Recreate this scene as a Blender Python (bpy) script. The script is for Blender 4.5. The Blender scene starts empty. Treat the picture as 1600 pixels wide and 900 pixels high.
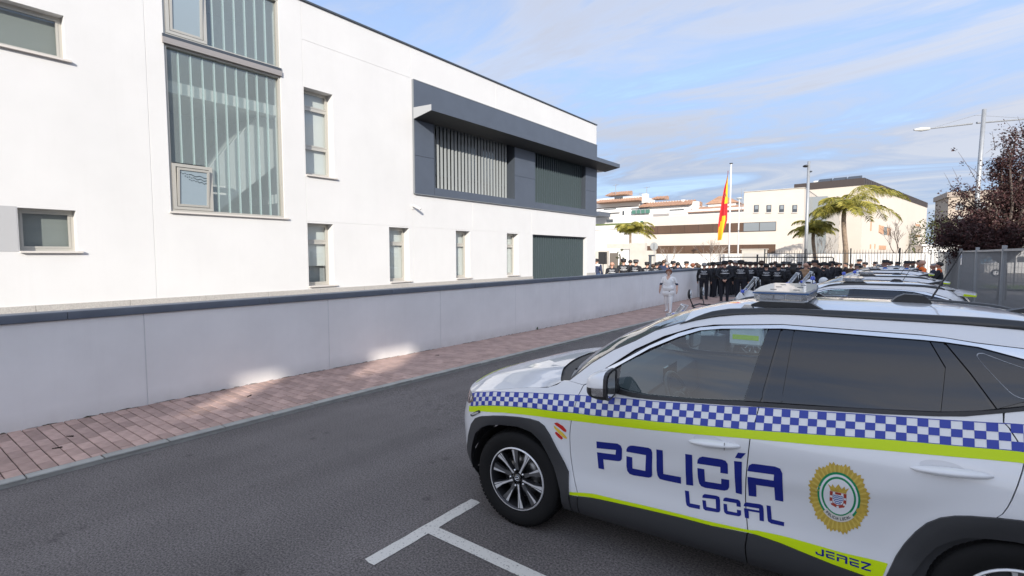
import bpy, bmesh, math, random
import numpy as np
from mathutils import Vector, Matrix
from mathutils.geometry import delaunay_2d_cdt
R=math.radians
sc=bpy.context.scene
COL=sc.collection
# ------------------------------------------------------------------ camera
CAM_H=1.98; TH=R(37.2); PITCH=math.atan(51/800.); ROLL=-0.0025; FPX=800.0
fw=Vector((-math.sin(TH)*math.cos(PITCH),math.cos(TH)*math.cos(PITCH),-math.sin(PITCH)))
r0=Vector((math.cos(TH),math.sin(TH),0)); u0=r0.cross(fw)
rt=r0*math.cos(ROLL)+u0*math.sin(ROLL); up=rt.cross(fw)
cd=bpy.data.cameras.new('camera'); cam=bpy.data.objects.new('camera',cd); COL.objects.link(cam)
cam.matrix_world=Matrix(((rt.x,up.x,-fw.x,0),(rt.y,up.y,-fw.y,0),(rt.z,up.z,-fw.z,CAM_H),(0,0,0,1)))
cd.sensor_width=36; cd.lens=36*FPX/1600; cd.clip_start=.05; cd.clip_end=4000
sc.camera=cam
# ------------------------------------------------------------------ sky, sun, exposure
SUN_EL=R(21); SUN_AZ=R(53.7)      # azimuth from the facade normal (+X) towards -Y
sun_from=Vector((math.cos(SUN_AZ)*math.cos(SUN_EL),-math.sin(SUN_AZ)*math.cos(SUN_EL),math.sin(SUN_EL)))
ld=bpy.data.lights.new('sun','SUN'); ld.energy=2.0; ld.angle=R(0.53); ld.color=(1,.94,.85)
sun=bpy.data.objects.new('sun',ld); COL.objects.link(sun)
sun.rotation_euler=sun_from.to_track_quat('Z','Y').to_euler()
wd=bpy.data.worlds.new('World'); sc.world=wd; wd.use_nodes=True
nt=wd.node_tree; nt.nodes.clear()
def WN(t,**k):
    n=nt.nodes.new(t)
    for a,b in k.items(): setattr(n,a,b)
    return n
sky=WN('ShaderNodeTexSky',sky_type='NISHITA',sun_disc=False,sun_elevation=SUN_EL,sun_rotation=math.atan2(sun_from.x,sun_from.y))
sky.air_density=.8; sky.dust_density=.4; sky.ozone_density=1.5
bg=WN('ShaderNodeBackground'); wo=WN('ShaderNodeOutputWorld')
tc=WN('ShaderNodeTexCoord'); sx=WN('ShaderNodeSeparateXYZ')
nt.links.new(tc.outputs['Generated'],sx.inputs[0])
zc=WN('ShaderNodeMath',operation='MAXIMUM'); zc.inputs[1].default_value=0.0; nt.links.new(sx.outputs[2],zc.inputs[0])
za=WN('ShaderNodeMath',operation='ADD'); za.inputs[1].default_value=.12; nt.links.new(zc.outputs[0],za.inputs[0])
dv=WN('ShaderNodeVectorMath',operation='DIVIDE'); cb=WN('ShaderNodeCombineXYZ')
for i in range(3): nt.links.new(za.outputs[0],cb.inputs[i])
nt.links.new(tc.outputs['Generated'],dv.inputs[0]); nt.links.new(cb.outputs[0],dv.inputs[1])
mp=WN('ShaderNodeMapping'); mp.inputs['Rotation'].default_value=(0,0,R(22)); mp.inputs['Scale'].default_value=(.42,1.0,.0); mp.inputs['Location'].default_value=(3.1,1.7,0)
nt.links.new(dv.outputs[0],mp.inputs[0])
nz=WN('ShaderNodeTexNoise'); nz.inputs['Scale'].default_value=1.55; nz.inputs['Detail'].default_value=9; nz.inputs['Roughness'].default_value=.62; nz.inputs['Distortion'].default_value=.9
nt.links.new(mp.outputs[0],nz.inputs['Vector'])
cr=WN('ShaderNodeValToRGB'); cr.color_ramp.elements[0].position=.33; cr.color_ramp.elements[0].color=(.55,.55,.55,1); cr.color_ramp.elements[1].position=.72; cr.color_ramp.elements[1].color=(.93,.93,.93,1)
nt.links.new(nz.outputs[0],cr.inputs[0])
# thin cirrus veil, thicker towards the horizon where one looks through more of it
hz=WN('ShaderNodeMapRange'); hz.inputs[1].default_value=.0; hz.inputs[2].default_value=.34; hz.inputs[3].default_value=.72; hz.inputs[4].default_value=0.0; nt.links.new(zc.outputs[0],hz.inputs[0])
ad=WN('ShaderNodeMath',operation='MAXIMUM'); nt.links.new(cr.outputs[0],ad.inputs[0]); nt.links.new(hz.outputs[0],ad.inputs[1])
ad2=WN('ShaderNodeMath',operation='MULTIPLY_ADD'); nt.links.new(hz.outputs[0],ad2.inputs[0]); ad2.inputs[1].default_value=.55; nt.links.new(ad.outputs[0],ad2.inputs[2]); ad2.use_clamp=True
mn=WN('ShaderNodeMath',operation='MINIMUM'); nt.links.new(ad2.outputs[0],mn.inputs[0]); mn.inputs[1].default_value=.94
mx=WN('ShaderNodeMix',data_type='RGBA'); nt.links.new(mn.outputs[0],mx.inputs['Factor']); nt.links.new(sky.outputs[0],mx.inputs['A'])
# veil colour: whiter where the cloud is dense
vc=WN('ShaderNodeMix',data_type='RGBA'); vc.inputs['A'].default_value=(1.06,1.32,1.88,1); vc.inputs['B'].default_value=(1.68,1.76,1.98,1)
cr2=WN('ShaderNodeValToRGB'); cr2.color_ramp.elements[0].position=.44; cr2.color_ramp.elements[1].position=.58; nt.links.new(nz.outputs[0],cr2.inputs[0]); nt.links.new(cr2.outputs[0],vc.inputs['Factor'])
# thin cloud scatters forward: the veil is brighter and whiter on the sun's side, bluer opposite the sun
dt=WN('ShaderNodeVectorMath',operation='DOT_PRODUCT'); nt.links.new(tc.outputs['Generated'],dt.inputs[0]); dt.inputs[1].default_value=tuple(sun_from)
ph=WN('ShaderNodeMapRange'); ph.inputs[1].default_value=-1; ph.inputs[2].default_value=1; nt.links.new(dt.outputs['Value'],ph.inputs[0])
pc_=WN('ShaderNodeMix',data_type='RGBA'); pc_.inputs['A'].default_value=(.70,.70,.73,1); pc_.inputs['B'].default_value=(2.20,2.08,1.92,1); nt.links.new(ph.outputs[0],pc_.inputs['Factor'])
pm_=WN('ShaderNodeVectorMath',operation='MULTIPLY'); nt.links.new(vc.outputs['Result'],pm_.inputs[0]); nt.links.new(pc_.outputs['Result'],pm_.inputs[1])
nt.links.new(pm_.outputs[0],mx.inputs['B'])
nt.links.new(mx.outputs['Result'],bg.inputs[0]); bg.inputs[1].default_value=.130
nt.links.new(bg.outputs[0],wo.inputs[0])
vs=sc.view_settings; vs.view_transform='Standard'; vs.look='None'; vs.gamma=1; vs.use_curve_mapping=False
vs.exposure=1.6
sc.cycles.use_denoising=True
sc.cycles.max_bounces=7; sc.cycles.transparent_max_bounces=12; sc.cycles.caustics_reflective=False; sc.cycles.caustics_refractive=False
sc.cycles.sample_clamp_indirect=6
# ------------------------------------------------------------------ helpers
def at(px,py,d):
    """world point seen at photo pixel (1600x900) at forward distance d"""
    v=fw+rt*((px-800)/FPX)+up*((450-py)/FPX)
    return Vector((0,0,CAM_H))+v*d
def at_y(px,py,Y):
    v=fw+rt*((px-800)/FPX)+up*((450-py)/FPX)
    return Vector((0,0,CAM_H))+v*(Y/v.y)
def GZ(y):
    """the street falls slightly away from the camera"""
    return -.009*min(max(y-4,0),11.5)
MATS={}
def mat(name,col,rough=.6,metal=0,var=0,vscale=6,bump=0,bscale=60,coat=0,spec=.5,detail=4,col2=None,objrand=0,sub=0,trans=0,emit=None):
    if name in MATS: return MATS[name]
    m=bpy.data.materials.new(name); m.use_nodes=True; n=m.node_tree; b=n.nodes['Principled BSDF']
    b.inputs['Base Color'].default_value=(*col,1); b.inputs['Roughness'].default_value=rough; b.inputs['Metallic'].default_value=metal
    b.inputs['Coat Weight'].default_value=coat; b.inputs['Coat Roughness'].default_value=.03; b.inputs['Specular IOR Level'].default_value=spec
    if trans: b.inputs['Transmission Weight'].default_value=trans
    if var or bump or col2 or objrand:
        t=n.nodes.new('ShaderNodeTexCoord'); src=None
        if var or col2:
            z=n.nodes.new('ShaderNodeTexNoise'); z.inputs['Scale'].default_value=vscale; z.inputs['Detail'].default_value=detail; z.inputs['Roughness'].default_value=.6
            n.links.new(t.outputs['Object'],z.inputs['Vector'])
            r=n.nodes.new('ShaderNodeValToRGB'); r.color_ramp.elements[0].position=.3; r.color_ramp.elements[1].position=.7
            c2=col2 if col2 else tuple(min(1,c*(1+var)) for c in col); c1=col if col2 else tuple(c*(1-var) for c in col)
            r.color_ramp.elements[0].color=(*c1,1); r.color_ramp.elements[1].color=(*c2,1)
            n.links.new(z.outputs[0],r.inputs[0]); src=r.outputs[0]
        if objrand:
            oi=n.nodes.new('ShaderNodeObjectInfo'); h=n.nodes.new('ShaderNodeHueSaturation')
            mr=n.nodes.new('ShaderNodeMapRange'); mr.inputs[3].default_value=1-objrand; mr.inputs[4].default_value=1+objrand
            n.links.new(oi.outputs['Random'],mr.inputs[0]); n.links.new(mr.outputs[0],h.inputs['Value'])
            if src: n.links.new(src,h.inputs['Color'])
            else: h.inputs['Color'].default_value=(*col,1)
            src=h.outputs[0]
        if src: n.links.new(src,b.inputs['Base Color'])
        if bump:
            z2=n.nodes.new('ShaderNodeTexNoise'); z2.inputs['Scale'].default_value=bscale; z2.inputs['Detail'].default_value=3
            n.links.new(t.outputs['Object'],z2.inputs['Vector'])
            bm=n.nodes.new('ShaderNodeBump'); bm.inputs['Strength'].default_value=bump; bm.inputs['Distance'].default_value=.01
            n.links.new(z2.outputs[0],bm.inputs['Height']); n.links.new(bm.outputs[0],b.inputs['Normal'])
    MATS[name]=m; return m
def glassmat(name,tint,gloss=1.0,rough=.0,ior=1.5,haze=None,hz=0):
    """thin sheet glass: tinted see-through plus fresnel reflection"""
    if name in MATS: return MATS[name]
    m=bpy.data.materials.new(name); m.use_nodes=True; n=m.node_tree; n.nodes.clear()
    o=n.nodes.new('ShaderNodeOutputMaterial'); t=n.nodes.new('ShaderNodeBsdfTransparent'); t.inputs[0].default_value=(*tint,1)
    g=n.nodes.new('ShaderNodeBsdfGlossy'); g.inputs['Roughness'].default_value=rough; g.inputs[0].default_value=(gloss,gloss,gloss,1)
    # Schlick reflectance from the facing ratio, the same from either side of the sheet
    lw=n.nodes.new('ShaderNodeLayerWeight'); lw.inputs[0].default_value=.5
    pw=n.nodes.new('ShaderNodeMath'); pw.operation='POWER'; pw.inputs[1].default_value=4.2; n.links.new(lw.outputs['Facing'],pw.inputs[0])
    mn=n.nodes.new('ShaderNodeMath'); mn.operation='MULTIPLY_ADD'; mn.inputs[1].default_value=.88; mn.inputs[2].default_value=.085; n.links.new(pw.outputs[0],mn.inputs[0])
    x=n.nodes.new('ShaderNodeMixShader'); n.links.new(mn.outputs[0],x.inputs[0])
    base=t.outputs[0]
    if haze:
        d=n.nodes.new('ShaderNodeBsdfDiffuse'); d.inputs[0].default_value=(*haze,1)
        x2=n.nodes.new('ShaderNodeMixShader'); x2.inputs[0].default_value=hz; n.links.new(t.outputs[0],x2.inputs[1]); n.links.new(d.outputs[0],x2.inputs[2]); base=x2.outputs[0]
    n.links.new(base,x.inputs[1]); n.links.new(g.outputs[0],x.inputs[2]); n.links.new(x.outputs[0],o.inputs[0])
    MATS[name]=m; return m
def link(o,parent=None):
    COL.objects.link(o)
    if parent: o.parent=parent
    return o
def meshdata(name,v,f,m,smooth=False,fm=None):
    me=bpy.data.meshes.new(name); me.from_pydata([tuple(p) for p in v],[],f)
    for k in (m if isinstance(m,(list,tuple)) else [m]): me.materials.append(k)
    if fm is not None: me.polygons.foreach_set('material_index',fm)
    if smooth: me.polygons.foreach_set('use_smooth',[True]*len(me.polygons))
    me.update(); return me
def obj(name,v,f,m,parent=None,smooth=False,fm=None,loc=None):
    o=bpy.data.objects.new(name,meshdata(name,v,f,m,smooth,fm))
    if loc is not None: o.location=loc
    return link(o,parent)
def tag(o,label=None,cat=None,group=None,kind=None):
    for k,x in (('label',label),('category',cat),('group',group),('kind',kind)):
        if x: o[k]=x
    return o
def thing(name,label,cat,loc=(0,0,0),rz=0,group=None):
    o=bpy.data.objects.new(name,None); o.empty_display_size=.2; link(o); o.location=loc; o.rotation_euler=(0,0,rz)
    return tag(o,label,cat,group)
def copy_tree(o,parent=None):
    c=o.copy(); COL.objects.link(c); c.parent=parent
    for ch in o.children: copy_tree(ch,c)
    return c
class MB:
    def __init__(s): s.v=[]; s.f=[]; s.fm=[]; s.k=0
    def add(s,v,f):
        b=len(s.v); s.v+= [tuple(p) for p in v]; s.f+=[tuple(b+i for i in q) for q in f]; s.fm+=[s.k]*len(f); return s
    def box(s,x0,x1,y0,y1,z0,z1,bev=0):
        if x0>x1: x0,x1=x1,x0
        if y0>y1: y0,y1=y1,y0
        if z0>z1: z0,z1=z1,z0
        if bev:
            b=bev; v=[]
            for z,i in ((z0,b),(z0+b,0),(z1-b,0),(z1,b)):
                v+=[(x0+i,y0+b if i==0 else y0+i,z),(x0+b if i==0 else x0+i,y0+i,z)]
                v+=[(x1-b if i==0 else x1-i,y0+i,z),(x1-i,y0+b if i==0 else y0+i,z)]
                v+=[(x1-i,y1-b if i==0 else y1-i,z),(x1-b if i==0 else x1-i,y1-i,z)]
                v+=[(x0+b if i==0 else x0+i,y1-i,z),(x0+i,y1-b if i==0 else y1-i,z)]
            f=[]
            for l in range(3):
                for i in range(8):
                    j=(i+1)%8; f.append((l*8+i,l*8+j,l*8+8+j,l*8+8+i))
            f.append(tuple(reversed(range(8)))); f.append(tuple(range(24,32)))
            return s.add(v,f)
        return s.add([(x0,y0,z0),(x1,y0,z0),(x1,y1,z0),(x0,y1,z0),(x0,y0,z1),(x1,y0,z1),(x1,y1,z1),(x0,y1,z1)],
            [(3,2,1,0),(4,5,6,7),(0,1,5,4),(1,2,6,5),(2,3,7,6),(3,0,4,7)])
    def prism(s,poly,axis,a,b):
        """poly 2D; axis 'x': (y,z), 'y': (x,z), 'z': (x,y)"""
        n=len(poly); mk={'x':lambda p,t:(t,p[0],p[1]),'y':lambda p,t:(p[0],t,p[1]),'z':lambda p,t:(p[0],p[1],t)}[axis]
        v=[mk(p,a) for p in poly]+[mk(p,b) for p in poly]
        return s.add(v,[tuple(range(n))[::-1],tuple(range(n,2*n))]+[(i,(i+1)%n,n+(i+1)%n,n+i) for i in range(n)])
    def tube(s,pts,rad,seg=8,cap=True):
        pts=[Vector(p) for p in pts]; n=len(pts)
        if not hasattr(rad,'__len__'): rad=[rad]*n
        v=[];prev=None
        for i,p in enumerate(pts):
            d=(pts[min(i+1,n-1)]-pts[max(i-1,0)]).normalized()
            if prev is None:
                a=d.cross(Vector((0,0,1)) if abs(d.z)<.9 else Vector((1,0,0))).normalized()
            else:
                a=(prev-d*prev.dot(d)); a=a.normalized() if a.length>1e-6 else d.orthogonal().normalized()
            prev=a; b=d.cross(a)
            for k in range(seg):
                t=2*math.pi*k/seg; v.append(p+(a*math.cos(t)+b*math.sin(t))*rad[i])
        f=[]
        for i in range(n-1):
            for k in range(seg):
                j=(k+1)%seg; f.append((i*seg+k,i*seg+j,(i+1)*seg+j,(i+1)*seg+k))
        if cap: f.append(tuple(range(seg))[::-1]); f.append(tuple(range((n-1)*seg,n*seg)))
        return s.add(v,f)
    def lathe(s,prof,axis='z',c=(0,0,0),seg=24,closed=False):
        """prof list of (r,h); revolve round axis through c"""
        v=[];n=len(prof)
        for k in range(seg):
            t=2*math.pi*k/seg; ca,sa=math.cos(t),math.sin(t)
            for r,h in prof:
                p={'z':(r*ca,r*sa,h),'y':(r*ca,h,r*sa),'x':(h,r*ca,r*sa)}[axis]; v.append((p[0]+c[0],p[1]+c[1],p[2]+c[2]))
        f=[]
        for k in range(seg):
            j=(k+1)%seg
            for i in range(n-1 if not closed else n):
                a=(i+1)%n
                q=(k*n+i,j*n+i,j*n+a,k*n+a)
                f.append(q if axis!='y' else q[::-1])
        return s.add(v,f)
    def ell(s,c,r,nu=12,nv=8,rot=None):
        v=[];f=[]
        for i in range(nv+1):
            a=math.pi*i/nv
            for k in range(nu):
                t=2*math.pi*k/nu; p=Vector((r[0]*math.sin(a)*math.cos(t),r[1]*math.sin(a)*math.sin(t),r[2]*math.cos(a)))
                if rot is not None: p=rot@p
                v.append((p.x+c[0],p.y+c[1],p.z+c[2]))
        for i in range(nv):
            for k in range(nu):
                j=(k+1)%nu; f.append((i*nu+k,(i+1)*nu+k,(i+1)*nu+j,i*nu+j))
        return s.add(v,f)
    def build(s,name,m,parent=None,smooth=False,loc=None): return obj(name,s.v,s.f,m,parent,smooth,s.fm if isinstance(m,(list,tuple)) else None,loc)
def box(name,x0,x1,y0,y1,z0,z1,m,parent=None,bev=0): return MB().box(x0,x1,y0,y1,z0,z1,bev).build(name,m,parent)
rng=random.Random(7)
# ------------------------------------------------------------------ materials
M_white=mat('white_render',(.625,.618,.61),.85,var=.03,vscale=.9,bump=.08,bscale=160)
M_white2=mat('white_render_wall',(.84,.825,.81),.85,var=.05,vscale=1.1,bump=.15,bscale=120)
M_slate=mat('slate_grey_panel',(.075,.09,.118),.42,var=.06,vscale=2)
M_slated=mat('slate_grey_dark',(.05,.06,.075),.5)
M_cap=mat('coping_grey',(.115,.135,.17),.5,var=.12,vscale=3)
M_granite=mat('granite',(.33,.31,.29),.6,col2=(.46,.44,.41),vscale=55,detail=2)
M_alu=mat('window_aluminium',(.50,.48,.43),.38,metal=.35)
M_sill=mat('stone_sill',(.58,.54,.5),.6)
M_steel=mat('stainless_band',(.40,.36,.33),.35,metal=.5)
M_black=mat('black_plastic',(.018,.018,.02),.45)
M_rub=mat('rubber',(.007,.007,.0075),.75,bump=.1,bscale=80,spec=.25)
M_paint=mat('car_white_paint',(.74,.75,.77),.32,coat=1.0,spec=.5)
M_clad=mat('car_cladding',(.032,.033,.036),.55,bump=.12,bscale=400)
M_gblk=mat('gloss_black',(.010,.010,.012),.08,coat=.6)
M_chrome=mat('satin_chrome',(.72,.72,.72),.22,metal=.9)
M_blue=mat('decal_blue',(.030,.055,.36),.4,coat=.12,spec=.3)
M_lblue=mat('decal_navy',(.010,.019,.20),.4,coat=.12,spec=.3)
M_lime=mat('decal_lime',(.58,.76,.002),.45,coat=.08,spec=.3)
M_red=mat('decal_red',(.55,.02,.015),.4)
M_yel=mat('decal_yellow',(.75,.52,.06),.4)
M_gold=mat('badge_gold',(.52,.36,.06),.4,var=.2,vscale=30)
M_green=mat('badge_green',(.0,.24,.09),.4)
M_dwhite=mat('decal_white',(.75,.76,.78),.4,coat=.4)
M_int=mat('cabin_dark',(.035,.036,.04),.75)
M_intg=mat('cabin_grey',(.09,.09,.10),.7)
M_alloy=mat('machined_alloy',(.72,.72,.73),.32,metal=.45)
M_alloyd=mat('dark_alloy',(.05,.05,.055),.35,metal=.6)
M_disc=mat('brake_disc',(.25,.25,.25),.35,metal=.9)
M_gap=mat('panel_gap',(.012,.012,.013),.8)
M_glassF=glassmat('clear_glass',(.74,.86,.86))
M_glassW=glassmat('windscreen_glass',(.62,.72,.70))
M_glassD=mat('privacy_glass',(.010,.014,.022),.02,spec=.55,coat=.25)
M_lens=glassmat('lamp_lens',(.86,.88,.90),haze=(.6,.62,.66),hz=.25)
M_lensblue=mat('blue_lens',(.03,.10,.5),.15,coat=.8)
M_led=mat('led_module',(.35,.37,.40),.25,metal=.6)
M_pole=mat('galvanised_steel',(.33,.34,.35),.45,metal=.4,var=.08,vscale=4)
M_dark=mat('dark_iron',(.02,.021,.024),.5)
M_cream=mat('cream_stone',(.60,.53,.455),.8,var=.03,vscale=.5)
M_brown=mat('brown_glass_band',(.10,.058,.036),.35,var=.12,vscale=.4)
M_pane=mat('dark_window',(.05,.055,.06),.08,spec=.8)
M_paneg=mat('grey_window',(.22,.24,.25),.12,spec=.8)
M_tile=mat('roof_tiles',(.38,.225,.15),.8,var=.25,vscale=2.5)
M_stucco=mat('white_stucco',(.70,.68,.65),.9)
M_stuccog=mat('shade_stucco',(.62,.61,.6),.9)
M_conc=mat('concrete',(.50,.46,.40),.85,var=.07,vscale=2,bump=.2,bscale=30)
M_corn=mat('dark_cornice',(.055,.042,.038),.6)
M_terr=mat('terracotta_panel',(.52,.30,.18),.7)

def add_grime(m,dirt,strength,zfun=None):
    """faint irregular dirt: vertical run marks, and splash marks low down when zfun is given"""
    n=m.node_tree; bs=n.nodes['Principled BSDF']; l=bs.inputs['Base Color'].links[0]; src=l.from_socket
    t=n.nodes.new('ShaderNodeTexCoord'); mp_=n.nodes.new('ShaderNodeMapping'); mp_.inputs['Scale'].default_value=(3.0,3.0,.16); n.links.new(t.outputs['Object'],mp_.inputs[0])
    z=n.nodes.new('ShaderNodeTexNoise'); z.inputs['Scale'].default_value=2.2; z.inputs['Detail'].default_value=6; z.inputs['Roughness'].default_value=.7; n.links.new(mp_.outputs[0],z.inputs['Vector'])
    r=n.nodes.new('ShaderNodeValToRGB'); r.color_ramp.elements[0].position=.52; r.color_ramp.elements[1].position=.80; r.color_ramp.elements[1].color=(strength,)*3+(1,); n.links.new(z.outputs[0],r.inputs[0]); fac=r.outputs[0]
    if zfun:
        s=n.nodes.new('ShaderNodeSeparateXYZ'); n.links.new(t.outputs['Object'],s.inputs[0])
        z2=n.nodes.new('ShaderNodeTexNoise'); z2.inputs['Scale'].default_value=4.5; z2.inputs['Detail'].default_value=6; n.links.new(t.outputs['Object'],z2.inputs['Vector'])
        mr=n.nodes.new('ShaderNodeMapRange'); mr.inputs[1].default_value=-.05; mr.inputs[2].default_value=zfun; mr.inputs[3].default_value=.75; mr.inputs[4].default_value=.0; n.links.new(s.outputs[2],mr.inputs[0])
        mu=n.nodes.new('ShaderNodeMath'); mu.operation='MULTIPLY'; n.links.new(mr.outputs[0],mu.inputs[0]); n.links.new(z2.outputs[0],mu.inputs[1])
        ad=n.nodes.new('ShaderNodeMath'); ad.operation='ADD'; n.links.new(mu.outputs[0],ad.inputs[0]); n.links.new(r.outputs[0],ad.inputs[1]); ad.use_clamp=True; fac=ad.outputs[0]
    mx=n.nodes.new('ShaderNodeMix'); mx.data_type='RGBA'; n.links.new(fac,mx.inputs['Factor']); n.links.new(src,mx.inputs['A']); mx.inputs['B'].default_value=(*dirt,1); n.links.new(mx.outputs['Result'],bs.inputs['Base Color'])
add_grime(M_white2,(.45,.42,.38),.07,.24); add_grime(M_white,(.50,.49,.47),.10)
# ------------------------------------------------------------------ ground, road, pavement
def asphalt(name,base,spark=True):
    m=bpy.data.materials.new(name); m.use_nodes=True; n=m.node_tree; b=n.nodes['Principled BSDF']; b.inputs['Roughness'].default_value=.82
    b.inputs['Specular IOR Level'].default_value=.35
    t=n.nodes.new('ShaderNodeTexCoord')
    def noise(s,d=3,r=.6):
        z=n.nodes.new('ShaderNodeTexNoise'); z.inputs['Scale'].default_value=s; z.inputs['Detail'].default_value=d; z.inputs['Roughness'].default_value=r; n.links.new(t.outputs['Object'],z.inputs['Vector']); return z
    def ramp(src,p0,c0,p1,c1):
        r=n.nodes.new('ShaderNodeValToRGB'); r.color_ramp.elements[0].position=p0; r.color_ramp.elements[0].color=(*c0,1); r.color_ramp.elements[1].position=p1; r.color_ramp.elements[1].color=(*c1,1); n.links.new(src,r.inputs[0]); return r
    big=ramp(noise(.8,6,.7).outputs[0],.34,tuple(c*.86 for c in base),.68,tuple(c*1.12 for c in base))
    fine=ramp(noise(70,4,.8).outputs[0],.38,(.36,.36,.36),.62,(1.50,1.48,1.47))
    mu=n.nodes.new('ShaderNodeMix'); mu.data_type='RGBA'; mu.blend_type='MULTIPLY'; mu.inputs['Factor'].default_value=1
    n.links.new(big.outputs[0],mu.inputs['A']); n.links.new(fine.outputs[0],mu.inputs['B'])
    mpg=n.nodes.new('ShaderNodeMapping'); mpg.inputs['Scale'].default_value=(1.5,.10,1); n.links.new(t.outputs['Object'],mpg.inputs[0])
    zl=n.nodes.new('ShaderNodeTexNoise'); zl.inputs['Scale'].default_value=1.1; zl.inputs['Detail'].default_value=4; n.links.new(mpg.outputs[0],zl.inputs['Vector'])
    lane=ramp(zl.outputs[0],.35,(.86,.86,.86),.65,(1.10,1.10,1.10))
    m3=n.nodes.new('ShaderNodeMix'); m3.data_type='RGBA'; m3.blend_type='MULTIPLY'; m3.inputs['Factor'].default_value=1; n.links.new(mu.outputs['Result'],m3.inputs['A']); n.links.new(lane.outputs[0],m3.inputs['B'])
    out=m3.outputs['Result']
    if spark:
        vo=n.nodes.new('ShaderNodeTexVoronoi'); vo.inputs['Scale'].default_value=34; n.links.new(t.outputs['Object'],vo.inputs['Vector'])
        sp=ramp(vo.outputs['Distance'],.05,(1,1,1),.13,(0,0,0))
        sel=ramp(noise(23,1).outputs[0],.55,(0,0,0),.66,(1,1,1))
        a=n.nodes.new('ShaderNodeMath'); a.operation='MULTIPLY'; n.links.new(sp.outputs[0],a.inputs[0]); n.links.new(sel.outputs[0],a.inputs[1])
        mx=n.nodes.new('ShaderNodeMix'); mx.data_type='RGBA'; n.links.new(a.outputs[0],mx.inputs['Factor']); n.links.new(out,mx.inputs['A']); mx.inputs['B'].default_value=(.42,.41,.39,1); out=mx.outputs['Result']
        vo2=n.nodes.new('ShaderNodeTexVoronoi'); vo2.inputs['Scale'].default_value=3.1; n.links.new(t.outputs['Object'],vo2.inputs['Vector'])
        st=ramp(vo2.outputs['Distance'],.06,(.45,.45,.45),.16,(1,1,1))
        m2=n.nodes.new('ShaderNodeMix'); m2.data_type='RGBA'; m2.blend_type='MULTIPLY'; m2.inputs['Factor'].default_value=.55; n.links.new(out,m2.inputs['A']); n.links.new(st.outputs[0],m2.inputs['B']); out=m2.outputs['Result']
    n.links.new(out,b.inputs['Base Color'])
    bu=n.nodes.new('ShaderNodeBump'); bu.inputs['Strength'].default_value=.7; bu.inputs['Distance'].default_value=.008
    n.links.new(noise(95,3,.7).outputs[0],bu.inputs['Height']); n.links.new(bu.outputs[0],b.inputs['Normal'])
    return m
M_asph=asphalt('asphalt',(.15,.137,.132)); M_asph2=asphalt('ground_earth',(.24,.215,.18),False)
def sheet(name,pts,z,m,kind='structure'):
    o=obj(name,[(x,y,z) for x,y in pts],[tuple(range(len(pts)))],m); tag(o,kind=kind); return o
sheet('ground',[(-900,-300),(900,-300),(900,1600),(-900,1600)],-.16,M_asph2)
ry=[-60,4,8,12,15.5,25.9]
v=[];f=[]
for y in ry: v+=[(-6.03,y,GZ(y)),(40,y,GZ(y))]
for i in range(len(ry)-1): f.append((2*i,2*i+1,2*i+3,2*i+2))
k=len(v); v+=[(-14,25.9,GZ(25.9)),(40,25.9,GZ(26)),(40,62,GZ(26)),(-14,62,GZ(26))]; f.append((k,k+1,k+2,k+3))
tag(obj('road',v,f,M_asph),kind='structure')
M_court=mat('courtyard_paving',(.42,.39,.35),.8,var=.08,vscale=2)
sheet('courtyard',[(-40,-40),(-7.95,-40),(-7.95,62),(-40,62)],-.12,M_court)
# painted parking markings (T shaped bay ends)
def wornpaint():
    m=bpy.data.materials.new('worn_road_paint'); m.use_nodes=True; n=m.node_tree; b=n.nodes['Principled BSDF']; b.inputs['Roughness'].default_value=.75
    t=n.nodes.new('ShaderNodeTexCoord'); z=n.nodes.new('ShaderNodeTexNoise'); z.inputs['Scale'].default_value=75; z.inputs['Detail'].default_value=4; n.links.new(t.outputs['Object'],z.inputs['Vector'])
    r=n.nodes.new('ShaderNodeValToRGB'); r.color_ramp.elements[0].position=.27; r.color_ramp.elements[0].color=(.16,.15,.145,1); r.color_ramp.elements[1].position=.42; r.color_ramp.elements[1].color=(.64,.62,.57,1)
    n.links.new(z.outputs[0],r.inputs[0]); n.links.new(r.outputs[0],b.inputs['Base Color']); return m
M_rpaint=wornpaint()
def wob(a,b,n,amp,rn):
    return [(a[0]+(b[0]-a[0])*i/n+rn.uniform(-amp,amp),a[1]+(b[1]-a[1])*i/n+rn.uniform(-amp,amp)) for i in range(n)]
def marking(x,y):
    rn=random.Random(int(y*100)); w=.052; L=.52
    pts=wob((x-w,y-L),(x+w,y-L),2,.006,rn)+wob((x+w,y-L),(x+w,y-w),8,.003,rn)+wob((x+w,y-w),(x+4.9,y-w),30,.003,rn)+wob((x+4.9,y-w),(x+4.9,y+w),1,.0,rn)+wob((x+4.9,y+w),(x+w,y+w),30,.003,rn)+wob((x+w,y+w),(x+w,y+L),8,.003,rn)+wob((x+w,y+L),(x-w,y+L),2,.006,rn)+wob((x-w,y+L),(x-w,y-L),18,.003,rn)
    o=obj('parking_marking',[(a,b,.004+GZ(b)) for a,b in pts],[tuple(range(len(pts)))],M_rpaint); tag(o,kind='structure')
for yy in (2.50,5.1,7.75,10.4,13.0,15.6,18.2,-.1): marking(-2.665,yy)
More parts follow.
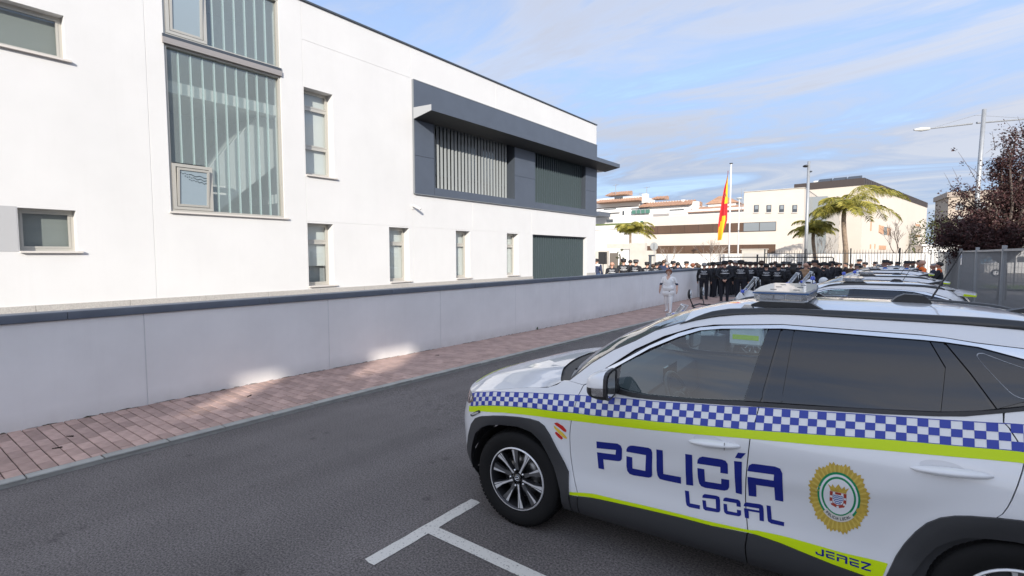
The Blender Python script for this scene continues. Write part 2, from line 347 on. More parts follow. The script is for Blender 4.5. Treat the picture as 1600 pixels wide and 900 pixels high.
# pavement: base slab, individual pavers near, joined pavers further off
PZ=.045
def slopebox(name,x0,x1,z0,z1,m):
    yy=[-8,4,15.5,26]; v=[];f=[]
    for y in yy: v+=[(x0,y,z0+GZ(y)),(x1,y,z0+GZ(y)),(x1,y,z1+GZ(y)),(x0,y,z1+GZ(y))]
    for i in range(3):
        for k in range(4): f.append((4*i+k,4*i+(k+1)%4,4*i+4+(k+1)%4,4*i+4+k))
    f+=[(3,2,1,0),(12,13,14,15)]
    return tag(obj(name,v,[q[::-1] for q in f],m),kind='structure')
pv=slopebox('pavement',-7.78,-6.15,-.2,PZ-.012,mat('paver_bed',(.12,.085,.075),.9))
M_pav=mat('red_paver',(.43,.295,.25),.85,var=.12,vscale=9,bump=.3,bscale=70,objrand=.22)
M_pav2=mat('red_paver_far',(.44,.305,.26),.85,var=.22,vscale=3.2,bump=.3,bscale=70)
PW,PL=.1205,.235
def paver_mesh(w,l):
    return MB().box(-l/2,l/2,-w/2,w/2,-.012,0,.0035)
pm=None; far=MB(); near=[]
nrow=7; rn=random.Random(3)
for j in range(int((26+1.5)/PW)):
    y=-1.5+PW*(j+.5); x=-7.775; k=0; first=PL if j%2 else PL/2
    xs=[x]; xx=x+first
    while xx<-6.16: xs.append(xx); xx+=PL
    xs.append(-6.155)
    for a,b in zip(xs,xs[1:]):
        if b-a<.03: continue
        near.append((y,(a+b)/2,b-a))
vis=[q for q in near if q[0]>.62]; vis.sort(); cut=vis[299][0]
meshes={}
for y,x,l in near:
    dz=rn.uniform(-.0022,.0022)
    if .62<y<=cut:
        key=round(l,3)
        if key not in meshes:
            b=paver_mesh(PW-.008,l-.009); meshes[key]=meshdata('paver',b.v,b.f,M_pav)
        o=bpy.data.objects.new('paver',meshes[key]); link(o,pv); o.location=(x,y,PZ+dz+GZ(y)); o.rotation_euler=(rn.uniform(-.006,.006),rn.uniform(-.006,.006),rn.uniform(-.008,.008))
    else:
        far.box(x-l/2+.003,x+l/2-.003,y-PW/2+.003,y+PW/2-.003,PZ-.011+GZ(y),PZ+dz+GZ(y))
tag(far.build('paver_field',M_pav2,pv),kind='stuff')
M_kerb=mat('kerb_concrete',(.34,.335,.31),.85,var=.14,vscale=5,bump=.3,bscale=50,objrand=.08)
kb=slopebox('kerb',-6.15,-6.035,-.2,PZ-.02,M_kerb)
kbm=MB().box(-.058,.058,-.272,.272,0,.023,.006); kbd=meshdata('kerb_stone',kbm.v,kbm.f,M_kerb)
y=-1.3
while y<25.5:
    o=bpy.data.objects.new('kerb_stone',kbd); link(o,kb); o.location=(-6.092+rn.uniform(-.003,.003),y+.275,PZ-.02+GZ(y)+rn.uniform(-.002,.002)); o.rotation_euler=(0,0,rn.uniform(-.006,.006)); y+=.553
# dirt, moss and twigs where the wall meets the pavement
M_moss=mat('wall_foot_moss',(.035,.03,.018),.95,col2=(.10,.085,.05),vscale=14)
ms=MB(); y=-1.0
while y<25:
    if rn.random()<.8:
        w=rn.uniform(.006,.018)*(1.5 if rn.random()<.12 else 1); l=rn.uniform(.05,.22); P_=PZ+GZ(y)
        ms.add([(-7.765,y-l/2,P_-.002),(-7.765+w,y-l*.3,P_+.004),(-7.765+w*.9,y+l*.3,P_+.004),(-7.765,y+l/2,P_-.002),(-7.762,y+l*.2,P_+rn.uniform(.003,.014)),(-7.762,y-l*.2,P_+rn.uniform(.003,.014))],[(0,1,5),(1,2,4,5),(2,3,4)])
    y+=rn.uniform(.05,.16)
tag(ms.build('moss',M_moss),'dark moss and dirt along the foot of the boundary wall','moss',kind='stuff')
M_twig=mat('dry_leaf',(.03,.022,.016),.9)
for i,(x,y,lab) in enumerate([(-7.05,1.42,'small dark dry leaf on the pavement nearest the photo edge'),(-6.72,1.25,'thin dark twig lying on the pavement close to the kerb'),(-7.1,3.35,'dark dry leaf on the pavement before the sunlit patch'),(-7.2,7.05,'dark dry leaf on the pavement just past the sunlit patch')]):
    b=MB(); a=rn.uniform(0,3); l=.07+.03*i%2
    for k in range(4):
        t0=k/4*.14-.07
        b.box(t0,t0+.03,-.012+.004*k,.012-.004*abs(k-1.5)+.004*k,PZ+.003,PZ+.008+.002*k)
    o=b.build('dry_leaf',M_twig); o.location=(x,y,GZ(y)); o.scale=(.6,.6,1); o.rotation_euler=(0,0,a); tag(o,lab,'leaf','dry leaves on the pavement')
# small weed at the wall foot
wp=MB()
for k in range(9):
    a=rn.uniform(0,6.28); h=rn.uniform(.04,.1); d=rn.uniform(.02,.06)
    p=Vector((math.cos(a)*d*.6+.02,math.sin(a)*d,h)); q=Vector((-math.sin(a),math.cos(a),0))*.012
    wp.add([(0,0,0),tuple(p*.6+q),tuple(p),tuple(p*.6-q)],[(0,1,2,3)])
o=wp.build('weed',mat('weed_leaf',(.05,.09,.025),.7)); o.location=(-7.74,11.3,PZ+GZ(11.3)); tag(o,'small green weed growing at the foot of the boundary wall','plant')
# ------------------------------------------------------------------ boundary wall
WX=-7.76
wl=thing('boundary_wall','low white rendered boundary wall with dark grey coping along the pavement','wall',(WX,0,0))
js=[-8,-3.0,-.32,2.362,5.035,7.71,10.38,13.05,15.72,18.4,21.07,25.0]
for a,b in zip(js,js[1:]):
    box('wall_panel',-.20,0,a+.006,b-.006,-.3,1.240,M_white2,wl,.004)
    box('joint_bead',-.19,-.006,b-.0065,b+.0065,-.3,1.236,mat('joint_white',(.66,.66,.66),.8),wl)
y=-8
while y<25:
    e=min(y+2.4,25.02)
    box('coping',-.235,.028,y+.002,e-.002,1.242,1.338,M_cap,wl,.006); y=e
gp=thing('gate_post','white rendered gate post at the far end of the boundary wall','post',(WX,25.25,0))
box('shaft',-.22,.02,-.22,.12,-.2,1.30,M_white,gp,.01); box('post_cap',-.25,.05,-.235,.15,1.302,1.35,M_cap,gp,.006)
# ------------------------------------------------------------------ police building
XF=-10.5
bd=thing('station_building','large white two storey building with slate grey window frame and canopy','building',(XF,0,0))
Y0,Y1,ZB,ZT=-9.0,19.79,1.235,7.47
def heightwall(name,ys,zs,depth,m,parent):
    """cells between ys and zs at recess depth(y,z) (None = through opening, reveal .30)"""
    ny,nz=len(ys)-1,len(zs)-1; D=[[depth((ys[i]+ys[i+1])/2,(zs[j]+zs[j+1])/2) for j in range(nz)] for i in range(ny)]
    v=[];f=[]
    def q(*p):
        b=len(v); v.extend(p); f.append((b,b+1,b+2,b+3))
    g=lambda i,j: (-1 if not(0<=i<ny and 0<=j<nz) else D[i][j])
    dd=lambda d: .30 if d is None else d
    for i in range(ny):
        for j in range(nz):
            d=D[i][j]; y0,y1,z0,z1=ys[i],ys[i+1],zs[j],zs[j+1]
            if d is not None: q((-d,y0,z0),(-d,y1,z0),(-d,y1,z1),(-d,y0,z1))
            for di,dj in ((1,0),(0,1)):
                e=g(i+di,j+dj)
                if e==-1: continue
                a,b=dd(d),dd(e)
                if abs(a-b)<1e-6: continue
                if di:
                    if a>b: q((-a,y1,z0),(-b,y1,z0),(-b,y1,z1),(-a,y1,z1))
                    else: q((-a,y1,z0),(-a,y1,z1),(-b,y1,z1),(-b,y1,z0))
                else:
                    if a>b: q((-a,y0,z1),(-a,y1,z1),(-b,y1,z1),(-b,y0,z1))
                    else: q((-b,y0,z1),(-a,y0,z1),(-a,y1,z1),(-b,y1,z1))
    return obj(name,v,f,m,parent)
HOLES=[(1.02,2.33,5.04,5.71),(1.665,2.345,2.065,2.71),(3.69,5.83,2.79,7.30),(6.345,7.06,3.77,5.66),
 (6.345,6.99,1.29,2.71),(8.62,9.29,1.29,2.715),(11.10,11.72,1.30,2.715),(13.56,14.20,1.31,2.715),(15.06,19.0,.9,2.725),(10.20,18.80,3.87,5.72),
 (-6,-5.2,1.29,2.71),(-3.5,-2.8,1.29,2.71)]
GV=[(3.41,ZB,ZT),(6.335,ZB,ZT),(9.43,ZB,3.64),(9.43,6.64,ZT),(11.84,2.74,3.64),(15.0,2.74,3.64),(-2,ZB,ZT),(13.0,6.64,ZT)]
GH=[(6.335,9.43,6.66),(6.335,15.0,2.745)]
ys={Y0,Y1};zs={.8,ZB,ZT}
for a,b,c,d in HOLES: ys|={a,b}; zs|={c,d}
for y,a,b in GV: ys|={y-.006,y+.006}; zs|={a,b}
for a,b,z in GH: ys|={a,b}; zs|={z-.005,z+.005}
ys=sorted(ys); zs=sorted(zs)
def depth(y,z):
    for a,b,c,d in HOLES:
        if a<y<b and c<z<d: return None
    for yy,a,b in GV:
        if abs(y-yy)<.006 and a<z<b: return .005
    for a,b,zz in GH:
        if a<y<b and abs(z-zz)<.005: return .005
    return 0.0
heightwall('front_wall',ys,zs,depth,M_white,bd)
# masonry body behind the facade skin (end wall, back, roof slab) as one shell
sh=MB(); XB=-16.0
sh.box(XB,-.001,Y1-.30,Y1,-.05,ZT-.001); sh.box(XB,-.001,Y0,Y0+.3,-.05,ZT-.001); sh.box(XB,XB+.3,Y0+.3,Y1-.3,-.05,ZT-.001)
sh.box(XB+.3,-.35,Y0+.3,Y1-.3,7.31,7.42); sh.box(XB+.3,-.9,Y0+.3,Y1-.3,-.05,.05); sh.box(-.30,-.02,Y0+.3,Y1-.3,-.05,.79)
sh.box(XB+.3,-.32,Y0+.3,3.5,3.15,3.35); sh.box(XB+.3,-.32,6.0,Y1-.3,3.15,3.35)
sh.box(-5.3,-5.1,Y0+.3,Y1-.3,.05,7.31)
sh.build('shell',M_white,bd)
lo=MB(); lo.box(-.30,-.0015,Y0+.01,15.06,-.05,.80); lo.box(-.3,-.0015,19.0,Y1-.001,-.05,.80); lo.build('base_course',M_white,bd)
y=-9.0; k=0
while y<15.04:
    e=min(y+1.2,15.05); box('plinth_slab',.0,.03,y+.003,e-.003,.5,ZB,M_granite,bd); y=e
box('plinth_slab',0,.03,19.02,Y1-.003,.5,ZB,M_granite,bd)
y=Y0
while y<Y1:
    e=min(y+3.0,Y1+.03); box('roof_coping',-.42,.035,y+.001,e-.001,ZT+.001,ZT+.038,M_slated,bd); y=e
M_blind=mat('roller_blind',(.80,.79,.75),.8); M_room=mat('room_shade',(.45,.46,.46),.9); M_wpane=glassmat('window_glass',(.78,.82,.82))
def window(y0,y1,z0,z1,rec,splits,blind,label=None,sill=True,sillz=True):
    w=obj('window',[(-rec-.16,y0+.01,z0+.01),(-rec-.16,y1-.01,z0+.01),(-rec-.16,y1-.01,z1-.01),(-rec-.16,y0+.01,z1-.01)],[(0,1,2,3)],M_room,bd)
    f=MB(); t=.045; x0,x1=-rec-.05,-rec
    f.box(x0,x1,y0,y0+t,z0,z1); f.box(x0,x1,y1-t,y1,z0,z1); f.box(x0,x1,y0+t,y1-t,z0,z0+t); f.box(x0,x1,y0+t,y1-t,z1-t,z1)
    for s in splits: f.box(x0,x1-.002,y0+t,y1-t,s-t/2,s+t/2)
    f.build('frame',M_alu,w)
    zz=[z0+t]+[q for s in splits for q in (s-t/2,s+t/2)]+[z1-t]
    for a,b in zip(zz[::2],zz[1::2]):
        g=MB(); s_=.028
        g.box(x1-.03,x1+.006,y0+t,y0+t+s_,a,b); g.box(x1-.03,x1+.006,y1-t-s_,y1-t,a,b); g.box(x1-.03,x1+.006,y0+t+s_,y1-t-s_,a,a+s_); g.box(x1-.03,x1+.006,y0+t+s_,y1-t-s_,b-s_,b)
        g.build('sash',M_alu,w)
        obj('pane',[(x1-.012,y0+t+s_,a+s_),(x1-.012,y1-t-s_,a+s_),(x1-.012,y1-t-s_,b-s_),(x1-.012,y0+t+s_,b-s_)],[(0,1,2,3)],M_wpane,w)
    if blind: box('blind',-rec-.075,-rec-.07,y0+.03,y1-.03,blind,z1-.03,M_blind,w)
    if sill: box('sill',-rec,.055,y0-.0,y1+.06,z0-.03,z0-.001,M_sill,w)
    return w
M_blind2=mat('grey_blind',(.30,.31,.29),.8)
for w_ in (window(1.02,2.33,5.04,5.71,.15,[],5.05),window(1.665,2.345,2.065,2.71,.15,[],2.1)):
    for c_ in w_.children:
        if c_.name.startswith('blind'): c_.data.materials[0]=M_blind2
window(6.345,7.06,3.77,5.66,.21,[4.42,5.28],3.8)
for (a,b) in ((6.345,6.99),(8.62,9.29),(11.10,11.72),(13.56,14.20)): window(a,b,1.31,2.71,.21,[2.30],1.75 if a<7 else 1.35)
for (a,b) in ((-6,-5.2),(-3.5,-2.8)): window(a,b,1.31,2.71,.21,[2.30],1.5)
box('render_patch',0,.004,.6,1.655,2.055,2.725,mat('grey_patch',(.40,.40,.405),.8),bd)
# profiled glass stair window
M_ug=glassmat('profiled_glass',(.80,.86,.86),rough=.10,haze=(.46,.54,.54),hz=.28)
M_ugl=glassmat('glass_flange',(.75,.88,.86),rough=.2,haze=(.56,.68,.66),hz=.55)
st=obj('stair_window',[(-1.8,3.4,2.6),(-1.8,6.0,2.6),(-1.8,6.0,7.3),(-1.8,3.4,7.3)],[(0,1,2,3)],mat('stair_back_wall',(.50,.54,.55),.9),bd)
NCH=10; cw=(5.79-3.74)/NCH
for k in range(NCH):
    a=3.74+k*cw; b=a+cw
    for (z0,z1) in ((2.835,5.70),(5.93,7.28)):
        lo_=z0
        if k<3 and z0<3: lo_=3.69
        if k<3 and z0>5: continue
        obj('glass_channel',[(-.10,a+.004,lo_),(-.10,b-.004,lo_),(-.10,b-.004,z1),(-.10,a+.004,z1)],[(0,1,2,3)],M_ug,st)
        if k: MB().box(-.15,-.095,a-.011,a+.011,lo_,z1).build('glass_flange',M_ugl,st)
f=MB()
for a,b in ((3.69,3.735),(5.795,5.83)): f.box(-.16,-.03,a,b,2.79,5.735); f.box(-.16,-.03,a,b,5.90,7.30)
f.box(-.16,-.03,3.735,5.795,2.79,2.83); f.box(-.16,-.03,3.735,5.795,5.70,5.735); f.box(-.16,-.03,3.735,5.795,5.90,5.935); f.box(-.16,-.03,3.735,5.795,7.265,7.30)
f.build('frame',M_alu,st)
box('steel_band',-.14,.035,3.665,5.85,5.737,5.84,M_steel,st); box('band_shadow_gap',-.14,.022,3.67,5.845,5.842,5.898,M_slated,st)
box('sill',-.1,.05,3.66,5.90,2.758,2.788,M_sill,st)
box('floor_edge',-.5,-.22,3.5,6.0,4.96,5.17,M_stucco,st); box('landing',-1.78,-.51,3.5,6.0,4.98,5.15,M_white,st)
MB().prism([(3.6,2.6),(4.4,2.6),(6.0,4.0),(6.0,4.96),(5.6,4.96)],'x',-1.7,-.55).build('stair_flight',M_stuccog,st)
def opener(y0,y1,z0,z1):
    o=box('opening_light',-.11,-.02,y0,y1,z0,z0+.05,M_alu,st)
    g=MB(); g.box(-.11,-.02,y0,y0+.06,z0+.051,z1); g.box(-.11,-.02,y1-.06,y1,z0+.051,z1); g.box(-.11,-.02,y0+.06,y1-.06,z1-.055,z1); g.build('frame',M_alu,o)
    tl=.07
    s=MB()
    A=lambda y,z:(-.055+tl*(z-z0-.06)/(z1-z0),y,z)
    def bar(ya,yb,za,zb):
        p=[A(ya,za),A(yb,za),A(yb,zb),A(ya,zb)]
        s.add(p+[(x+.03,y,z) for x,y,z in p],[(3,2,1,0),(4,5,6,7),(0,1,5,4),(1,2,6,5),(2,3,7,6),(3,0,4,7)])
    ya,yb,za,zb=y0+.07,y1-.07,z0+.06,z1-.075
    bar(ya,ya+.04,za,zb); bar(yb-.04,yb,za,zb); bar(ya+.04,yb-.04,za,za+.04); bar(ya+.04,yb-.04,zb-.04,zb)
    s.build('sash',M_alu,o)
    p=[A(ya+.04,za+.04),A(yb-.04,za+.04),A(yb-.04,zb-.04),A(ya+.04,zb-.04)]
    pn=obj('pane',[(x+.012,y,z) for x,y,z in p],[(0,1,2,3)],mat('frosted_pane',(.27,.33,.37),.15,spec=.7),o)
    # printed wave emblem on the glass: dashes and wavy lines
    w=MB(); W=yb-ya-.08
    def px(y,z): q=A(y,z); return (q[0]+.0155,q[1],q[2])
    for r_ in range(3):
        zz=zb-.11-.055*r_; ys_=ya+.05+W*(.30+.16*r_)
        n=14
        for i in range(n):
            a=ys_+(yb-.045-ys_)*i/n; b=ys_+(yb-.045-ys_)*(i+1)/n
            za_=zz-.03*(i/n)+.011*math.sin(i*.9+r_); zb_=zz-.03*((i+1)/n)+.011*math.sin((i+1)*.9+r_)
            w.add([px(a,za_-.008),px(b,zb_-.008),px(b,zb_+.008),px(a,za_+.008)],[(0,1,2,3)])
        for i in range(4):
            a=ys_-.035-.035*i; z_=zz+.012*(i%2)+.004*i
            w.add([px(a,z_-.009),px(a+.02,z_-.009),px(a+.02,z_+.009),px(a,z_+.009)],[(0,1,2,3)])
    w.build('emblem_print',mat('emblem_grey',(.06,.085,.10),.5),pn)
opener(3.74,4.42,2.835,3.66); opener(3.74,4.42,5.94,7.26)
# slate grey bay frame with canopy
fr=MB().box(0,.05,9.48,19.77,5.722,6.63).build('bay_frame',M_slate,bd)
for (a,b) in ((9.48,10.195),(13.95,15.13),(18.805,19.77)):
    box('cladding_panel',0.0,.05,a,b,3.652,4.66,M_slate,fr); box('cladding_panel',0,.05,a,b,4.668,5.716,M_slate,fr)
for (a,b) in ((10.203,13.942),(15.138,18.797)): box('cladding_panel',0,.058,a,b,3.652,3.868,M_slate,fr)
tr_=MB(); tr_.box(0,.056,9.455,9.478,3.64,6.635); tr_.box(0,.056,9.479,19.79,6.632,6.65); tr_.box(0,.056,9.479,19.79,3.63,3.649); tr_.build('edge_trim',mat('trim_grey',(.20,.21,.22),.45),fr)
cn=MB().prism([(.052,5.60),(.73,5.715),(.73,5.862),(.052,5.90)],'y',9.46,20.52).build('canopy',M_slated,bd)
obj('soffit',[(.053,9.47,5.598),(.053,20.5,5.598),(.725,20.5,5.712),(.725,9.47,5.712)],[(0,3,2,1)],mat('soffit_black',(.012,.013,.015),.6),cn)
box('canopy_edge',.731,.745,9.455,20.525,5.712,5.866,M_slate,cn)
obj('canopy_end',[(.052,9.456,5.602),(.735,9.456,5.716),(.735,9.456,5.864),(.052,9.456,5.9)],[(0,1,2,3)],mat('canopy_end_grey',(.33,.34,.35),.45),cn)
MB().prism([(-3.5,5.62),(.05,5.62),(.05,5.86),(-3.5,5.86)],'y',19.80,20.52).build('canopy_return',M_slate,cn)
# bay 1: glazed with vertical fins; bay 2: closed dark fins; ground floor shutter
b1=obj('glazed_bay',[(-.62,10.2,3.87),(-.62,13.95,3.87),(-.62,13.95,5.72),(-.62,10.2,5.72)],[(0,1,2,3)],mat('bay_inside',(.10,.11,.105),.9),bd)
box('bay_glass',-.40,-.392,10.2,13.95,3.88,5.71,glassmat('bay_glass',(.55,.6,.57)),b1)
n=24; M_fin=mat('light_fin',(.24,.255,.255),.5)
for k in range(n):
    y=10.27+k*(13.9-10.27)/n
    MB().prism([(-.235,y),(-.222,y-.012),(-.190,y+.055),(-.203,y+.067)],'z',3.885,5.70).build('fin',M_fin,b1)
box('transom',-.36,-.31,10.2,13.95,4.30,4.35,M_slated,b1)
for y in (11.4,12.6): box('mullion',-.36,-.31,y-.03,y+.03,3.88,5.71,M_slated,b1)
M_fin2=mat('dark_fin',(.055,.075,.083),.45)
b2=obj('finned_bay',[(-.34,15.13,3.87),(-.34,18.8,3.87),(-.34,18.8,5.72),(-.34,15.13,5.72)],[(0,1,2,3)],M_black,bd)
n=24
for k in range(n):
    y=15.16+k*(18.78-15.16)/n
    MB().box(-.20,-.10,y+.045,y+.085,3.89,5.70).build('fin',M_fin2,b2); MB().box(-.215,-.2005,y+.002,y+.149,3.89,5.70).build('slat',M_fin2,b2)
for (a,b) in ((10.2,13.95),(15.13,18.8)):
    jb=MB(); jb.box(-.42,.04,a+.001,a+.02,3.871,5.719); jb.box(-.42,.04,b-.02,b-.001,3.871,5.719); jb.box(-.42,.04,a+.021,b-.021,5.70,5.7195); jb.build('bay_reveal',M_slated,fr)
box('pier_fill',-.5,-.003,13.971,15.109,3.87,5.72,M_slated,fr)
sh_=obj('vehicle_shutter',[(-.33,15.06,.8),(-.33,19.0,.8),(-.33,19.0,2.725),(-.33,15.06,2.725)],[(0,1,2,3)],M_black,bd)
n=25
for k in range(n):
    y=15.08+k*(18.98-15.08)/n
    MB().box(-.20,-.115,y+.05,y+.092,.3,2.66).build('fin',M_fin2,sh_); MB().box(-.215,-.2005,y+.002,y+.154,.3,2.66).build('slat',M_fin2,sh_)
box('shutter_rail',-.30,-.12,15.065,18.995,2.672,2.722,M_slated,sh_)
# cctv camera on the wall
cc=thing('security_camera','small white bullet security camera fixed to the white facade','camera',(XF,9.45,3.27))
MB().tube([(0,0,0),(.10,0,.02)],.014).build('bracket',M_white,cc)
MB().tube([(.06,-.07,.05),(.17,.10,-.045)],[.034,.036],10).build('housing',M_white,cc)
MB().tube([(.165,.092,-.04),(.178,.112,-.051)],[.026,.026],10).build('lens',M_black,cc)
box('back_plate',0,.012,-.05,.05,-.05,.05,M_white,cc,.003)
# ------------------------------------------------------------------ unseen building across the street behind the camera, placed and sized to shade the road
ob=thing('shade_building','unseen tall plain building across the street, placed to shade the road','building',(9.0,0,0))
OB=12.25+0.0
PT=12.28
hb=MB(); hb.box(0,12,-24.5,16,-.2,9.6); hb.build('body',M_stucco,ob)
pp=MB(); HZ0,HZ1=10.35,11.20; sun_slots=[(-19.65,-18.62),(-17.25,-15.85)]; yy=-24.5  # slots shaped into the parapet so sun patches fall at the wall foot
for a,b in sun_slots:
    pp.box(0,.30,yy,a,9.601,PT); pp.box(0,.30,a,b,9.601,HZ0); pp.box(0,.30,a,b,HZ1,PT); yy=b
pp.box(0,.30,yy,16,9.601,PT); pp.build('parapet',M_stucco,ob)
for z in (3.1,6.2): box('string_course',-.05,-.001,-24.5,16,z,z+.18,M_stuccog,ob)
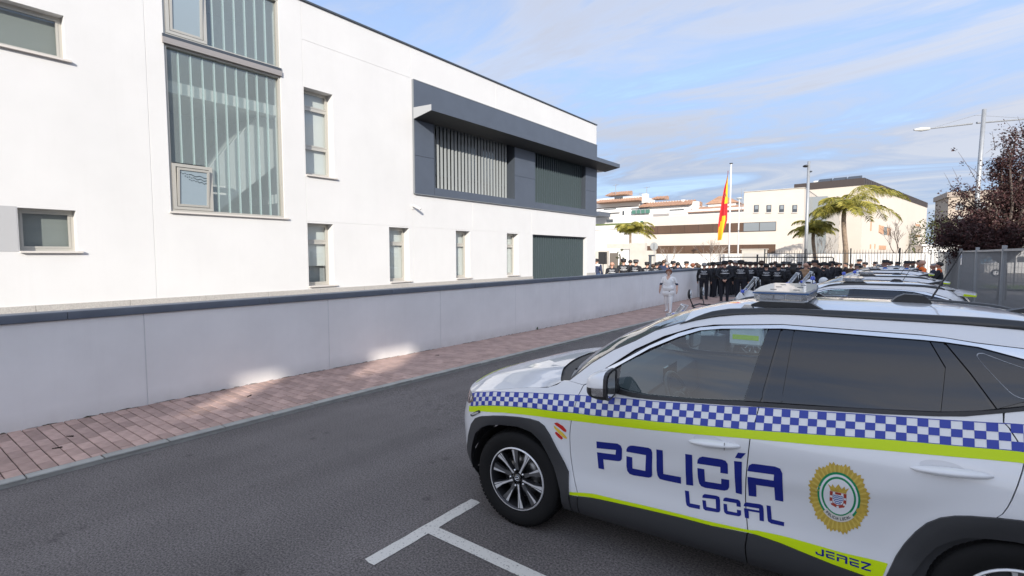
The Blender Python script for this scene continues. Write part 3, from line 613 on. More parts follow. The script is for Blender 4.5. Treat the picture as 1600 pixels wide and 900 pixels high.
# side-view outlines of the patrol car, metres from the front axle: (distance back, height)
TR={
 'check_top':[(-0.530,0.869),(-0.424,0.911),(-0.211,0.964),(-0.037,0.989),(0.135,1.008),(0.314,1.025),(0.484,1.041),(0.861,1.070),(0.989,1.075),(1.129,1.087),(1.270,1.100),(1.389,1.108),(1.518,1.121),(1.584,1.129),(1.760,1.142),(1.923,1.155),(2.094,1.170),(2.261,1.182),(2.432,1.195),(2.558,1.206),(2.658,1.215)],
 'check_bot':[(-0.504,0.787),(-0.323,0.843),(-0.195,0.871),(-0.044,0.893),(0.147,0.910),(0.345,0.918),(0.465,0.929),(0.602,0.935),(0.751,0.947),(0.883,0.960),(1.019,0.967),(1.573,1.013),(1.719,1.028),(1.857,1.042),(2.013,1.058),(2.176,1.074),(2.344,1.086),(2.472,1.095),(2.568,1.103),(2.650,1.108)],
 'lime_bot':[(-0.506,0.739),(-0.320,0.796),(-0.101,0.836),(0.057,0.850),(0.167,0.856),(0.345,0.864),(0.449,0.872),(0.787,0.894),(1.024,0.912),(1.221,0.929),(1.549,0.962),(1.576,0.964),(1.859,0.989),(2.114,1.014),(2.344,1.034),(2.553,1.053),(2.651,1.060)],
 'gapA':[(0.517,1.109),(0.500,1.070),(0.486,1.032),(0.474,0.969),(0.462,0.907),(0.447,0.842),(0.437,0.768),(0.437,0.671),(0.447,0.586),(0.461,0.507),(0.487,0.416),(0.504,0.355),(0.497,0.313),(0.494,0.212)],
 'low_top':[(0.437,0.374),(0.611,0.400),(0.785,0.405),(0.978,0.413),(1.182,0.418),(1.352,0.421),(1.550,0.432),(1.587,0.442),(1.735,0.451),(1.875,0.449),(2.008,0.446),(2.181,0.456)],
 'low_bot':[(0.436,0.353),(0.500,0.358),(0.611,0.371),(0.785,0.381),(0.979,0.390),(1.183,0.398),(1.353,0.399),(1.551,0.417),(1.588,0.418),(1.717,0.408),(1.831,0.390),(1.967,0.370),(2.099,0.358)],
 'sill_bot':[(0.360,0.216),(0.494,0.212),(0.622,0.208),(0.777,0.247),(1.014,0.215),(1.282,0.208),(1.549,0.215),(1.653,0.216)],
 'gapB':[(1.667,1.573),(1.635,1.413),(1.605,1.235),(1.584,1.135),(1.571,1.058),(1.552,0.989),(1.543,0.865),(1.532,0.695),(1.531,0.583),(1.544,0.461),(1.551,0.417),(1.539,0.333),(1.550,0.225)],
 'glassF':[(0.751,1.128),(0.751,1.202),(0.752,1.264),(0.859,1.324),(0.971,1.387),(1.096,1.457),(1.220,1.505),(1.343,1.526),(1.593,1.548),(1.501,1.153),(1.226,1.124),(0.957,1.111),(0.826,1.115)],
 'chromeF_top':[(0.658,1.232),(0.749,1.286),(0.922,1.399),(1.091,1.487),(1.216,1.530),(1.340,1.548),(1.666,1.575),(2.299,1.567),(2.389,1.562),(2.508,1.547),(2.676,1.536)],
 'chromeF_bot':[(0.703,1.237),(0.752,1.268),(0.925,1.382),(1.095,1.466),(1.218,1.513),(1.342,1.532),(1.667,1.556),(2.299,1.547),(2.388,1.544),(2.515,1.532),(2.672,1.493)],
 'gapline':[(0.648,1.230),(0.832,1.369),(1.004,1.463),(1.173,1.527),(1.298,1.552),(1.665,1.579),(2.299,1.571),(2.389,1.565),(2.508,1.551),(2.676,1.539)],
 'belt_low':[(0.727,1.093),(0.859,1.082),(0.988,1.086),(1.228,1.104),(1.435,1.120),(1.588,1.134),(1.851,1.158),(2.110,1.179),(2.344,1.203),(2.454,1.219),(2.559,1.246),(2.660,1.277)],
 'belt_up':[(0.752,1.124),(0.826,1.112),(0.967,1.108),(1.226,1.121),(1.501,1.149),(1.593,1.156),(1.851,1.176),(2.110,1.200),(2.367,1.224),(2.490,1.247),(2.546,1.258),(2.655,1.306)],
 'glassR':[(1.733,1.552),(2.070,1.549),(2.328,1.542),(2.385,1.427),(2.364,1.225),(2.050,1.194),(1.695,1.167)],
 'gapC':[(2.382,1.563),(2.417,1.511),(2.477,1.405),(2.523,1.325),(2.560,1.265),(2.590,1.214),(2.604,1.199),(2.641,1.132),(2.655,1.087),(2.651,1.050),(2.630,0.970),(2.605,0.878),(2.575,0.813),(2.552,0.717)],
 'pillar_up':[(0.409,1.125),(0.551,1.252),(0.687,1.347),(0.823,1.417),(0.944,1.489),(1.073,1.537),(1.102,1.537),(1.194,1.574),(1.294,1.599),(1.420,1.618),(1.568,1.630),(1.718,1.636),(2.453,1.632),(2.559,1.628),(2.687,1.621)],
 'rail_top':[(1.087,1.534),(1.145,1.571),(1.211,1.605),(1.278,1.630),(1.369,1.649),(1.503,1.658),(1.715,1.668),(2.457,1.669),(2.564,1.667),(2.693,1.659)],
 'red1':[(0.323,0.831),(0.345,0.839),(0.388,0.823),(0.413,0.799),(0.412,0.783),(0.395,0.784),(0.365,0.802),(0.331,0.821)],
 'yel':[(0.318,0.814),(0.335,0.805),(0.386,0.774),(0.415,0.747),(0.415,0.734),(0.394,0.739),(0.348,0.771),(0.322,0.795)],
 'red2':[(0.328,0.768),(0.339,0.772),(0.381,0.745),(0.387,0.733),(0.375,0.724),(0.352,0.736),(0.331,0.756)],
 'marker':[(-0.483,0.728),(-0.364,0.795),(-0.342,0.797),(-0.341,0.782),(-0.453,0.720),(-0.476,0.717)],
 'police_text':[[(0.632,0.762),(0.778,0.777),(0.799,0.768),(0.807,0.748),(0.804,0.678),(0.795,0.665),(0.778,0.659),(0.677,0.648),(0.682,0.580),(0.642,0.578),(0.633,0.687),(0.762,0.699),(0.766,0.731),(0.632,0.715)],
  [(0.836,0.750),(0.846,0.770),(0.863,0.782),(0.879,0.785),(0.978,0.792),(0.996,0.785),(1.002,0.765),(0.999,0.616),(0.993,0.602),(0.977,0.594),(0.878,0.586),(0.853,0.590),(0.839,0.608),(0.835,0.641),(0.835,0.705),(0.873,0.706),(0.875,0.633),(0.957,0.635),(0.962,0.739),(0.836,0.735)],
  [(1.028,0.792),(1.067,0.794),(1.069,0.642),(1.174,0.646),(1.174,0.602),(1.072,0.600),(1.045,0.602),(1.033,0.620),(1.028,0.656)],
  [(1.201,0.801),(1.241,0.803),(1.245,0.608),(1.204,0.603)],
  [(1.270,0.760),(1.272,0.780),(1.283,0.797),(1.301,0.807),(1.406,0.813),(1.427,0.809),(1.438,0.792),(1.440,0.734),(1.399,0.730),(1.398,0.765),(1.270,0.756)],
  [(1.271,0.729),(1.310,0.731),(1.313,0.653),(1.402,0.660),(1.403,0.695),(1.446,0.698),(1.445,0.650),(1.437,0.632),(1.419,0.622),(1.313,0.612),(1.291,0.616),(1.279,0.631),(1.273,0.666)],
  [(1.471,0.819),(1.512,0.823),(1.513,0.624),(1.480,0.625)],
  [(1.491,0.873),(1.532,0.878),(1.508,0.841),(1.476,0.839)],
  [(1.542,0.782),(1.548,0.810),(1.564,0.824),(1.580,0.827),(1.678,0.835),(1.703,0.829),(1.714,0.805),(1.721,0.640),(1.681,0.638),(1.676,0.713),(1.586,0.704),(1.588,0.631),(1.548,0.626),(1.542,0.743),(1.673,0.754),(1.674,0.788),(1.542,0.776)]],
 'local_text':[[(1.196,0.566),(1.220,0.567),(1.228,0.496),(1.286,0.499),(1.286,0.476),(1.225,0.473),(1.210,0.479),(1.204,0.498)],
  [(1.298,0.549),(1.299,0.562),(1.310,0.573),(1.378,0.580),(1.392,0.576),(1.396,0.559),(1.399,0.500),(1.395,0.488),(1.384,0.484),(1.317,0.478),(1.305,0.485),(1.301,0.507),(1.298,0.533),(1.318,0.535),(1.323,0.500),(1.376,0.503),(1.372,0.557),(1.298,0.547)],
  [(1.413,0.560),(1.416,0.575),(1.427,0.583),(1.492,0.588),(1.502,0.583),(1.507,0.571),(1.508,0.548),(1.486,0.546),(1.484,0.564),(1.413,0.558)],
  [(1.415,0.543),(1.434,0.545),(1.439,0.507),(1.489,0.510),(1.488,0.528),(1.510,0.529),(1.511,0.503),(1.501,0.493),(1.433,0.487),(1.421,0.495),(1.417,0.516)],
  [(1.523,0.560),(1.526,0.574),(1.536,0.584),(1.608,0.593),(1.621,0.588),(1.625,0.570),(1.629,0.501),(1.607,0.499),(1.604,0.542),(1.549,0.537),(1.553,0.495),(1.532,0.494),(1.524,0.547),(1.603,0.554),(1.602,0.566),(1.523,0.558)],
  [(1.639,0.596),(1.660,0.597),(1.667,0.524),(1.728,0.525),(1.728,0.503),(1.665,0.500),(1.649,0.507),(1.645,0.528)]],
 'town_text':[[(1.905,0.437),(1.916,0.436),(1.918,0.406),(1.915,0.400),(1.909,0.399),(1.885,0.401),(1.880,0.404),(1.878,0.416),(1.887,0.416),(1.889,0.409),(1.907,0.407),(1.906,0.433)],
  [(1.924,0.436),(1.964,0.436),(1.964,0.427),(1.924,0.428)],
  [(1.925,0.420),(1.964,0.420),(1.964,0.413),(1.935,0.413),(1.936,0.407),(1.965,0.405),(1.966,0.397),(1.933,0.399),(1.927,0.402)],
  [(1.972,0.434),(2.010,0.433),(2.018,0.431),(2.020,0.425),(2.021,0.394),(2.010,0.394),(2.010,0.413),(1.984,0.414),(1.984,0.396),(1.974,0.396),(1.974,0.419),(2.010,0.419),(2.010,0.425),(1.973,0.426)],
  [(2.028,0.432),(2.068,0.431),(2.069,0.423),(2.028,0.424)],
  [(2.028,0.415),(2.069,0.415),(2.069,0.407),(2.038,0.408),(2.039,0.401),(2.070,0.400),(2.070,0.391),(2.037,0.393),(2.031,0.396)],
  [(2.077,0.431),(2.115,0.431),(2.119,0.428),(2.117,0.422),(2.090,0.397),(2.119,0.398),(2.119,0.389),(2.081,0.390),(2.078,0.396),(2.081,0.400),(2.106,0.421),(2.077,0.422)]],
}

WT=[(0.10,.76),(0.18,.83),(0.25,.885),(0.32,.905),(0.42,.908),(0.52,.902),(0.65,.908),(0.78,.920),(0.88,.927),(0.95,.922),(1.02,.904),(1.08,.884),(1.14,.862),(1.30,.796),(1.45,.726),(1.55,.668),(1.62,.615),(1.70,.54)]
def _herm(T,x):
    if x<=T[0][0]: return T[0][1]
    if x>=T[-1][0]: return T[-1][1]
    for i in range(len(T)-1):
        if T[i][0]<=x<=T[i+1][0]: break
    x0,y0=T[i]; x1,y1=T[i+1]; h=x1-x0; t=(x-x0)/h
    m0=(y1-T[i-1][1])/(x1-T[i-1][0])*h if i>0 else y1-y0
    m1=(T[i+2][1]-y0)/(T[i+2][0]-x0)*h if i+2<len(T) else y1-y0
    return (2*t**3-3*t*t+1)*y0+(t**3-2*t*t+t)*m0+(3*t*t-2*t**3)*y1+(t**3-t*t)*m1
NT=[(0.10,-.66),(0.20,-.72),(0.35,-.80),(0.50,-.835),(0.65,-.84),(0.80,-.80),(0.92,-.745),(1.0,-.68),(1.2,-.4)]
TT=[(0.10,3.45),(0.25,3.55),(0.45,3.62),(0.7,3.62),(0.9,3.56),(1.05,3.50),(1.2,3.45),(1.45,3.30),(1.6,3.15),(1.7,3.1)]
def nose(w): return _herm(NT,w)
def tail(w): return _herm(TT,w)
def ss(a,b,x):
    t=min(1,max(0,(x-a)/(b-a))); return t*t*(3-2*t)
def S(u,w):
    v=_herm(WT,w)
    x=u-nose(w); a=.78; n=2.5
    if x<=0: return 0.0
    if x<a: v*=(1-(1-x/a)**n)**(1/n)
    y=tail(w)-u; a=.62
    if y<=0: return 0.0
    if y<a: v*=(1-(1-y/a)**2.6)**(1/2.6)
    if w>.95 and u>2.0: v-=.045*ss(.95,1.2,w)*((u-2.0)/1.5)**2
    for c in (0,2.68):
        r=math.hypot(u-c,w-.36)
        v+=.016*math.exp(-((r-.44)/.075)**2)*ss(.2,.4,w)
    # waist between the arches
    v-=.014*math.exp(-((u-1.35)/.6)**2)*math.exp(-((w-.6)/.18)**2)
    # soft diagonal crease across the doors
    if .3<u<2.6 and .45<w<1.0:
        L=.60+.125*(u-.5); v+=.007*math.exp(-((w-L)/.055)**2)*ss(.45,.9,u)*(1-ss(2.1,2.5,u))
    return v
# ------------------------------------------------------------------ patrol car, built in its own frame: x back, y to its right, z up
TR['archF_out']=[(-.575,.30),(-.565,.42),(-.517,.548),(-.459,.661),(-.399,.724),(-.316,.762),(-.188,.797),(-.079,.817),(.039,.829),(.133,.832),(.204,.824),(.249,.799),(.293,.743),(.344,.655),(.395,.577),(.431,.511),(.436,.359)]
TR['archF_in']=[(-.44,.22),(-.462,.33),(-.455,.42),(-.437,.506),(-.383,.616),(-.31,.68),(-.235,.716),(-.106,.744),(.035,.757),(.148,.738),(.217,.685),(.265,.605),(.316,.515),(.350,.43),(.370,.361),(.375,.22)]
aro=[(2.165,.345),(2.18,.391),(2.214,.502),(2.246,.579),(2.285,.652),(2.324,.708),(2.372,.75),(2.424,.776),(2.475,.791),(2.574,.811),(2.64,.820)]
ari=[(2.262,.22),(2.265,.36),(2.274,.427),(2.299,.482),(2.33,.546),(2.365,.603),(2.413,.648),(2.464,.682),(2.546,.702),(2.63,.714)]
mir=lambda L:[(5.38-u,w) for u,w in reversed(L)]
TR['archR_out']=aro+mir(aro); TR['archR_in']=ari+mir(ari)
AF=.78
def u2s(u,w):
    x=u-nose(w)
    return 1.95*((max(x,0)/AF)**.4) if x<AF else 1.95*(1+.4*(x-AF)/AF)
def s2u(s,w):
    s/=1.95
    return nose(w)+(AF*max(s,0)**2.5 if s<1 else AF*(1+(s-1)/.4))
def inside(P,x,y):
    P=np.asarray(P); x0,y0=P[:,0],P[:,1]; x1,y1=np.roll(x0,-1),np.roll(y0,-1)
    c=np.zeros(len(x),bool)
    for a,b,d,e in zip(x0,y0,x1,y1):
        if b==e: continue
        m=((b>y)!=(e>y))&(x<(d-a)*(y-b)/(e-b)+a); c^=m
    return c
def dens(P,res):
    out=[]
    for i in range(len(P)):
        a,b=P[i],P[(i+1)%len(P)]; n=max(1,int(math.ceil(math.hypot(b[0]-a[0],b[1]-a[1])/res)))
        out+=[(a[0]+(b[0]-a[0])*k/n,a[1]+(b[1]-a[1])*k/n) for k in range(n)]
    return out
def smooth_line(P,it=1):
    for _ in range(it):
        Q=[P[0]]
        for a,b in zip(P,P[1:]): Q+=[(.75*a[0]+.25*b[0],.75*a[1]+.25*b[1]),(.25*a[0]+.75*b[0],.25*a[1]+.75*b[1])]
        P=Q+[P[-1]]
    return P
def tess(outs,holes,res,grid=True):
    """triangulate 2D outlines (list) minus holes -> verts, tris, boundary loops"""
    vs=[];es=[]; loops=[]
    for L in list(outs)+list(holes):
        D=dens(L,res); b=len(vs); vs+=D; es+=[(b+i,b+(i+1)%len(D)) for i in range(len(D))]; loops.append((b,len(D)))
    if grid:
        A=np.array(vs); x0,y0=A.min(0); x1,y1=A.max(0)
        gx,gy=np.meshgrid(np.arange(x0+res*.5,x1,res),np.arange(y0+res*.5,y1,res)); gx=gx.ravel(); gy=gy.ravel()
        if len(gx):
            ins=np.zeros(len(gx),bool)
            for L in outs: ins|=inside(L,gx,gy)
            for L in holes: ins&=~inside(L,gx,gy)
            gx,gy=gx[ins],gy[ins]
            if len(gx):
                ok=np.ones(len(gx),bool)
                for i in range(0,len(gx),400):
                    d=np.hypot(gx[i:i+400,None]-A[None,:,0],gy[i:i+400,None]-A[None,:,1]).min(1); ok[i:i+400]=d>res*.45
                vs+=list(zip(gx[ok].tolist(),gy[ok].tolist()))
    r=delaunay_2d_cdt([Vector(p) for p in vs],es,[],0,1e-6)
    V=[(p.x,p.y) for p in r[0]]; F=[f for f in r[2] if len(f)==3]
    if not F: return V,[]
    c=np.array([[(V[a][0]+V[b][0]+V[d][0])/3,(V[a][1]+V[b][1]+V[d][1])/3] for a,b,d in F])
    ins=np.zeros(len(F),bool)
    for L in outs: ins|=inside(L,c[:,0],c[:,1])
    for L in holes: ins&=~inside(L,c[:,0],c[:,1])
    out=[]
    for f,k in zip(F,ins):
        if not k: continue
        a,b,d=[V[i] for i in f]
        if (b[0]-a[0])*(d[1]-a[1])-(b[1]-a[1])*(d[0]-a[0])<0: f=(f[0],f[2],f[1])
        out.append(tuple(f))
    return V,out
def patch(name,outs,m,parent,off=0.0,res=.04,rim=0,holes=(),side=1,grid=True,func=None):
    """sheet following the car's side between outlines given in (u,w)"""
    if not isinstance(outs[0][0],(tuple,list)): outs=[outs]
    S_=lambda L:[(u2s(u,w),w) for u,w in dens(L,res)]
    V,F=tess([S_(L) for L in outs],[S_(L) for L in holes],res,grid)
    P=[]
    for s,w in V:
        u=s2u(s,w); v=(func or S)(u,w)+off; P.append((u,-side*v,w))
    if side<0: F=[f[::-1] for f in F]
    def setn(o,extra=0):
        N=[]; fn=func or S; h=.004
        for x,y,z in P:
            su=(fn(x+h,z)-fn(x-h,z))/(2*h); sw=(fn(x,z+h)-fn(x,z-h))/(2*h)
            if abs(su)>3.5 or abs(y)<.05: N.append((0,0,0)); continue
            n_=Vector((-su,-side,-sw)).normalized(); N.append(tuple(n_))
        o.data.normals_split_custom_set_from_vertices(N+[(0,0,0)]*extra); return o
    if rim:
        ec={}
        for f in F:
            for a,b in ((f[0],f[1]),(f[1],f[2]),(f[2],f[0])): ec[(a,b)]=1
        Q=list(P); G=list(F)
        for (a,b) in ec:
            if (b,a) not in ec:
                (x,y,z),(x2,y2,z2)=P[a],P[b]; n=len(Q)
                Q+=[P[b],P[a],(x,y+side*rim,z),(x2,y2+side*rim,z2)]; G.append((n,n+1,n+2,n+3))
        o=obj(name,Q,G,m,parent)
        o.data.polygons.foreach_set('use_smooth',[True]*len(F)+[False]*(len(G)-len(F))); return setn(o,len(Q)-len(P))
    return setn(obj(name,P,F,m,parent,True))
def interp(T,x):
    if x<=T[0][0]: return T[0][1]
    for a,b in zip(T,T[1:]):
        if x<=b[0]: return a[1]+(b[1]-a[1])*(x-a[0])/(b[0]-a[0])
    return T[-1][1]
def between(T,a,b): return [p for p in T if a<p[0]<b]
def shift(L,du): return [(u+du,w) for u,w in L]
EDGE=[(-.80,.86),(-.66,.872),(-.536,.885),(-.40,.925),(-.24,.968),(-.004,1.021),(.12,1.042),(.246,1.058),(.32,1.087),(.358,1.117)]
UP=TR['pillar_up'][:6]+[(1.12,1.552)]+TR['pillar_up'][7:]+[(2.9,1.590),(3.05,1.548),(3.16,1.508)]
GAPL=TR['gapline']+[(2.85,1.49),(2.98,1.44),(3.07,1.38)]
BELT=[(.60,1.150)]+TR['belt_low']+[(2.85,1.325),(3.0,1.36),(3.07,1.38)]
gA=smooth_line(TR['gapA'][:12]); gB=smooth_line(TR['gapB'][3:11]); gC=smooth_line(TR['gapC'][5:])
LB=sorted([p for p in TR['low_bot']]); G=.0028
def build_car(name,label,loc,rz,group):
    car=thing(name,label,'car',loc,rz,group)
    for side in (1,-1):
        # front bumper half + fender, split where bumper and fender meet
        af=TR['archF_out']; sp=(-.36,.742)
        top=[p for p in EDGE if p[0]>-.36]; e36=(-.36,interp(EDGE,-.36))
        fen=[e36]+top+[(.409,1.122),(.515,1.110)]+shift(gA[1:],-G)+[(.436,.353)]+[p for p in reversed(af[:-1]) if p[0]>-.36]+[(-.36,.745)]
        patch('front_fender',fen,M_paint,car,0,.028,.02,side=side)
        lo=[(nose(w)+1e-4,w) for w in (.885,.85,.8,.72,.64,.56,.50,.46,.42,.40)]
        bum=lo+[(-.66,.375),(-.578,.355)]+[p for p in af if p[0]<-.36 and p[1]>.36]+[(-.36,.745),(-.36,e36[1])]+[p for p in reversed(EDGE) if p[0]<-.36 and p[0]>-.72]
        patch('front_bumper',bum,M_paint,car,0,.03,.02,side=side)
        val=[(nose(w)+1e-4,w) for w in (.398,.36,.32)]+[(-.62,.285),(-.53,.245),(-.45,.215),(-.462,.30),(-.50,.34),(-.58,.353),(-.66,.373)]
        patch('bumper_valance',val,M_clad,car,.004,.04,.02,side=side)
        # doors and rear quarter
        bl=between(BELT,.60,1.582)
        d1=shift(gA,G)+[(.509,.356)]+between(LB,.51,1.54)+[(1.546,.414)]+shift(gB[::-1],-G)+[(1.580,1.134)]+bl[::-1]+[(.60,1.149)]
        fd=patch('front_door',d1,M_paint,car,0,.028,.02,side=side)
        aR=[p for p in TR['archR_out'] if p[0]<2.552]
        cB=[p for p in gC if p[1]>.80]
        d2=shift(gB,G)+[(1.556,.414)]+between(LB,1.56,2.12)+[(2.15,.352)]+aR+[(2.562,.808)]+shift(cB[::-1],-G)+[(2.588,1.252)]+between(BELT,1.59,2.58)[::-1]+[(1.587,1.135)]
        rd=patch('rear_door',d2,M_paint,car,0,.028,.02,side=side)
        q=shift(cB,G)+[(2.568,.810)]+[p for p in TR['archR_out'] if p[0]>2.57]+[(3.20,.36),(3.5,.36)]+[(tail(w)-1e-3,w) for w in (.36,.5,.65,.8,.95,1.08)]+[(3.40,1.12),(3.26,1.30),(3.19,1.44),(3.12,1.49),(3.07,1.385)]+[p for p in BELT if p[0]>2.6][::-1]+[(2.596,1.257)]
        patch('rear_quarter',q,M_paint,car,0,.04,.02,side=side)
        patch('rear_bumper',[(3.20,.355),(3.19,.24),(3.45,.24),(3.56,.30),(3.58,.355)],M_clad,car,.006,.05,.02,side=side)
        # side frame: A pillar and cant rail
        fr_=[(u,w) for u,w in UP]+[(3.12,1.470),(3.07,1.385)]+GAPL[::-1][1:]+[(.60,1.178),(.53,1.12),(.515,1.113),(.409,1.124)]
        patch('side_frame',fr_,M_paint,car,0,.03,.026,side=side)
        # window area: gloss black surround with clear front pane, privacy panes behind
        hol=TR['glassF']; dl=GAPL+[(3.06,1.378)]+BELT[::-1]+[(.56,1.146),(.60,1.178)]
        wf=patch('window_surround',dl,M_gblk,car,-.020,.04,0,[hol],side)
        patch('front_window',hol,M_glassF,car,-.014,.05,0,side=side)
        patch('rear_window',TR['glassR'],M_glassD,car,-.0085,.04,.008,side=side)
        bp=[(1.672,1.551),(1.727,1.551),(1.689,1.167),(1.600,1.160)]
        patch('pillar_panel',bp,M_glassD,car,-.009,.05,.003,side=side); 
        patch('pillar_panel',[(1.600,1.547),(1.660,1.55),(1.584,1.158),(1.507,1.152)],M_glassD,car,-.009,.05,.003,side=side)
        patch('pillar_panel',[(2.335,1.540),(2.378,1.545),(2.475,1.40),(2.555,1.263),(2.49,1.245),(2.371,1.226),(2.391,1.427)],M_glassD,car,-.0088,.05,.003,side=side)
        qg=patch('quarter_window',[(2.392,1.541),(2.515,1.529),(2.672,1.490),(2.85,1.44),(2.98,1.405),(2.90,1.36),(2.66,1.308),(2.572,1.267),(2.484,1.41)],M_glassD,car,-.0088,.05,.003,side=side)
        # etched line on the quarter window
        et=[(2.53,1.505),(2.66,1.455),(2.83,1.41),(2.86,1.385),(2.80,1.355),(2.68,1.318),(2.635,1.325),(2.60,1.36),(2.505,1.485),(2.51,1.503)]
        et=smooth_line(et+[et[0]],2); 
        patch('etched_line',[et],mat('etched_grey',(.35,.37,.40),.5),qg,-.0075,.03,0,[[(u*.985+.0402,w*.965+.0492) for u,w in et]],side=side,grid=False)
        ct=TR['chromeF_top'][1:]; cbt=TR['chromeF_bot'][1:]
        patch('chrome_trim',[(.66,1.235)]+ct+[(2.85,1.475),(3.0,1.425),(2.99,1.40),(2.85,1.447)]+cbt[::-1]+[(.705,1.237)],M_chrome,car,.002,.03,.024,side=side)
        bm=[(.735,1.09)]+between(TR['belt_low'],.74,2.66)+[(2.9,1.335),(2.9,1.352)]+between(TR['belt_up'],.8,2.65)[::-1]+[(.755,1.122)]
        patch('belt_moulding',bm,M_black,car,.003,.03,.026,side=side)
        # cladding
        ao,ai=TR['archF_out'],TR['archF_in']
        patch('wheel_arch_trim',ao+[(.438,.22)]+ai[::-1]+[(-.50,.232),(-.555,.270)],M_clad,car,.014,.03,.05,side=side)
        ao,ai=TR['archR_out'],TR['archR_in']
        patch('wheel_arch_trim',ao+[(3.21,.25)]+[(3.11,.22)]+ai[::-1][1:]+[(2.17,.22)],M_clad,car,.014,.03,.05,side=side)
        sl=[(.442,.352),(.497,.355)]; 
        patch('sill_cladding',[(.442,.350),(.496,.354),(.492,.30),(.490,.215),(.442,.215)],M_clad,car,.010,.04,.03,side=side)
        patch('sill_cladding',[(.502,.356)]+between(LB,.51,1.54)+[(1.545,.413),(1.536,.333),(1.546,.212),(.496,.212),(.498,.30)],M_clad,car,.010,.04,.03,side=side)
        patch('sill_cladding',[(1.552,.413)]+between(LB,1.56,2.12)+[(2.162,.345),(2.164,.215),(1.553,.212),(1.543,.333)],M_clad,car,.010,.04,.03,side=side)
        # liveries
        if True:
            ckt,ckb=TR['check_top'],TR['check_bot']
            cells=[]; cells_f=[]
            P0=-.172-.0797*8; 
            def ux(i):   # column edges
                return -.172+i*.0399 if i<26 else -.172+26*.0399+(i-26)*.0416
            def cell(i,j):
                a,b=ux(i),ux(i+1); q=[]
                for u_,jj in ((a,j),(b,j),(b,j+1),(a,j+1)):
                    t,bo=interp(ckt,u_),interp(ckb,u_); q.append((u_,bo+(t-bo)*jj/3))
                return q
            i=-9
            while ux(i+1)<3.35:
                for j in range(3):
                    if (i+j)%2==0 and ux(i)>-.53:
                        (cells).append(cell(i,j))
                i+=1
            gapx=[gA,gB,gC]
            patch('checker_print',cells,M_blue,car,.0022,.03,0,side=side,grid=False)
            ln=[]
            us=[-.52+.05*k for k in range(78)]
            for T_,h in ((ckt,.0035),(ckb,-.003)):
                ln.append([(u_,interp(T_,u_)) for u_ in us]+[(u_,interp(T_,u_)+h) for u_ in us[::-1]])
            patch('checker_border',ln,M_blue,car,.0023,.05,0,side=side,grid=False)
            lm=[(u_,interp(ckb,u_)-.0035) for u_ in us if u_<3.4]+[(u_,interp(TR['lime_bot'],u_)) for u_ in us[::-1] if u_<3.4]
            patch('lime_stripe',lm,M_lime,car,.0022,.03,0,side=side)
            lt=sorted(TR['low_top']); lb=LB
            lw=[(u_,interp(lt,u_)) for u_ in [.44+.04*k for k in range(44)]]+[(2.186,.456),(2.164,.37),(2.14,.356)]+[(u_,interp(lb,u_)+.001) for u_ in [.44+.04*k for k in range(42)][::-1]]
            patch('lime_stripe',lw,M_lime,car,.0022,.035,0,side=side)
            if side==1:
                for nm in ('police_text','local_text','town_text'):
                    patch('lettering',TR[nm],M_lblue,car,.0035 if nm=='town_text' else .0024,.035,0,side=1,grid=False)
                patch('flag_brush',[TR['red1'],TR['red2']],M_red,car,.0024,.03,0,grid=False); patch('flag_brush',TR['yel'],M_yel,car,.0024,.03,0,grid=False)
            else:
                mv=lambda L:[[(3.10-u_,w_) for u_,w_ in q] for q in L]
                fl=lambda L:[[(1.62+ (u_-1.62)*1.0,w_) for u_,w_ in q] for q in L]
                def flipx(L):
                    return [[(2.30-u_,w_) for u_,w_ in q] for q in L]
                patch('lettering',flipx(TR['police_text']),M_lblue,car,.0024,.035,0,side=-1,grid=False); patch('lettering',flipx(TR['local_text']),M_lblue,car,.0024,.035,0,side=-1,grid=False)
            badge(car,side)
        mk=TR['marker']; patch('marker_lamp',mk,M_black,car,.006,.03,.006,side=side)
        cx=sum(p[0] for p in mk)/6; cy=sum(p[1] for p in mk)/6
        patch('marker_lens',[(cx+(u_-cx)*.72,cy+(w_-cy)*.62) for u_,w_ in mk],mat('marker_clear',(.45,.45,.43),.2,coat=.5),car,.0085,.03,.002,side=side)
        # headlamp cluster and grille side
        hl=[(-.545,.885),(-.50,.885),(-.452,.868),(-.455,.835),(-.53,.80),(-.60,.79),(-.66,.79),(-.70,.83),(-.66,.872)]
        h=patch('headlamp',hl,mat('lamp_dark',(.05,.05,.055),.15,coat=.8),car,.005,.03,.01,side=side)
        for k in range(4):
            a=-.475-.05*k; patch('lamp_facet',[(a,.865-.006*k),(a-.03,.868-.006*k),(a-.036,.838-.006*k),(a-.012,.83-.006*k)],M_chrome,h,.008,.03,.002,side=side)
        # handle
        for (ua,ub,wa,wb) in ((1.222,1.502,.885,.908),(2.254,2.551,.960,.983)):
            hb_=MB(); n=14; rows=[]
            for k in range(n+1):
                t=k/n; u_=ua+(ub-ua)*t; w_=wa+(wb-wa)*t; b=math.sin(math.pi*min(1,max(0,t)))**.55
                hh=.005+.017*b; pr=.004+.034*b
                ring=[]
                for q_ in range(8):
                    an=math.pi*q_/7; ring.append((u_,-side*(S(u_,w_)+pr*math.sin(an)),w_+hh*math.cos(an)))
                rows.append(ring)
            v=[p for r_ in rows for p in r_]; f=[(i*8+j,i*8+j+1,(i+1)*8+j+1,(i+1)*8+j) for i in range(n) for j in range(7)]
            if side<0: f=[q_[::-1] for q_ in f]
            dr=fd if ua<2 else rd
            obj('door_handle',v,f,M_paint,dr,True)
            um,wm=(ua+ub)/2-.03,(wa+wb)/2+.014
            patch('handle_recess_shade',[(um+.085*math.cos(a_*.3927),wm+.03*math.sin(a_*.3927)) for a_ in range(16)],mat('recess_shade_white',(.63,.64,.66),.4,coat=.6),dr,.0012,.03,0,side=side)  # flat oval on the panel; the recess's shade is in its greyer colour
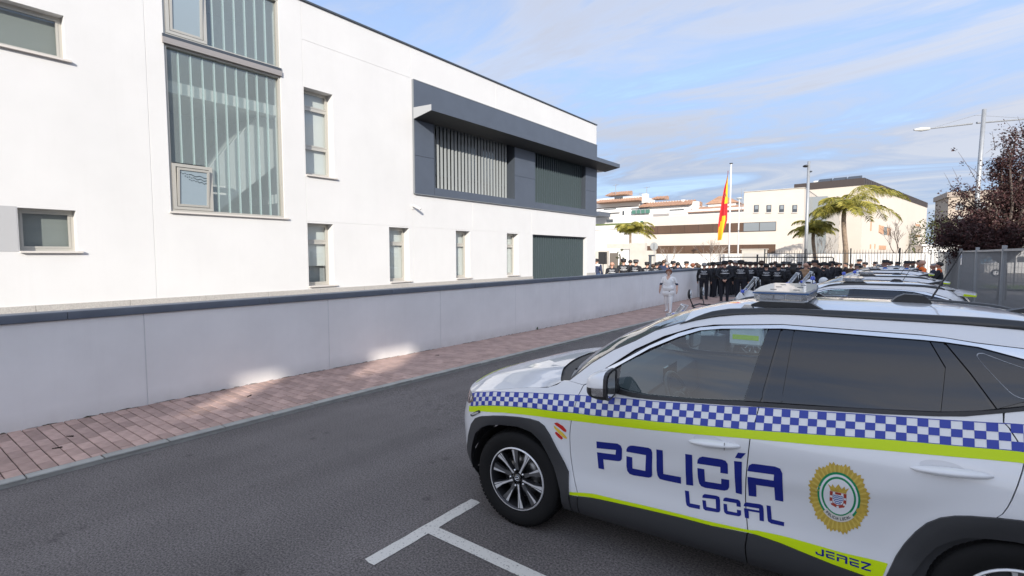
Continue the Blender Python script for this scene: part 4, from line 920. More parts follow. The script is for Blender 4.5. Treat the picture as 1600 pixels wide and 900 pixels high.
            if ua<2:
                tt=.72; u_=ua+(ub-ua)*tt; w_=wa+(wb-wa)*tt
                MB().box(u_-.001,u_+.001,-side*(S(u_,w_)+.028)-.004,-side*(S(u_,w_)+.028)+.004,w_-.021,w_+.021).build('handle_split',M_gap,dr)
        # dark inner lining behind the panels
        patch('door_lining',[(.45,.25),(3.0,.25),(3.1,1.2),(2.6,1.2),(2.0,1.15),(1.3,1.10),(.75,1.085),(.52,1.095)],M_int,car,-.035,.08,0,side=side)
        patch('door_lining',[(.52,.3),(2.5,.3),(2.5,1.20),(2.0,1.15),(1.3,1.10),(.75,1.085),(.52,1.09)],M_intg,car,-.10,.1,0,side=side)
        patch('door_lining',[(-.70,.25),(.45,.25),(.50,1.06),(.1,1.0),(-.3,.9),(-.60,.80)],M_gap,car,-.035,.06,0,[[(p[0],p[1]) for p in TR['archF_in']]],side=side)
        # mirror
        mi=MB(); n=10
        C0=Vector((.715,-side*1.045,1.19)); rows=[]
        for k in range(n+1):
            t=k/n; a=t*math.pi/2      # from rear face (t=0) to front tip
            sc_=math.cos(a)**.62 if t<1 else .02; dx=-.135*math.sin(a)
            for q_ in range(16):
                an=2*math.pi*q_/16; cy_,cz_=math.cos(an),math.sin(an)
                ex=.55; yy=math.copysign(abs(cy_)**ex,cy_)*.125*sc_; zz=math.copysign(abs(cz_)**ex,cz_)*.088*sc_
                rows.append((C0.x+.05+dx+yy*.12*side*-1,C0.y+yy,C0.z+zz-.02*math.sin(a)))
        f=[(i*16+j,i*16+(j+1)%16,(i+1)*16+(j+1)%16,(i+1)*16+j) for i in range(n) for j in range(16)]
        mi.add(rows,f)
        fmz=[]
        mo=obj('door_mirror',rows,f,[M_paint,M_black,M_chrome],car,True)
        for p_ in mo.data.polygons:
            cz=sum(mo.data.vertices[i].co.z for i in p_.vertices)/len(p_.vertices)-C0.z
            p_.material_index=0 if cz>-.022 else (2 if cz>-.034 else 1)
        bz=MB(); ring=[rows[j] for j in range(16)]
        bz.add([(x+.022,y*1.0+ (y-C0.y)*.02,z+(z-C0.z)*.02) for x,y,z in ring]+ring,[(j,(j+1)%16,16+(j+1)%16,16+j) for j in range(16)]+[tuple(range(16))])
        bz.build('mirror_bezel',M_black,mo)
        obj('mirror_glass',[(x+.0235,C0.y+(y-C0.y)*.86,C0.z+(z-C0.z)*.84) for x,y,z in ring],[tuple(range(16))],mat('mirror_silver',(.75,.78,.8),.04,metal=1),mo)
        MB().tube([(.735,-side*.86,1.125),(.735,-side*.93,1.115),(.73,-side*1.0,1.125)],[.035,.03,.028],8).build('mirror_arm',M_black,mo)
    # hood
    nu,nv=26,24; v=[]; f=[]
    def hood_w(u,q): 
        we=interp(EDGE,min(u,.358)) ; t=max(0,min(1,(u+.80)/1.2)); wc=.885+.265*(1-(1-t)**1.75)
        b=1-abs(q)**2.6
        cre=.012*math.exp(-((abs(q)-.62)/.10)**2)*ss(0,.35,t)
        return we+(wc-we)*b+cre
    for i in range(nu+1):
        t=i/nu
        for j in range(nv+1):
            q=-1+2*j/nv; ur=.352-.24*(1-abs(q)**2.2)
            s0,s1=.12,u2s(ur,.885); s=s0+(s1-s0)*t; u_=nose(.885)+.0+(AF*(s/1.95)**2.5 if s<1.95 else AF*(1+(s/1.95-1)/.4))
            u_=min(u_,ur) if t>.99 else u_
            uu=u_; we=interp(EDGE,min(uu,.358)); ve=S(max(uu,nose(we)+.004),we)-.004
            v.append((uu,-q*ve,hood_w(uu,q)+.001))
    for i in range(nu):
        for j in range(nv): f.append((i*(nv+1)+j,i*(nv+1)+j+1,(i+1)*(nv+1)+j+1,(i+1)*(nv+1)+j))
    f=[q[::-1] for q in f]
    hood=obj('hood',v,f,M_paint,car,True)
    # hood lime chevron near the nose and town crest tick
    def hoodpatch(nm,quads,m_):
        vv=[];ff=[]
        for (ua,ub,qa,qb) in quads:
            n=8
            for k in range(n+1):
                q=qa+(qb-qa)*k/n
                for u_ in (ua,ub):
                    we=interp(EDGE,min(u_,.358)); ve=S(u_,we)-.004; vv.append((u_,-q*ve,hood_w(u_,q)+.005))
            b=len(vv)-2*(n+1)
            ff+=[(b+2*k,b+2*k+2,b+2*k+3,b+2*k+1) for k in range(n)]
        return obj(nm,vv,ff,m_,hood,True)
    hoodpatch('lime_stripe',[(-.69,-.66,-.9,.9)],M_lime)
    # cowl and windscreen
    n=16; v=[];f=[]
    for j in range(n+1):
        q=-1+2*j/n; ur=.352-.24*(1-abs(q)**2.2); ub=.43-.16*(1-q*q)
        we=interp(EDGE,min(ur,.358)); ve=S(ur,we)-.004
        v+=[(ur-.01,-q*ve*.995,hood_w(ur,q)-.012),((ur+ub)/2,-q*.86,1.112+.03*(1-q*q)),(ub+.03,-q*.855,1.125+.035*(1-q*q))]
    f=[(3*j+k,3*j+3+k,3*j+4+k,3*j+1+k) for j in range(n) for k in range(2)]
    obj('cowl',v,f,M_black,car,True)
    UPP=[p for p in UP if p[0]<=1.12]
    m_=14; v=[];f=[]
    for i in range(m_+1):
        t=i/m_; L=[UPP[0]]
        k=t*(len(UPP)-1); a=int(min(k,len(UPP)-2)); fr=k-a
        u_=UPP[a][0]+(UPP[a+1][0]-UPP[a][0])*fr; w_=UPP[a][1]+(UPP[a+1][1]-UPP[a][1])*fr; ve=S(u_,w_)-.006
        for j in range(n+1):
            q=-1+2*j/n; sh_f=.17*(1-t)+.07*t
            v.append((u_-sh_f*(1-q*q),-q*ve,w_+.034*(1-abs(q)**2.4)-.002))
    f=[(i*(n+1)+j,(i+1)*(n+1)+j,(i+1)*(n+1)+j+1,i*(n+1)+j+1) for i in range(m_) for j in range(n)]
    obj('windscreen',v,f,M_glassW,car,True)
    # dark frit edge of the windscreen along the pillars
    for side in (1,-1):
        fv=[];
        for i in range(m_+1):
            b=i*(n+1)+(n if side==1 else 0)   # q=+1 -> y negative (left)
            p=v[b]; p2=v[b-1] if side==1 else v[b+1]
            d=Vector(p2)-Vector(p); 
            fv+=[(p[0],p[1],p[2]+.003),(p[0]+d.x*.35,p[1]+d.y*.35,p[2]+d.z*.35+.004)]
        obj('windscreen_seal',fv,[(2*i,2*i+2,2*i+3,2*i+1) for i in range(m_)],M_black,car,True)
    for (ya,yb,xa) in ((.62,-.05,.36),(-.02,-.58,.30)):
        wp_=MB(); wp_.tube([(xa-.02,-ya,1.15),(xa-.05,-(ya+yb)/2,1.165),(xa-.06,-yb,1.175)],[.011,.009,.006],6); wp_.build('wiper',M_black,car)
    # roof
    RU=[p for p in UP if p[0]>=1.1]; m2=22; v=[];f=[]; n2=18
    for i in range(m2+1):
        u_=1.12+(3.16-1.12)*i/m2; w_=interp(UP,u_); ve=S(u_,w_)-.002
        crown=.03+.025*math.sin(math.pi*min(1,(u_-1.0)/2.2))
        for j in range(n2+1):
            q=-1+2*j/n2; sf=.07*(1-q*q)*(1 if i==0 else max(0,1-i/4)); tl=.10*(1-q*q)*max(0,(i-m2+3)/3)
            rib=.0045*(ss(.50,.56,abs(q))-ss(.86,.92,abs(q)))
            v.append((u_-sf+tl,-q*ve,w_+crown*(1-abs(q)**2.4)+(.055 if False else 0)-rib))
    f=[(i*(n2+1)+j,(i+1)*(n2+1)+j,(i+1)*(n2+1)+j+1,i*(n2+1)+j+1) for i in range(m2) for j in range(n2)]
    roof=obj('roof',v,f,M_paint,car,True)
    for side in (1,-1):
        rl=MB(); pts=[]; RT=TR['rail_top']
        us=[1.09+(2.95-1.09)*k/40 for k in range(41)]
        rows=[]
        for u_ in us:
            wb=interp(UP,u_)-.003; wt=interp(RT+[(2.8,1.648),(2.9,1.622),(2.95,1.598)],u_); wt=max(wt,wb+.002); vb=S(u_,wb); h=wt-wb
            rows.append([(u_,-side*(vb+.004),wb),(u_,-side*(vb+.006),wb+h*.45),(u_,-side*(vb-.001),wb+h*.52),(u_,-side*(vb-.002),wb+h*.9),(u_,-side*(vb-.016),wt+.001),(u_,-side*(vb-.034),wt-.006),(u_,-side*(vb-.040),wb+.004)])
        vv=[p for r_ in rows for p in r_]; ff=[(i*7+j,i*7+j+1,(i+1)*7+j+1,(i+1)*7+j) for i in range(40) for j in range(6)]
        if side<0: ff=[q_[::-1] for q_ in ff]
        obj('roof_rail',vv,ff,mat('rail_black',(.016,.017,.019),.3,coat=.25),car,True)
    # tailgate, rear glass, spoiler
    v=[];f=[];n3=14
    prof=[(3.16,1.52,.545),(3.24,1.43,.60),(3.36,1.25,.70),(3.46,1.10,.76),(3.53,.95,.80),(3.575,.75,.82),(3.585,.50,.82),(3.53,.33,.80)]
    for (u_,w_,hv) in prof:
        for j in range(n3+1):
            q=-1+2*j/n3; v.append((u_+.06*(1-q*q)-.02,-q*hv,w_+.01*(1-q*q)))
    f=[(i*(n3+1)+j,i*(n3+1)+j+1,(i+1)*(n3+1)+j+1,(i+1)*(n3+1)+j)[::-1] for i in range(len(prof)-1) for j in range(n3)]
    tg=obj('tailgate',v,f,M_paint,car,True)
    rg=[];
    for (u_,w_,hv) in prof[1:4]:
        for j in range(n3+1): q=-1+2*j/n3; rg.append((u_+.06*(1-q*q)-.014,-q*hv*.9,w_+.01*(1-q*q)))
    obj('rear_glass',rg,[(i*(n3+1)+j,i*(n3+1)+j+1,(i+1)*(n3+1)+j+1,(i+1)*(n3+1)+j)[::-1] for i in range(2) for j in range(n3)],M_glassD,tg,True)
    for side in (1,-1):
        MB().prism([(3.40,.92),(3.56,.90),(3.57,1.0),(3.42,1.06)],'y',-side*.86,-side*.55).build('tail_lamp',mat('tail_red',(.25,.01,.012),.2,coat=.8),tg)
    spv=MB(); n4=14; rows=[]
    for j in range(n4+1):
        q=-1+2*j/n4; b=1-q*q; hv=-q*.56
        rows.append([(3.06+.05*b,hv,1.552+.035*b),(3.34+.07*b,hv*1.02,1.495+.03*b),(3.345+.07*b,hv*1.02,1.465+.03*b),(3.12+.05*b,hv,1.475+.03*b)])
    vv=[p for r_ in rows for p in r_]; ff=[(j*4+k,j*4+4+k,j*4+4+(k+1)%4,j*4+(k+1)%4)[::-1] for j in range(n4) for k in range(4)]+[(0,1,2,3),tuple(n4*4+k for k in (3,2,1,0))]
    sp_=obj('spoiler',vv,ff,M_paint,car); 
    vl=[];
    for r_ in rows: vl+=[(r_[2][0]+.002,r_[2][1]*1.01,r_[2][2]-.002),(r_[1][0]+.002,r_[1][1]*1.01,r_[1][2]-.006)]
    vl2=[(3.18,-.578,1.476),(3.346,-.578,1.464),(3.346,-.578,1.494),(3.20,-.578,1.515)]
    obj('lime_stripe',vl+vl2+[(a,-b,c) for a,b,c in vl2],[(2*j,2*j+1,2*j+3,2*j+2) for j in range(n4)]+[(2*n4+2,2*n4+3,2*n4+4,2*n4+5),(2*n4+9,2*n4+8,2*n4+7,2*n4+6)],M_lime,sp_)
    # light bar
    U0,U1,V0,V1,W0,W1=1.492,1.778,.50,-.56,1.700,1.757
    def bar(x0,x1,ins): return [(x0+ins,-(V0-.0)),(x1-ins,-(V0-.0)),(x1+.015,-(V0-.16)),(x1+.03,0),(x1+.015,-(V1+.16)),(x1-ins,-V1),(x0+ins,-V1),(x0-.015,-(V1+.16)),(x0-.03,0),(x0-.015,-(V0-.16))]
    lb=MB().prism(bar(U0+.012,U1-.012,.0),'z',W0-.006,W0+.004).build('light_bar',M_led,car)
    MB().prism(bar(U0,U1,.0),'z',W0+.0045,W1-.016).build('lens',M_lens,lb)
    MB().prism(bar(U0-.004,U1+.004,-.004),'z',W1-.0155,W1-.006).build('blue_band',mat('bar_blue',(.02,.09,.25),.3,coat=.6),lb)
    MB().prism(bar(U0+.004,U1-.004,.004),'z',W1-.0055,W1+.001).build('cover',mat('bar_top',(.60,.59,.56),.28,coat=.5),lb)
    for (a,b) in ((.03,.105),(.112,.166),(.176,.258)):
        MB().box(U0+a,U0+b,-V0+.012,-V0+.05,W0+.008,W1-.02,.004).build('led_module',M_led if a!=.112 else mat('led_light',(.48,.50,.54),.3,metal=.3),lb)
    for k in range(7):
        y=-V0+.16+k*.14
        MB().box(U1-.04,U1-.006,y,y+.12,W0+.008,W1-.02,.004).build('led_module',M_led,lb)
        MB().box(U0+.01,U0+.04,y,y+.12,W0+.008,W1-.02,.004).build('led_module',M_led,lb)
    for k in range(3):
        for dx in (.07,.2): box('vent_slot',U0+dx,U0+dx+.035,-V0+.18+k*.30,-V0+.188+k*.30,W1+.0015,W1+.004,M_gap,lb)
    for y,sgn in ((-.47,1),(.47,-1)):
        MB().prism([(1.44,1.658),(1.86,1.658),(1.80,1.694),(1.53,1.694)],'y',y-.035,y+.035).build('mount_foot',M_black,lb)
        MB().prism([(1.43,1.652),(1.50,1.652),(1.485,1.675),(1.45,1.675)],'y',y-.05*sgn,y-.10*sgn).build('mount_clamp',M_chrome,lb)
    # antenna and fin
    MB().prism([(2.19,1.67),(2.41,1.67),(2.395,1.70),(2.36,1.733),(2.27,1.737),(2.235,1.72)],'y',-.045,.045).build('antenna_base',M_black,car)
    MB().tube([(2.40,0,1.71),(2.47,.0,1.86),(2.53,0,1.995)],[.006,.0045,.003],6).build('antenna_whip',M_black,car)
    MB().prism([(2.72,1.655),(2.98,1.64),(2.975,1.715),(2.94,1.715)],'y',-.03,.03).build('shark_fin',M_black,car)
    # underbody, interior
    box('underbody',-.30,3.3,-.76,.76,.17,.30,M_gap,car)
    for c in (0,2.68):
        rr=.42
        for side in (1,-1):
            wl_=MB()
            pts=[(c+rr*math.cos(math.pi*k/16),.33+rr*math.sin(math.pi*k/16)) for k in range(17)]
            vv=[(x,-side*.50,z) for x,z in pts]+[(x,-side*.885,z) for x,z in pts]
            wl_.add(vv,[(k,k+1,18+k,17+k) for k in range(16)]+[tuple(range(17))])
            wl_.build('wheel_well',M_gap,car)
    inn=MB(); inn.prism([(.38,1.10),(.62,1.10),(.84,1.03),(.88,.80),(.60,.45),(.38,.45)],'y',-.80,.80); ds=inn.build('dashboard',M_intg,car)
    MB().prism([(.80,1.02),(.97,.99),(.97,.97),(.82,.82)],'y',-.52,-.20).build('instrument_hood',M_int,ds)
    box('screen',.835,.85,-.16,.16,1.02,1.13,M_gblk,ds)
    box('cabin_floor',.45,3.2,-.80,.80,.30,.36,M_int,car)
    for y in (-.37,.37):
        s_=MB(); s_.prism([(1.15,.48),(1.62,.50),(1.62,.64),(1.18,.66)],'y',y-.24,y+.24); s_.prism([(1.56,.60),(1.70,.58),(1.92,1.16),(1.83,1.20)],'y',y-.23,y+.23); st_=s_.build('front_seat',M_int,car)
        MB().prism([(1.86,1.22),(1.95,1.20),(1.99,1.38),(1.90,1.40)],'y',y-.12,y+.12).build('headrest',M_int,st_)
    s_=MB(); s_.prism([(2.15,.5),(2.7,.52),(2.95,1.15),(2.85,1.2),(2.6,.70),(2.15,.68)],'y',-.62,.62); s_.build('rear_seat',M_int,car)
    sw=MB(); cx=Vector((1.02,-.37,.98)); ax=Vector((.90,0,.44)).normalized(); e1=Vector((0,1,0)); e2=ax.cross(e1)
    sw.tube([cx+(e1*math.cos(2*math.pi*k/28)+e2*math.sin(2*math.pi*k/28))*.185 for k in range(29)],.016,8,False)
    for a in (.2,2.94,4.71): sw.tube([cx-ax*.015,cx+(e1*math.cos(a)+e2*math.sin(a))*.18],[.03,.016],6)
    sw.ell(cx-ax*.01,(.05,.06,.05)); sw.build('steering_wheel',mat('wheel_leather',(.03,.03,.032),.4),car,True)
    MB().box(1.02,1.05,-.12,.12,1.44,1.50,.01).build('interior_mirror',M_black,car)
    box('headliner',1.2,3.1,-.52,.52,1.575,1.585,mat('headliner',(.35,.35,.34),.9),car)
    # wheels
    wheel0=None
    for c in (0,2.68):
        for side in (1,-1):
            if wheel0 is None: wheel0=make_wheel(car); w_=wheel0
            else: w_=copy_tree(wheel0,car)
            w_.location=(c,-side*.815,.352); w_.rotation_euler=(0,R(13),0) if side==1 else (0,R(13),math.pi)
    # front plate, grille
    g=patch('grille',[(nose(w)+2e-4,w) for w in (.78,.7,.6,.5)]+[(-.79,.5),(-.76,.6),(-.73,.72),(-.72,.78)],M_gblk,car,.006,.04,.004)
    patch('grille',[(nose(w)+2e-4,w) for w in (.78,.7,.6,.5)]+[(-.79,.5),(-.76,.6),(-.73,.72),(-.72,.78)],M_gblk,car,.006,.04,.004,side=-1)
    box('number_plate',-.862,-.85,-.26,.26,.42,.53,M_dwhite,car,.003)
    return car
def badge(car,side):
    """gold rayed badge with green ring, crest and scroll, drawn flat on the rear door"""
    cu,cw,ru,rw=1.970,.733,.137,.196
    P=lambda a,r:(cu+ru*r*math.cos(a),cw+rw*r*math.sin(a)+.0*r)
    star=[]; N=24
    prof=[.87,.945,.90,1.0,.93,1.0,.90,.945]
    rn_=random.Random(5)
    for k in range(N*4):
        star.append(P(2*math.pi*k/(N*4),prof[k%8]*(1+.02*math.sin(6*math.pi*k/(N*4)))))
    b=patch('badge',star,M_gold,car,.0024,.03,0,side=side,grid=False)
    rays=[]
    for k in range(36):
        a=2*math.pi*k/36; rays.append([P(a-.035,.62),P(a-.03,.90),P(a+.03,.90),P(a+.035,.62)])
    patch('badge_rays',rays,mat('badge_gold_light',(.62,.47,.10),.4),b,.0028,.03,0,side=side,grid=False)
    el=lambda ru_,rw_:[(cu+.001+ru_*math.cos(2*math.pi*k/40),cw+.008+rw_*math.sin(2*math.pi*k/40)) for k in range(40)]
    patch('badge_ring',el(.093,.132),M_green,b,.0032,.03,0,side=side,grid=False); patch('badge_ring',el(.084,.120),M_dwhite,b,.0036,.03,0,side=side,grid=False)
    patch('badge_ring',el(.075,.108),M_green,b,.0040,.03,0,side=side,grid=False); patch('badge_field',el(.066,.097),M_dwhite,b,.0044,.03,0,side=side,grid=False)
    # crest: shield with red bordure, blue and white waves, crown above
    sx,sy=cu-.001,cw-.005
    shp=lambda k:[(sx-.036*k,sy+.038*k),(sx+.036*k,sy+.038*k),(sx+.036*k,sy-.018*k),(sx+.028*k,sy-.040*k),(sx,sy-.052*k),(sx-.028*k,sy-.040*k),(sx-.036*k,sy-.018*k)]
    patch('crest',shp(1),mat('crest_red',(.38,.05,.03),.4),b,.0048,.02,0,side=side,grid=False)
    patch('crest_border_mark',[[(sx+x-.005,sy+y-.006),(sx+x+.005,sy+y-.006),(sx+x+.005,sy+y+.006),(sx+x-.005,sy+y+.006)] for x,y in ((-.018,.031),(.018,.031),(-.030,.008),(.030,.008),(-.028,-.024),(.028,-.024),(0,-.045))],M_dwhite,b,.0056,.02,0,side=side,grid=False)
    patch('crest_field',shp(.66),M_dwhite,b,.0052,.02,0,side=side,grid=False)
    wv=[]
    for k in range(5):
        y=sy+.020-.0105*k; hw=.0225 if k<3 else .018-.004*(k-3)
        pts=[(sx-hw+2*hw*i/10,y+.0018*math.sin(i*1.6)) for i in range(11)]
        wv.append(pts+[(x,y_-.0052) for x,y_ in pts[::-1]])
    patch('crest_waves',wv,mat('crest_blue',(.02,.10,.38),.4),b,.0060,.02,0,side=side,grid=False)
    cr_=[(sx-.034,sy+.040),(sx+.034,sy+.040),(sx+.036,sy+.052),(sx+.046,sy+.074),(sx+.030,sy+.062),(sx+.026,sy+.078),(sx+.014,sy+.060),(sx,sy+.084),(sx-.014,sy+.060),(sx-.026,sy+.078),(sx-.030,sy+.062),(sx-.046,sy+.074),(sx-.036,sy+.052)]
    patch('crown',cr_,M_gold,b,.0056,.02,0,side=side,grid=False)
    # scroll with the words POLICIA LOCAL
    def arc(a,r): return (cu+.001+.085*r*math.cos(a),cw+.008+.124*r*math.sin(a))
    A0,A1=R(-133),R(-43)
    sc_=[arc(A0+(A1-A0)*k/14,1.11) for k in range(15)]+[arc(A1+(A0-A1)*k/14,.84) for k in range(15)]
    patch('scroll',sc_,mat('scroll_cream',(.62,.60,.55),.5),b,.0050,.02,0,side=side,grid=False)
    G5={'P':["111","101","111","100","100"],'O':["111","101","101","101","111"],'L':["100","100","100","100","111"],'I':["1","1","1","1","1"],'C':["111","100","100","100","111"],'A':["010","101","111","101","101"],' ':["0","0","0","0","0"]}
    txt='POLICIA LOCAL'; tot=sum(len(G5[c][0])+1 for c in txt); pos=0; cells=[]
    if side<0: pass
    for c in txt:
        g=G5[c]
        for r_ in range(5):
            for k in range(len(g[0])):
                if g[r_][k]=='1':
                    a=R(-127)+R(78)*(pos+k)/tot; a2=R(-127)+R(78)*(pos+k+1)/tot; q0,q1=1.04-.13*((4-r_)/5)-.0,1.04-.13*((5-r_)/5)
                    if side<0: a,a2=R(-180)-a2,R(-180)-a
                    cells.append([arc(a,q0),arc(a2,q0),arc(a2,q1),arc(a,q1)])
        pos+=len(g[0])+1
    patch('scroll_lettering',cells,mat('ink_black',(.02,.025,.04),.5),b,.0056,.02,0,side=side,grid=False)
def make_wheel(parent):
    """wheel centred on its hub, outer face towards -y"""
    w=bpy.data.objects.new('wheel',None); link(w,parent); w.empty_display_size=.1
    ro=.352; t=MB()
    prof=[(.222,-.085),(.245,-.098),(.285,-.106),(.318,-.103),(.338,-.092),(.348,-.078),(.352,-.05),(.352,.05),(.348,.078),(.338,.092),(.30,.10),(.245,.095),(.222,.085)]
    t.lathe(prof,'y',seg=56); t.build('tyre',M_rub,w,True)
    tb=MB()
    for k in range(72):
        a=2*math.pi*k/72
        for (y0,y1,ofs) in ((-.092,-.052,0),(-.044,-.004,.5),(.004,.044,0),(.052,.092,.5)):
            a0=a+ofs*.043; a1=a0+.058
            r0_,r1=(.347 if abs(y0)>.06 else .351),.3545
            vv=[]
            for rr in (r0_,r1):
                for aa,yy in ((a0,y0),(a1,y0),(a1,y1),(a0,y1)): 
                    edge=.008 if abs(yy)>.085 and rr==r1 else 0
                    vv.append(((rr-edge)*math.cos(aa),yy,(rr-edge)*math.sin(aa)))
            tb.add(vv,[(4,5,6,7),(0,1,5,4),(1,2,6,5),(2,3,7,6),(3,0,4,7)])
    tb.build('tread',M_rub,w)
    rm=MB(); rm.lathe([(.232,-.090),(.228,-.098),(.219,-.096),(.212,-.082),(.205,-.02),(.20,.06),(.225,.085)],'y',seg=48); rim=rm.build('rim',M_alloyd,w,True)
    MB().lathe([(.2325,-.0915),(.2285,-.0995),(.222,-.0985)],'y',seg=48).build('rim_lip',M_alloy,rim,True)
    MB().lathe([(.155,-.01),(.155,.012),(.05,.012),(.05,-.01)],'y',seg=32,closed=True).build('brake_disc',M_disc,w,True)
    MB().lathe([(.001,.055),(.20,.055)],'y',seg=24).build('hub_back',M_gap,w)
    def pol(r,a): return (r*math.cos(a),r*math.sin(a))
    yb=-.045; F=lambda r:-.088+.013*(1-r/.216)
    def blade(nm,pl,m_,lift=0.0,back=True,par=None):
        """pl: list of (r, angle) round the blade's outline"""
        pts=[pol(r,a_) for r,a_ in pl]; n=len(pts); b_=MB(); fr=[(x,F(math.hypot(x,z))-lift,z) for x,z in pts]
        if back: b_.add(fr+[(x,yb,z) for x,z in pts],[tuple(range(n))[::-1]]+[(i,(i+1)%n,n+(i+1)%n,n+i) for i in range(n)])
        else: b_.add(fr,[tuple(range(n))[::-1]])
        return b_.build(nm,m_,par or rim)
    for k in range(5):
        a=2*math.pi*k/5+.05
        s_=blade('spoke',[(.040,a-.40),(.040,a+.40),(.085,a+.15),(.140,a+.10),(.217,a+.15),(.217,a-.13),(.140,a-.085),(.085,a-.13)],M_alloyd)
        blade('spoke_face',[(.046,a-.16),(.046,a+.20),(.095,a+.075),(.150,a+.075),(.217,a+.135),(.217,a+.005),(.150,a-.012),(.130,a-.035),(.085,a-.050)],M_alloy,.0012,False,s_)
        blade('spoke_face',[(.095,a-.085),(.128,a-.060),(.150,a-.036),(.217,a-.022),(.217,a-.075),(.150,a-.065)],M_alloy,.0012,False,s_)
        a2=a+.63
        s2=blade('spoke',[(.060,a2-.28),(.060,a2+.22),(.120,a2+.10),(.217,a2+.10),(.217,a2-.17),(.120,a2-.12)],mat('gunmetal',(.13,.13,.135),.35,metal=.6),-.010)
        blade('spoke_face',[(.110,a2+.035),(.112,a2+.075),(.217,a2+.095),(.217,a2-.005)],M_alloy,-.0085,False,s2)
    MB().lathe([(.001,-.082),(.030,-.082),(.034,-.078),(.034,-.05)],'y',seg=20).build('hub_cap',M_gblk,rim,True)
    em=MB()
    for s_ in (1,-1): em.tube([(s_*.010,-.0835,.014),(s_*.012,-.0835,0),(s_*.010,-.0835,-.014)],.0022,5)
    em.tube([(-.011,-.0835,-.004),(.011,-.0835,.005)],.002,5)
    ring=[(.021*math.cos(2*math.pi*k/20),-.0832,.015*math.sin(2*math.pi*k/20)) for k in range(21)]
    em.tube(ring,.0017,4,False); em.build('hub_emblem',M_chrome,rim)
    for k in range(5):
        a=2*math.pi*k/5+.9; x,z=pol(.060,a)
        MB().lathe([(.001,-.086),(.008,-.085),(.010,-.07)],'y',(x,0,z),8).build('wheel_nut',M_chrome,rim,True)
    return w
GRP='white police patrol cars parked side by side'
C0=build_car('police_car','white police car nearest the camera with blue checker band and POLICIA LOCAL lettering',(-2.2417,3.8214,0),R(4),GRP)
CL=[('second police car in the row, a lower estate directly behind the nearest one',(-2.31,11.6,GZ(11.6)),3),('third police car in the row, seen only above the roofs',(-2.34,16.85,GZ(16.9)),3),('fourth police car in the row, second from the far end',(-2.39,23.3,GZ(23)),3),('last police car, at the far end of the parked row',(-2.40,29.9,GZ(30)),3)]
for lab,lc,a in CL:      # the cars further on are a lower model
    c=copy_tree(C0); c.location=lc; c.rotation_euler=(0,0,R(a)); c.scale=(.98,.97,.92); c['label']=lab
    for w in c.children:
        if w.name.startswith('wheel') and w.type=='EMPTY':
            k=.92; w.scale=(k/.98,1,1); w.rotation_euler=(0,0,w.rotation_euler.z)
# ------------------------------------------------------------------ far setting
def gp(px,d,z=0): p=at(px,398,d); return Vector((p.x,p.y,z))
def zpx(py,d): return CAM_H+(398.5-py)*d/FPX
def wall_quadbox(name,a,b,thick,z0,z1,m,parent):
    """upright box along ground line a->b (xy), thickness away from camera"""
    a=Vector((a[0],a[1],0)); b=Vector((b[0],b[1],0)); d=(b-a).normalized(); n=Vector((-d.y,d.x,0))*thick
    P=[a,b,b+n,a+n]
    return MB().add([(p.x,p.y,z0) for p in P]+[(p.x,p.y,z1) for p in P],[(3,2,1,0),(4,5,6,7),(0,1,5,4),(1,2,6,5),(2,3,7,6),(3,0,4,7)]).build(name,m,parent)
# --- cream school-like building with brown window bands (faces the street end)
YA=56.0
ca=thing('cream_building','long cream stone building with two brown window bands and four small windows','building',(0,YA,0))
def AX(px,py): p=at_y(px,py,YA); return p.x,p.z
x0,zt=AX(1006,338); x1,_=AX(1162,334); x2,zT=AX(1257,293); x1b,zT1=AX(1162,301); zw=(zt+_)/2; zTT=(zT+zT1)/2
bx_=lambda n,a,b,c,d,m,dy=0.0,par=ca,th=.12: MB().box(a,b,dy-th,dy,c,d).build(n,m,par)
MB().box(x0,x1-.002,0,14,-.1,zw).build('wing',M_cream,ca); MB().box(x1,x2,0,16,-.1,zTT).build('tower',M_cream,ca)
xb1=AX(1008,365)[0]; xb2=AX(1212.5,361)[0]; zb=[AX(1110,y)[1] for y in (350,363.6,383,395.7)]
for (za_,zb_,nm) in ((zb[1],zb[0],0),(zb[3],zb[2],1)):
    n=9; band=MB().box(xb1,xb2,-.06,-.002,za_,zb_).build('window_band',mat('band_frame',(.06,.038,.026),.5),ca)
    for k in range(n):
        a=xb1+(xb2-xb1)*k/n+.03; b=xb1+(xb2-xb1)*(k+1)/n-.03
        MB().box(a,b,-.075,-.061,za_+.05,zb_-.05).build('pane',M_brown if not(nm==0 and k>=7) else M_paneg,band)
for k in range(5):
    z=zt*(.12+.19*k); MB().box(x0,x2,-.012,-.002,z,z+.03).build('stone_course',mat('cream_joint',(.62,.56,.48),.8),ca)
for px in (1182,1201.5,1221.5,1242):
    a,z1=AX(px-3.5,320.5); b,z0=AX(px+3.5,331.5)
    w=MB().box(a,b,-.05,-.002,z0,z1).build('window',M_pane,ca); MB().box(a+.08,b-.05,-.06,-.051,z0+.3,z1-.05).build('blind',M_paneg,w); MB().box(a-.05,b+.05,-.09,-.052,z0-.08,z0).build('sill',M_sill,w)
MB().box(x1-.05,x2+.05,-.08,16,zTT+.001,zTT+.06).build('coping',mat('coping_light',(.5,.47,.42),.7),ca)
MB().box(x2+.02,x2+1.6,3,16,-.1,zTT-.6).build('stair_core',M_paneg,ca)
ld_=MB()
for s_ in (0,.35): ld_.tube([(x1-.25,-.05-s_*.0,zTT-2.0+s_*0),(x1-.25+s_,-.05,zTT+.4)],.02,5)
ld_.build('roof_ladder',M_pole,ca)
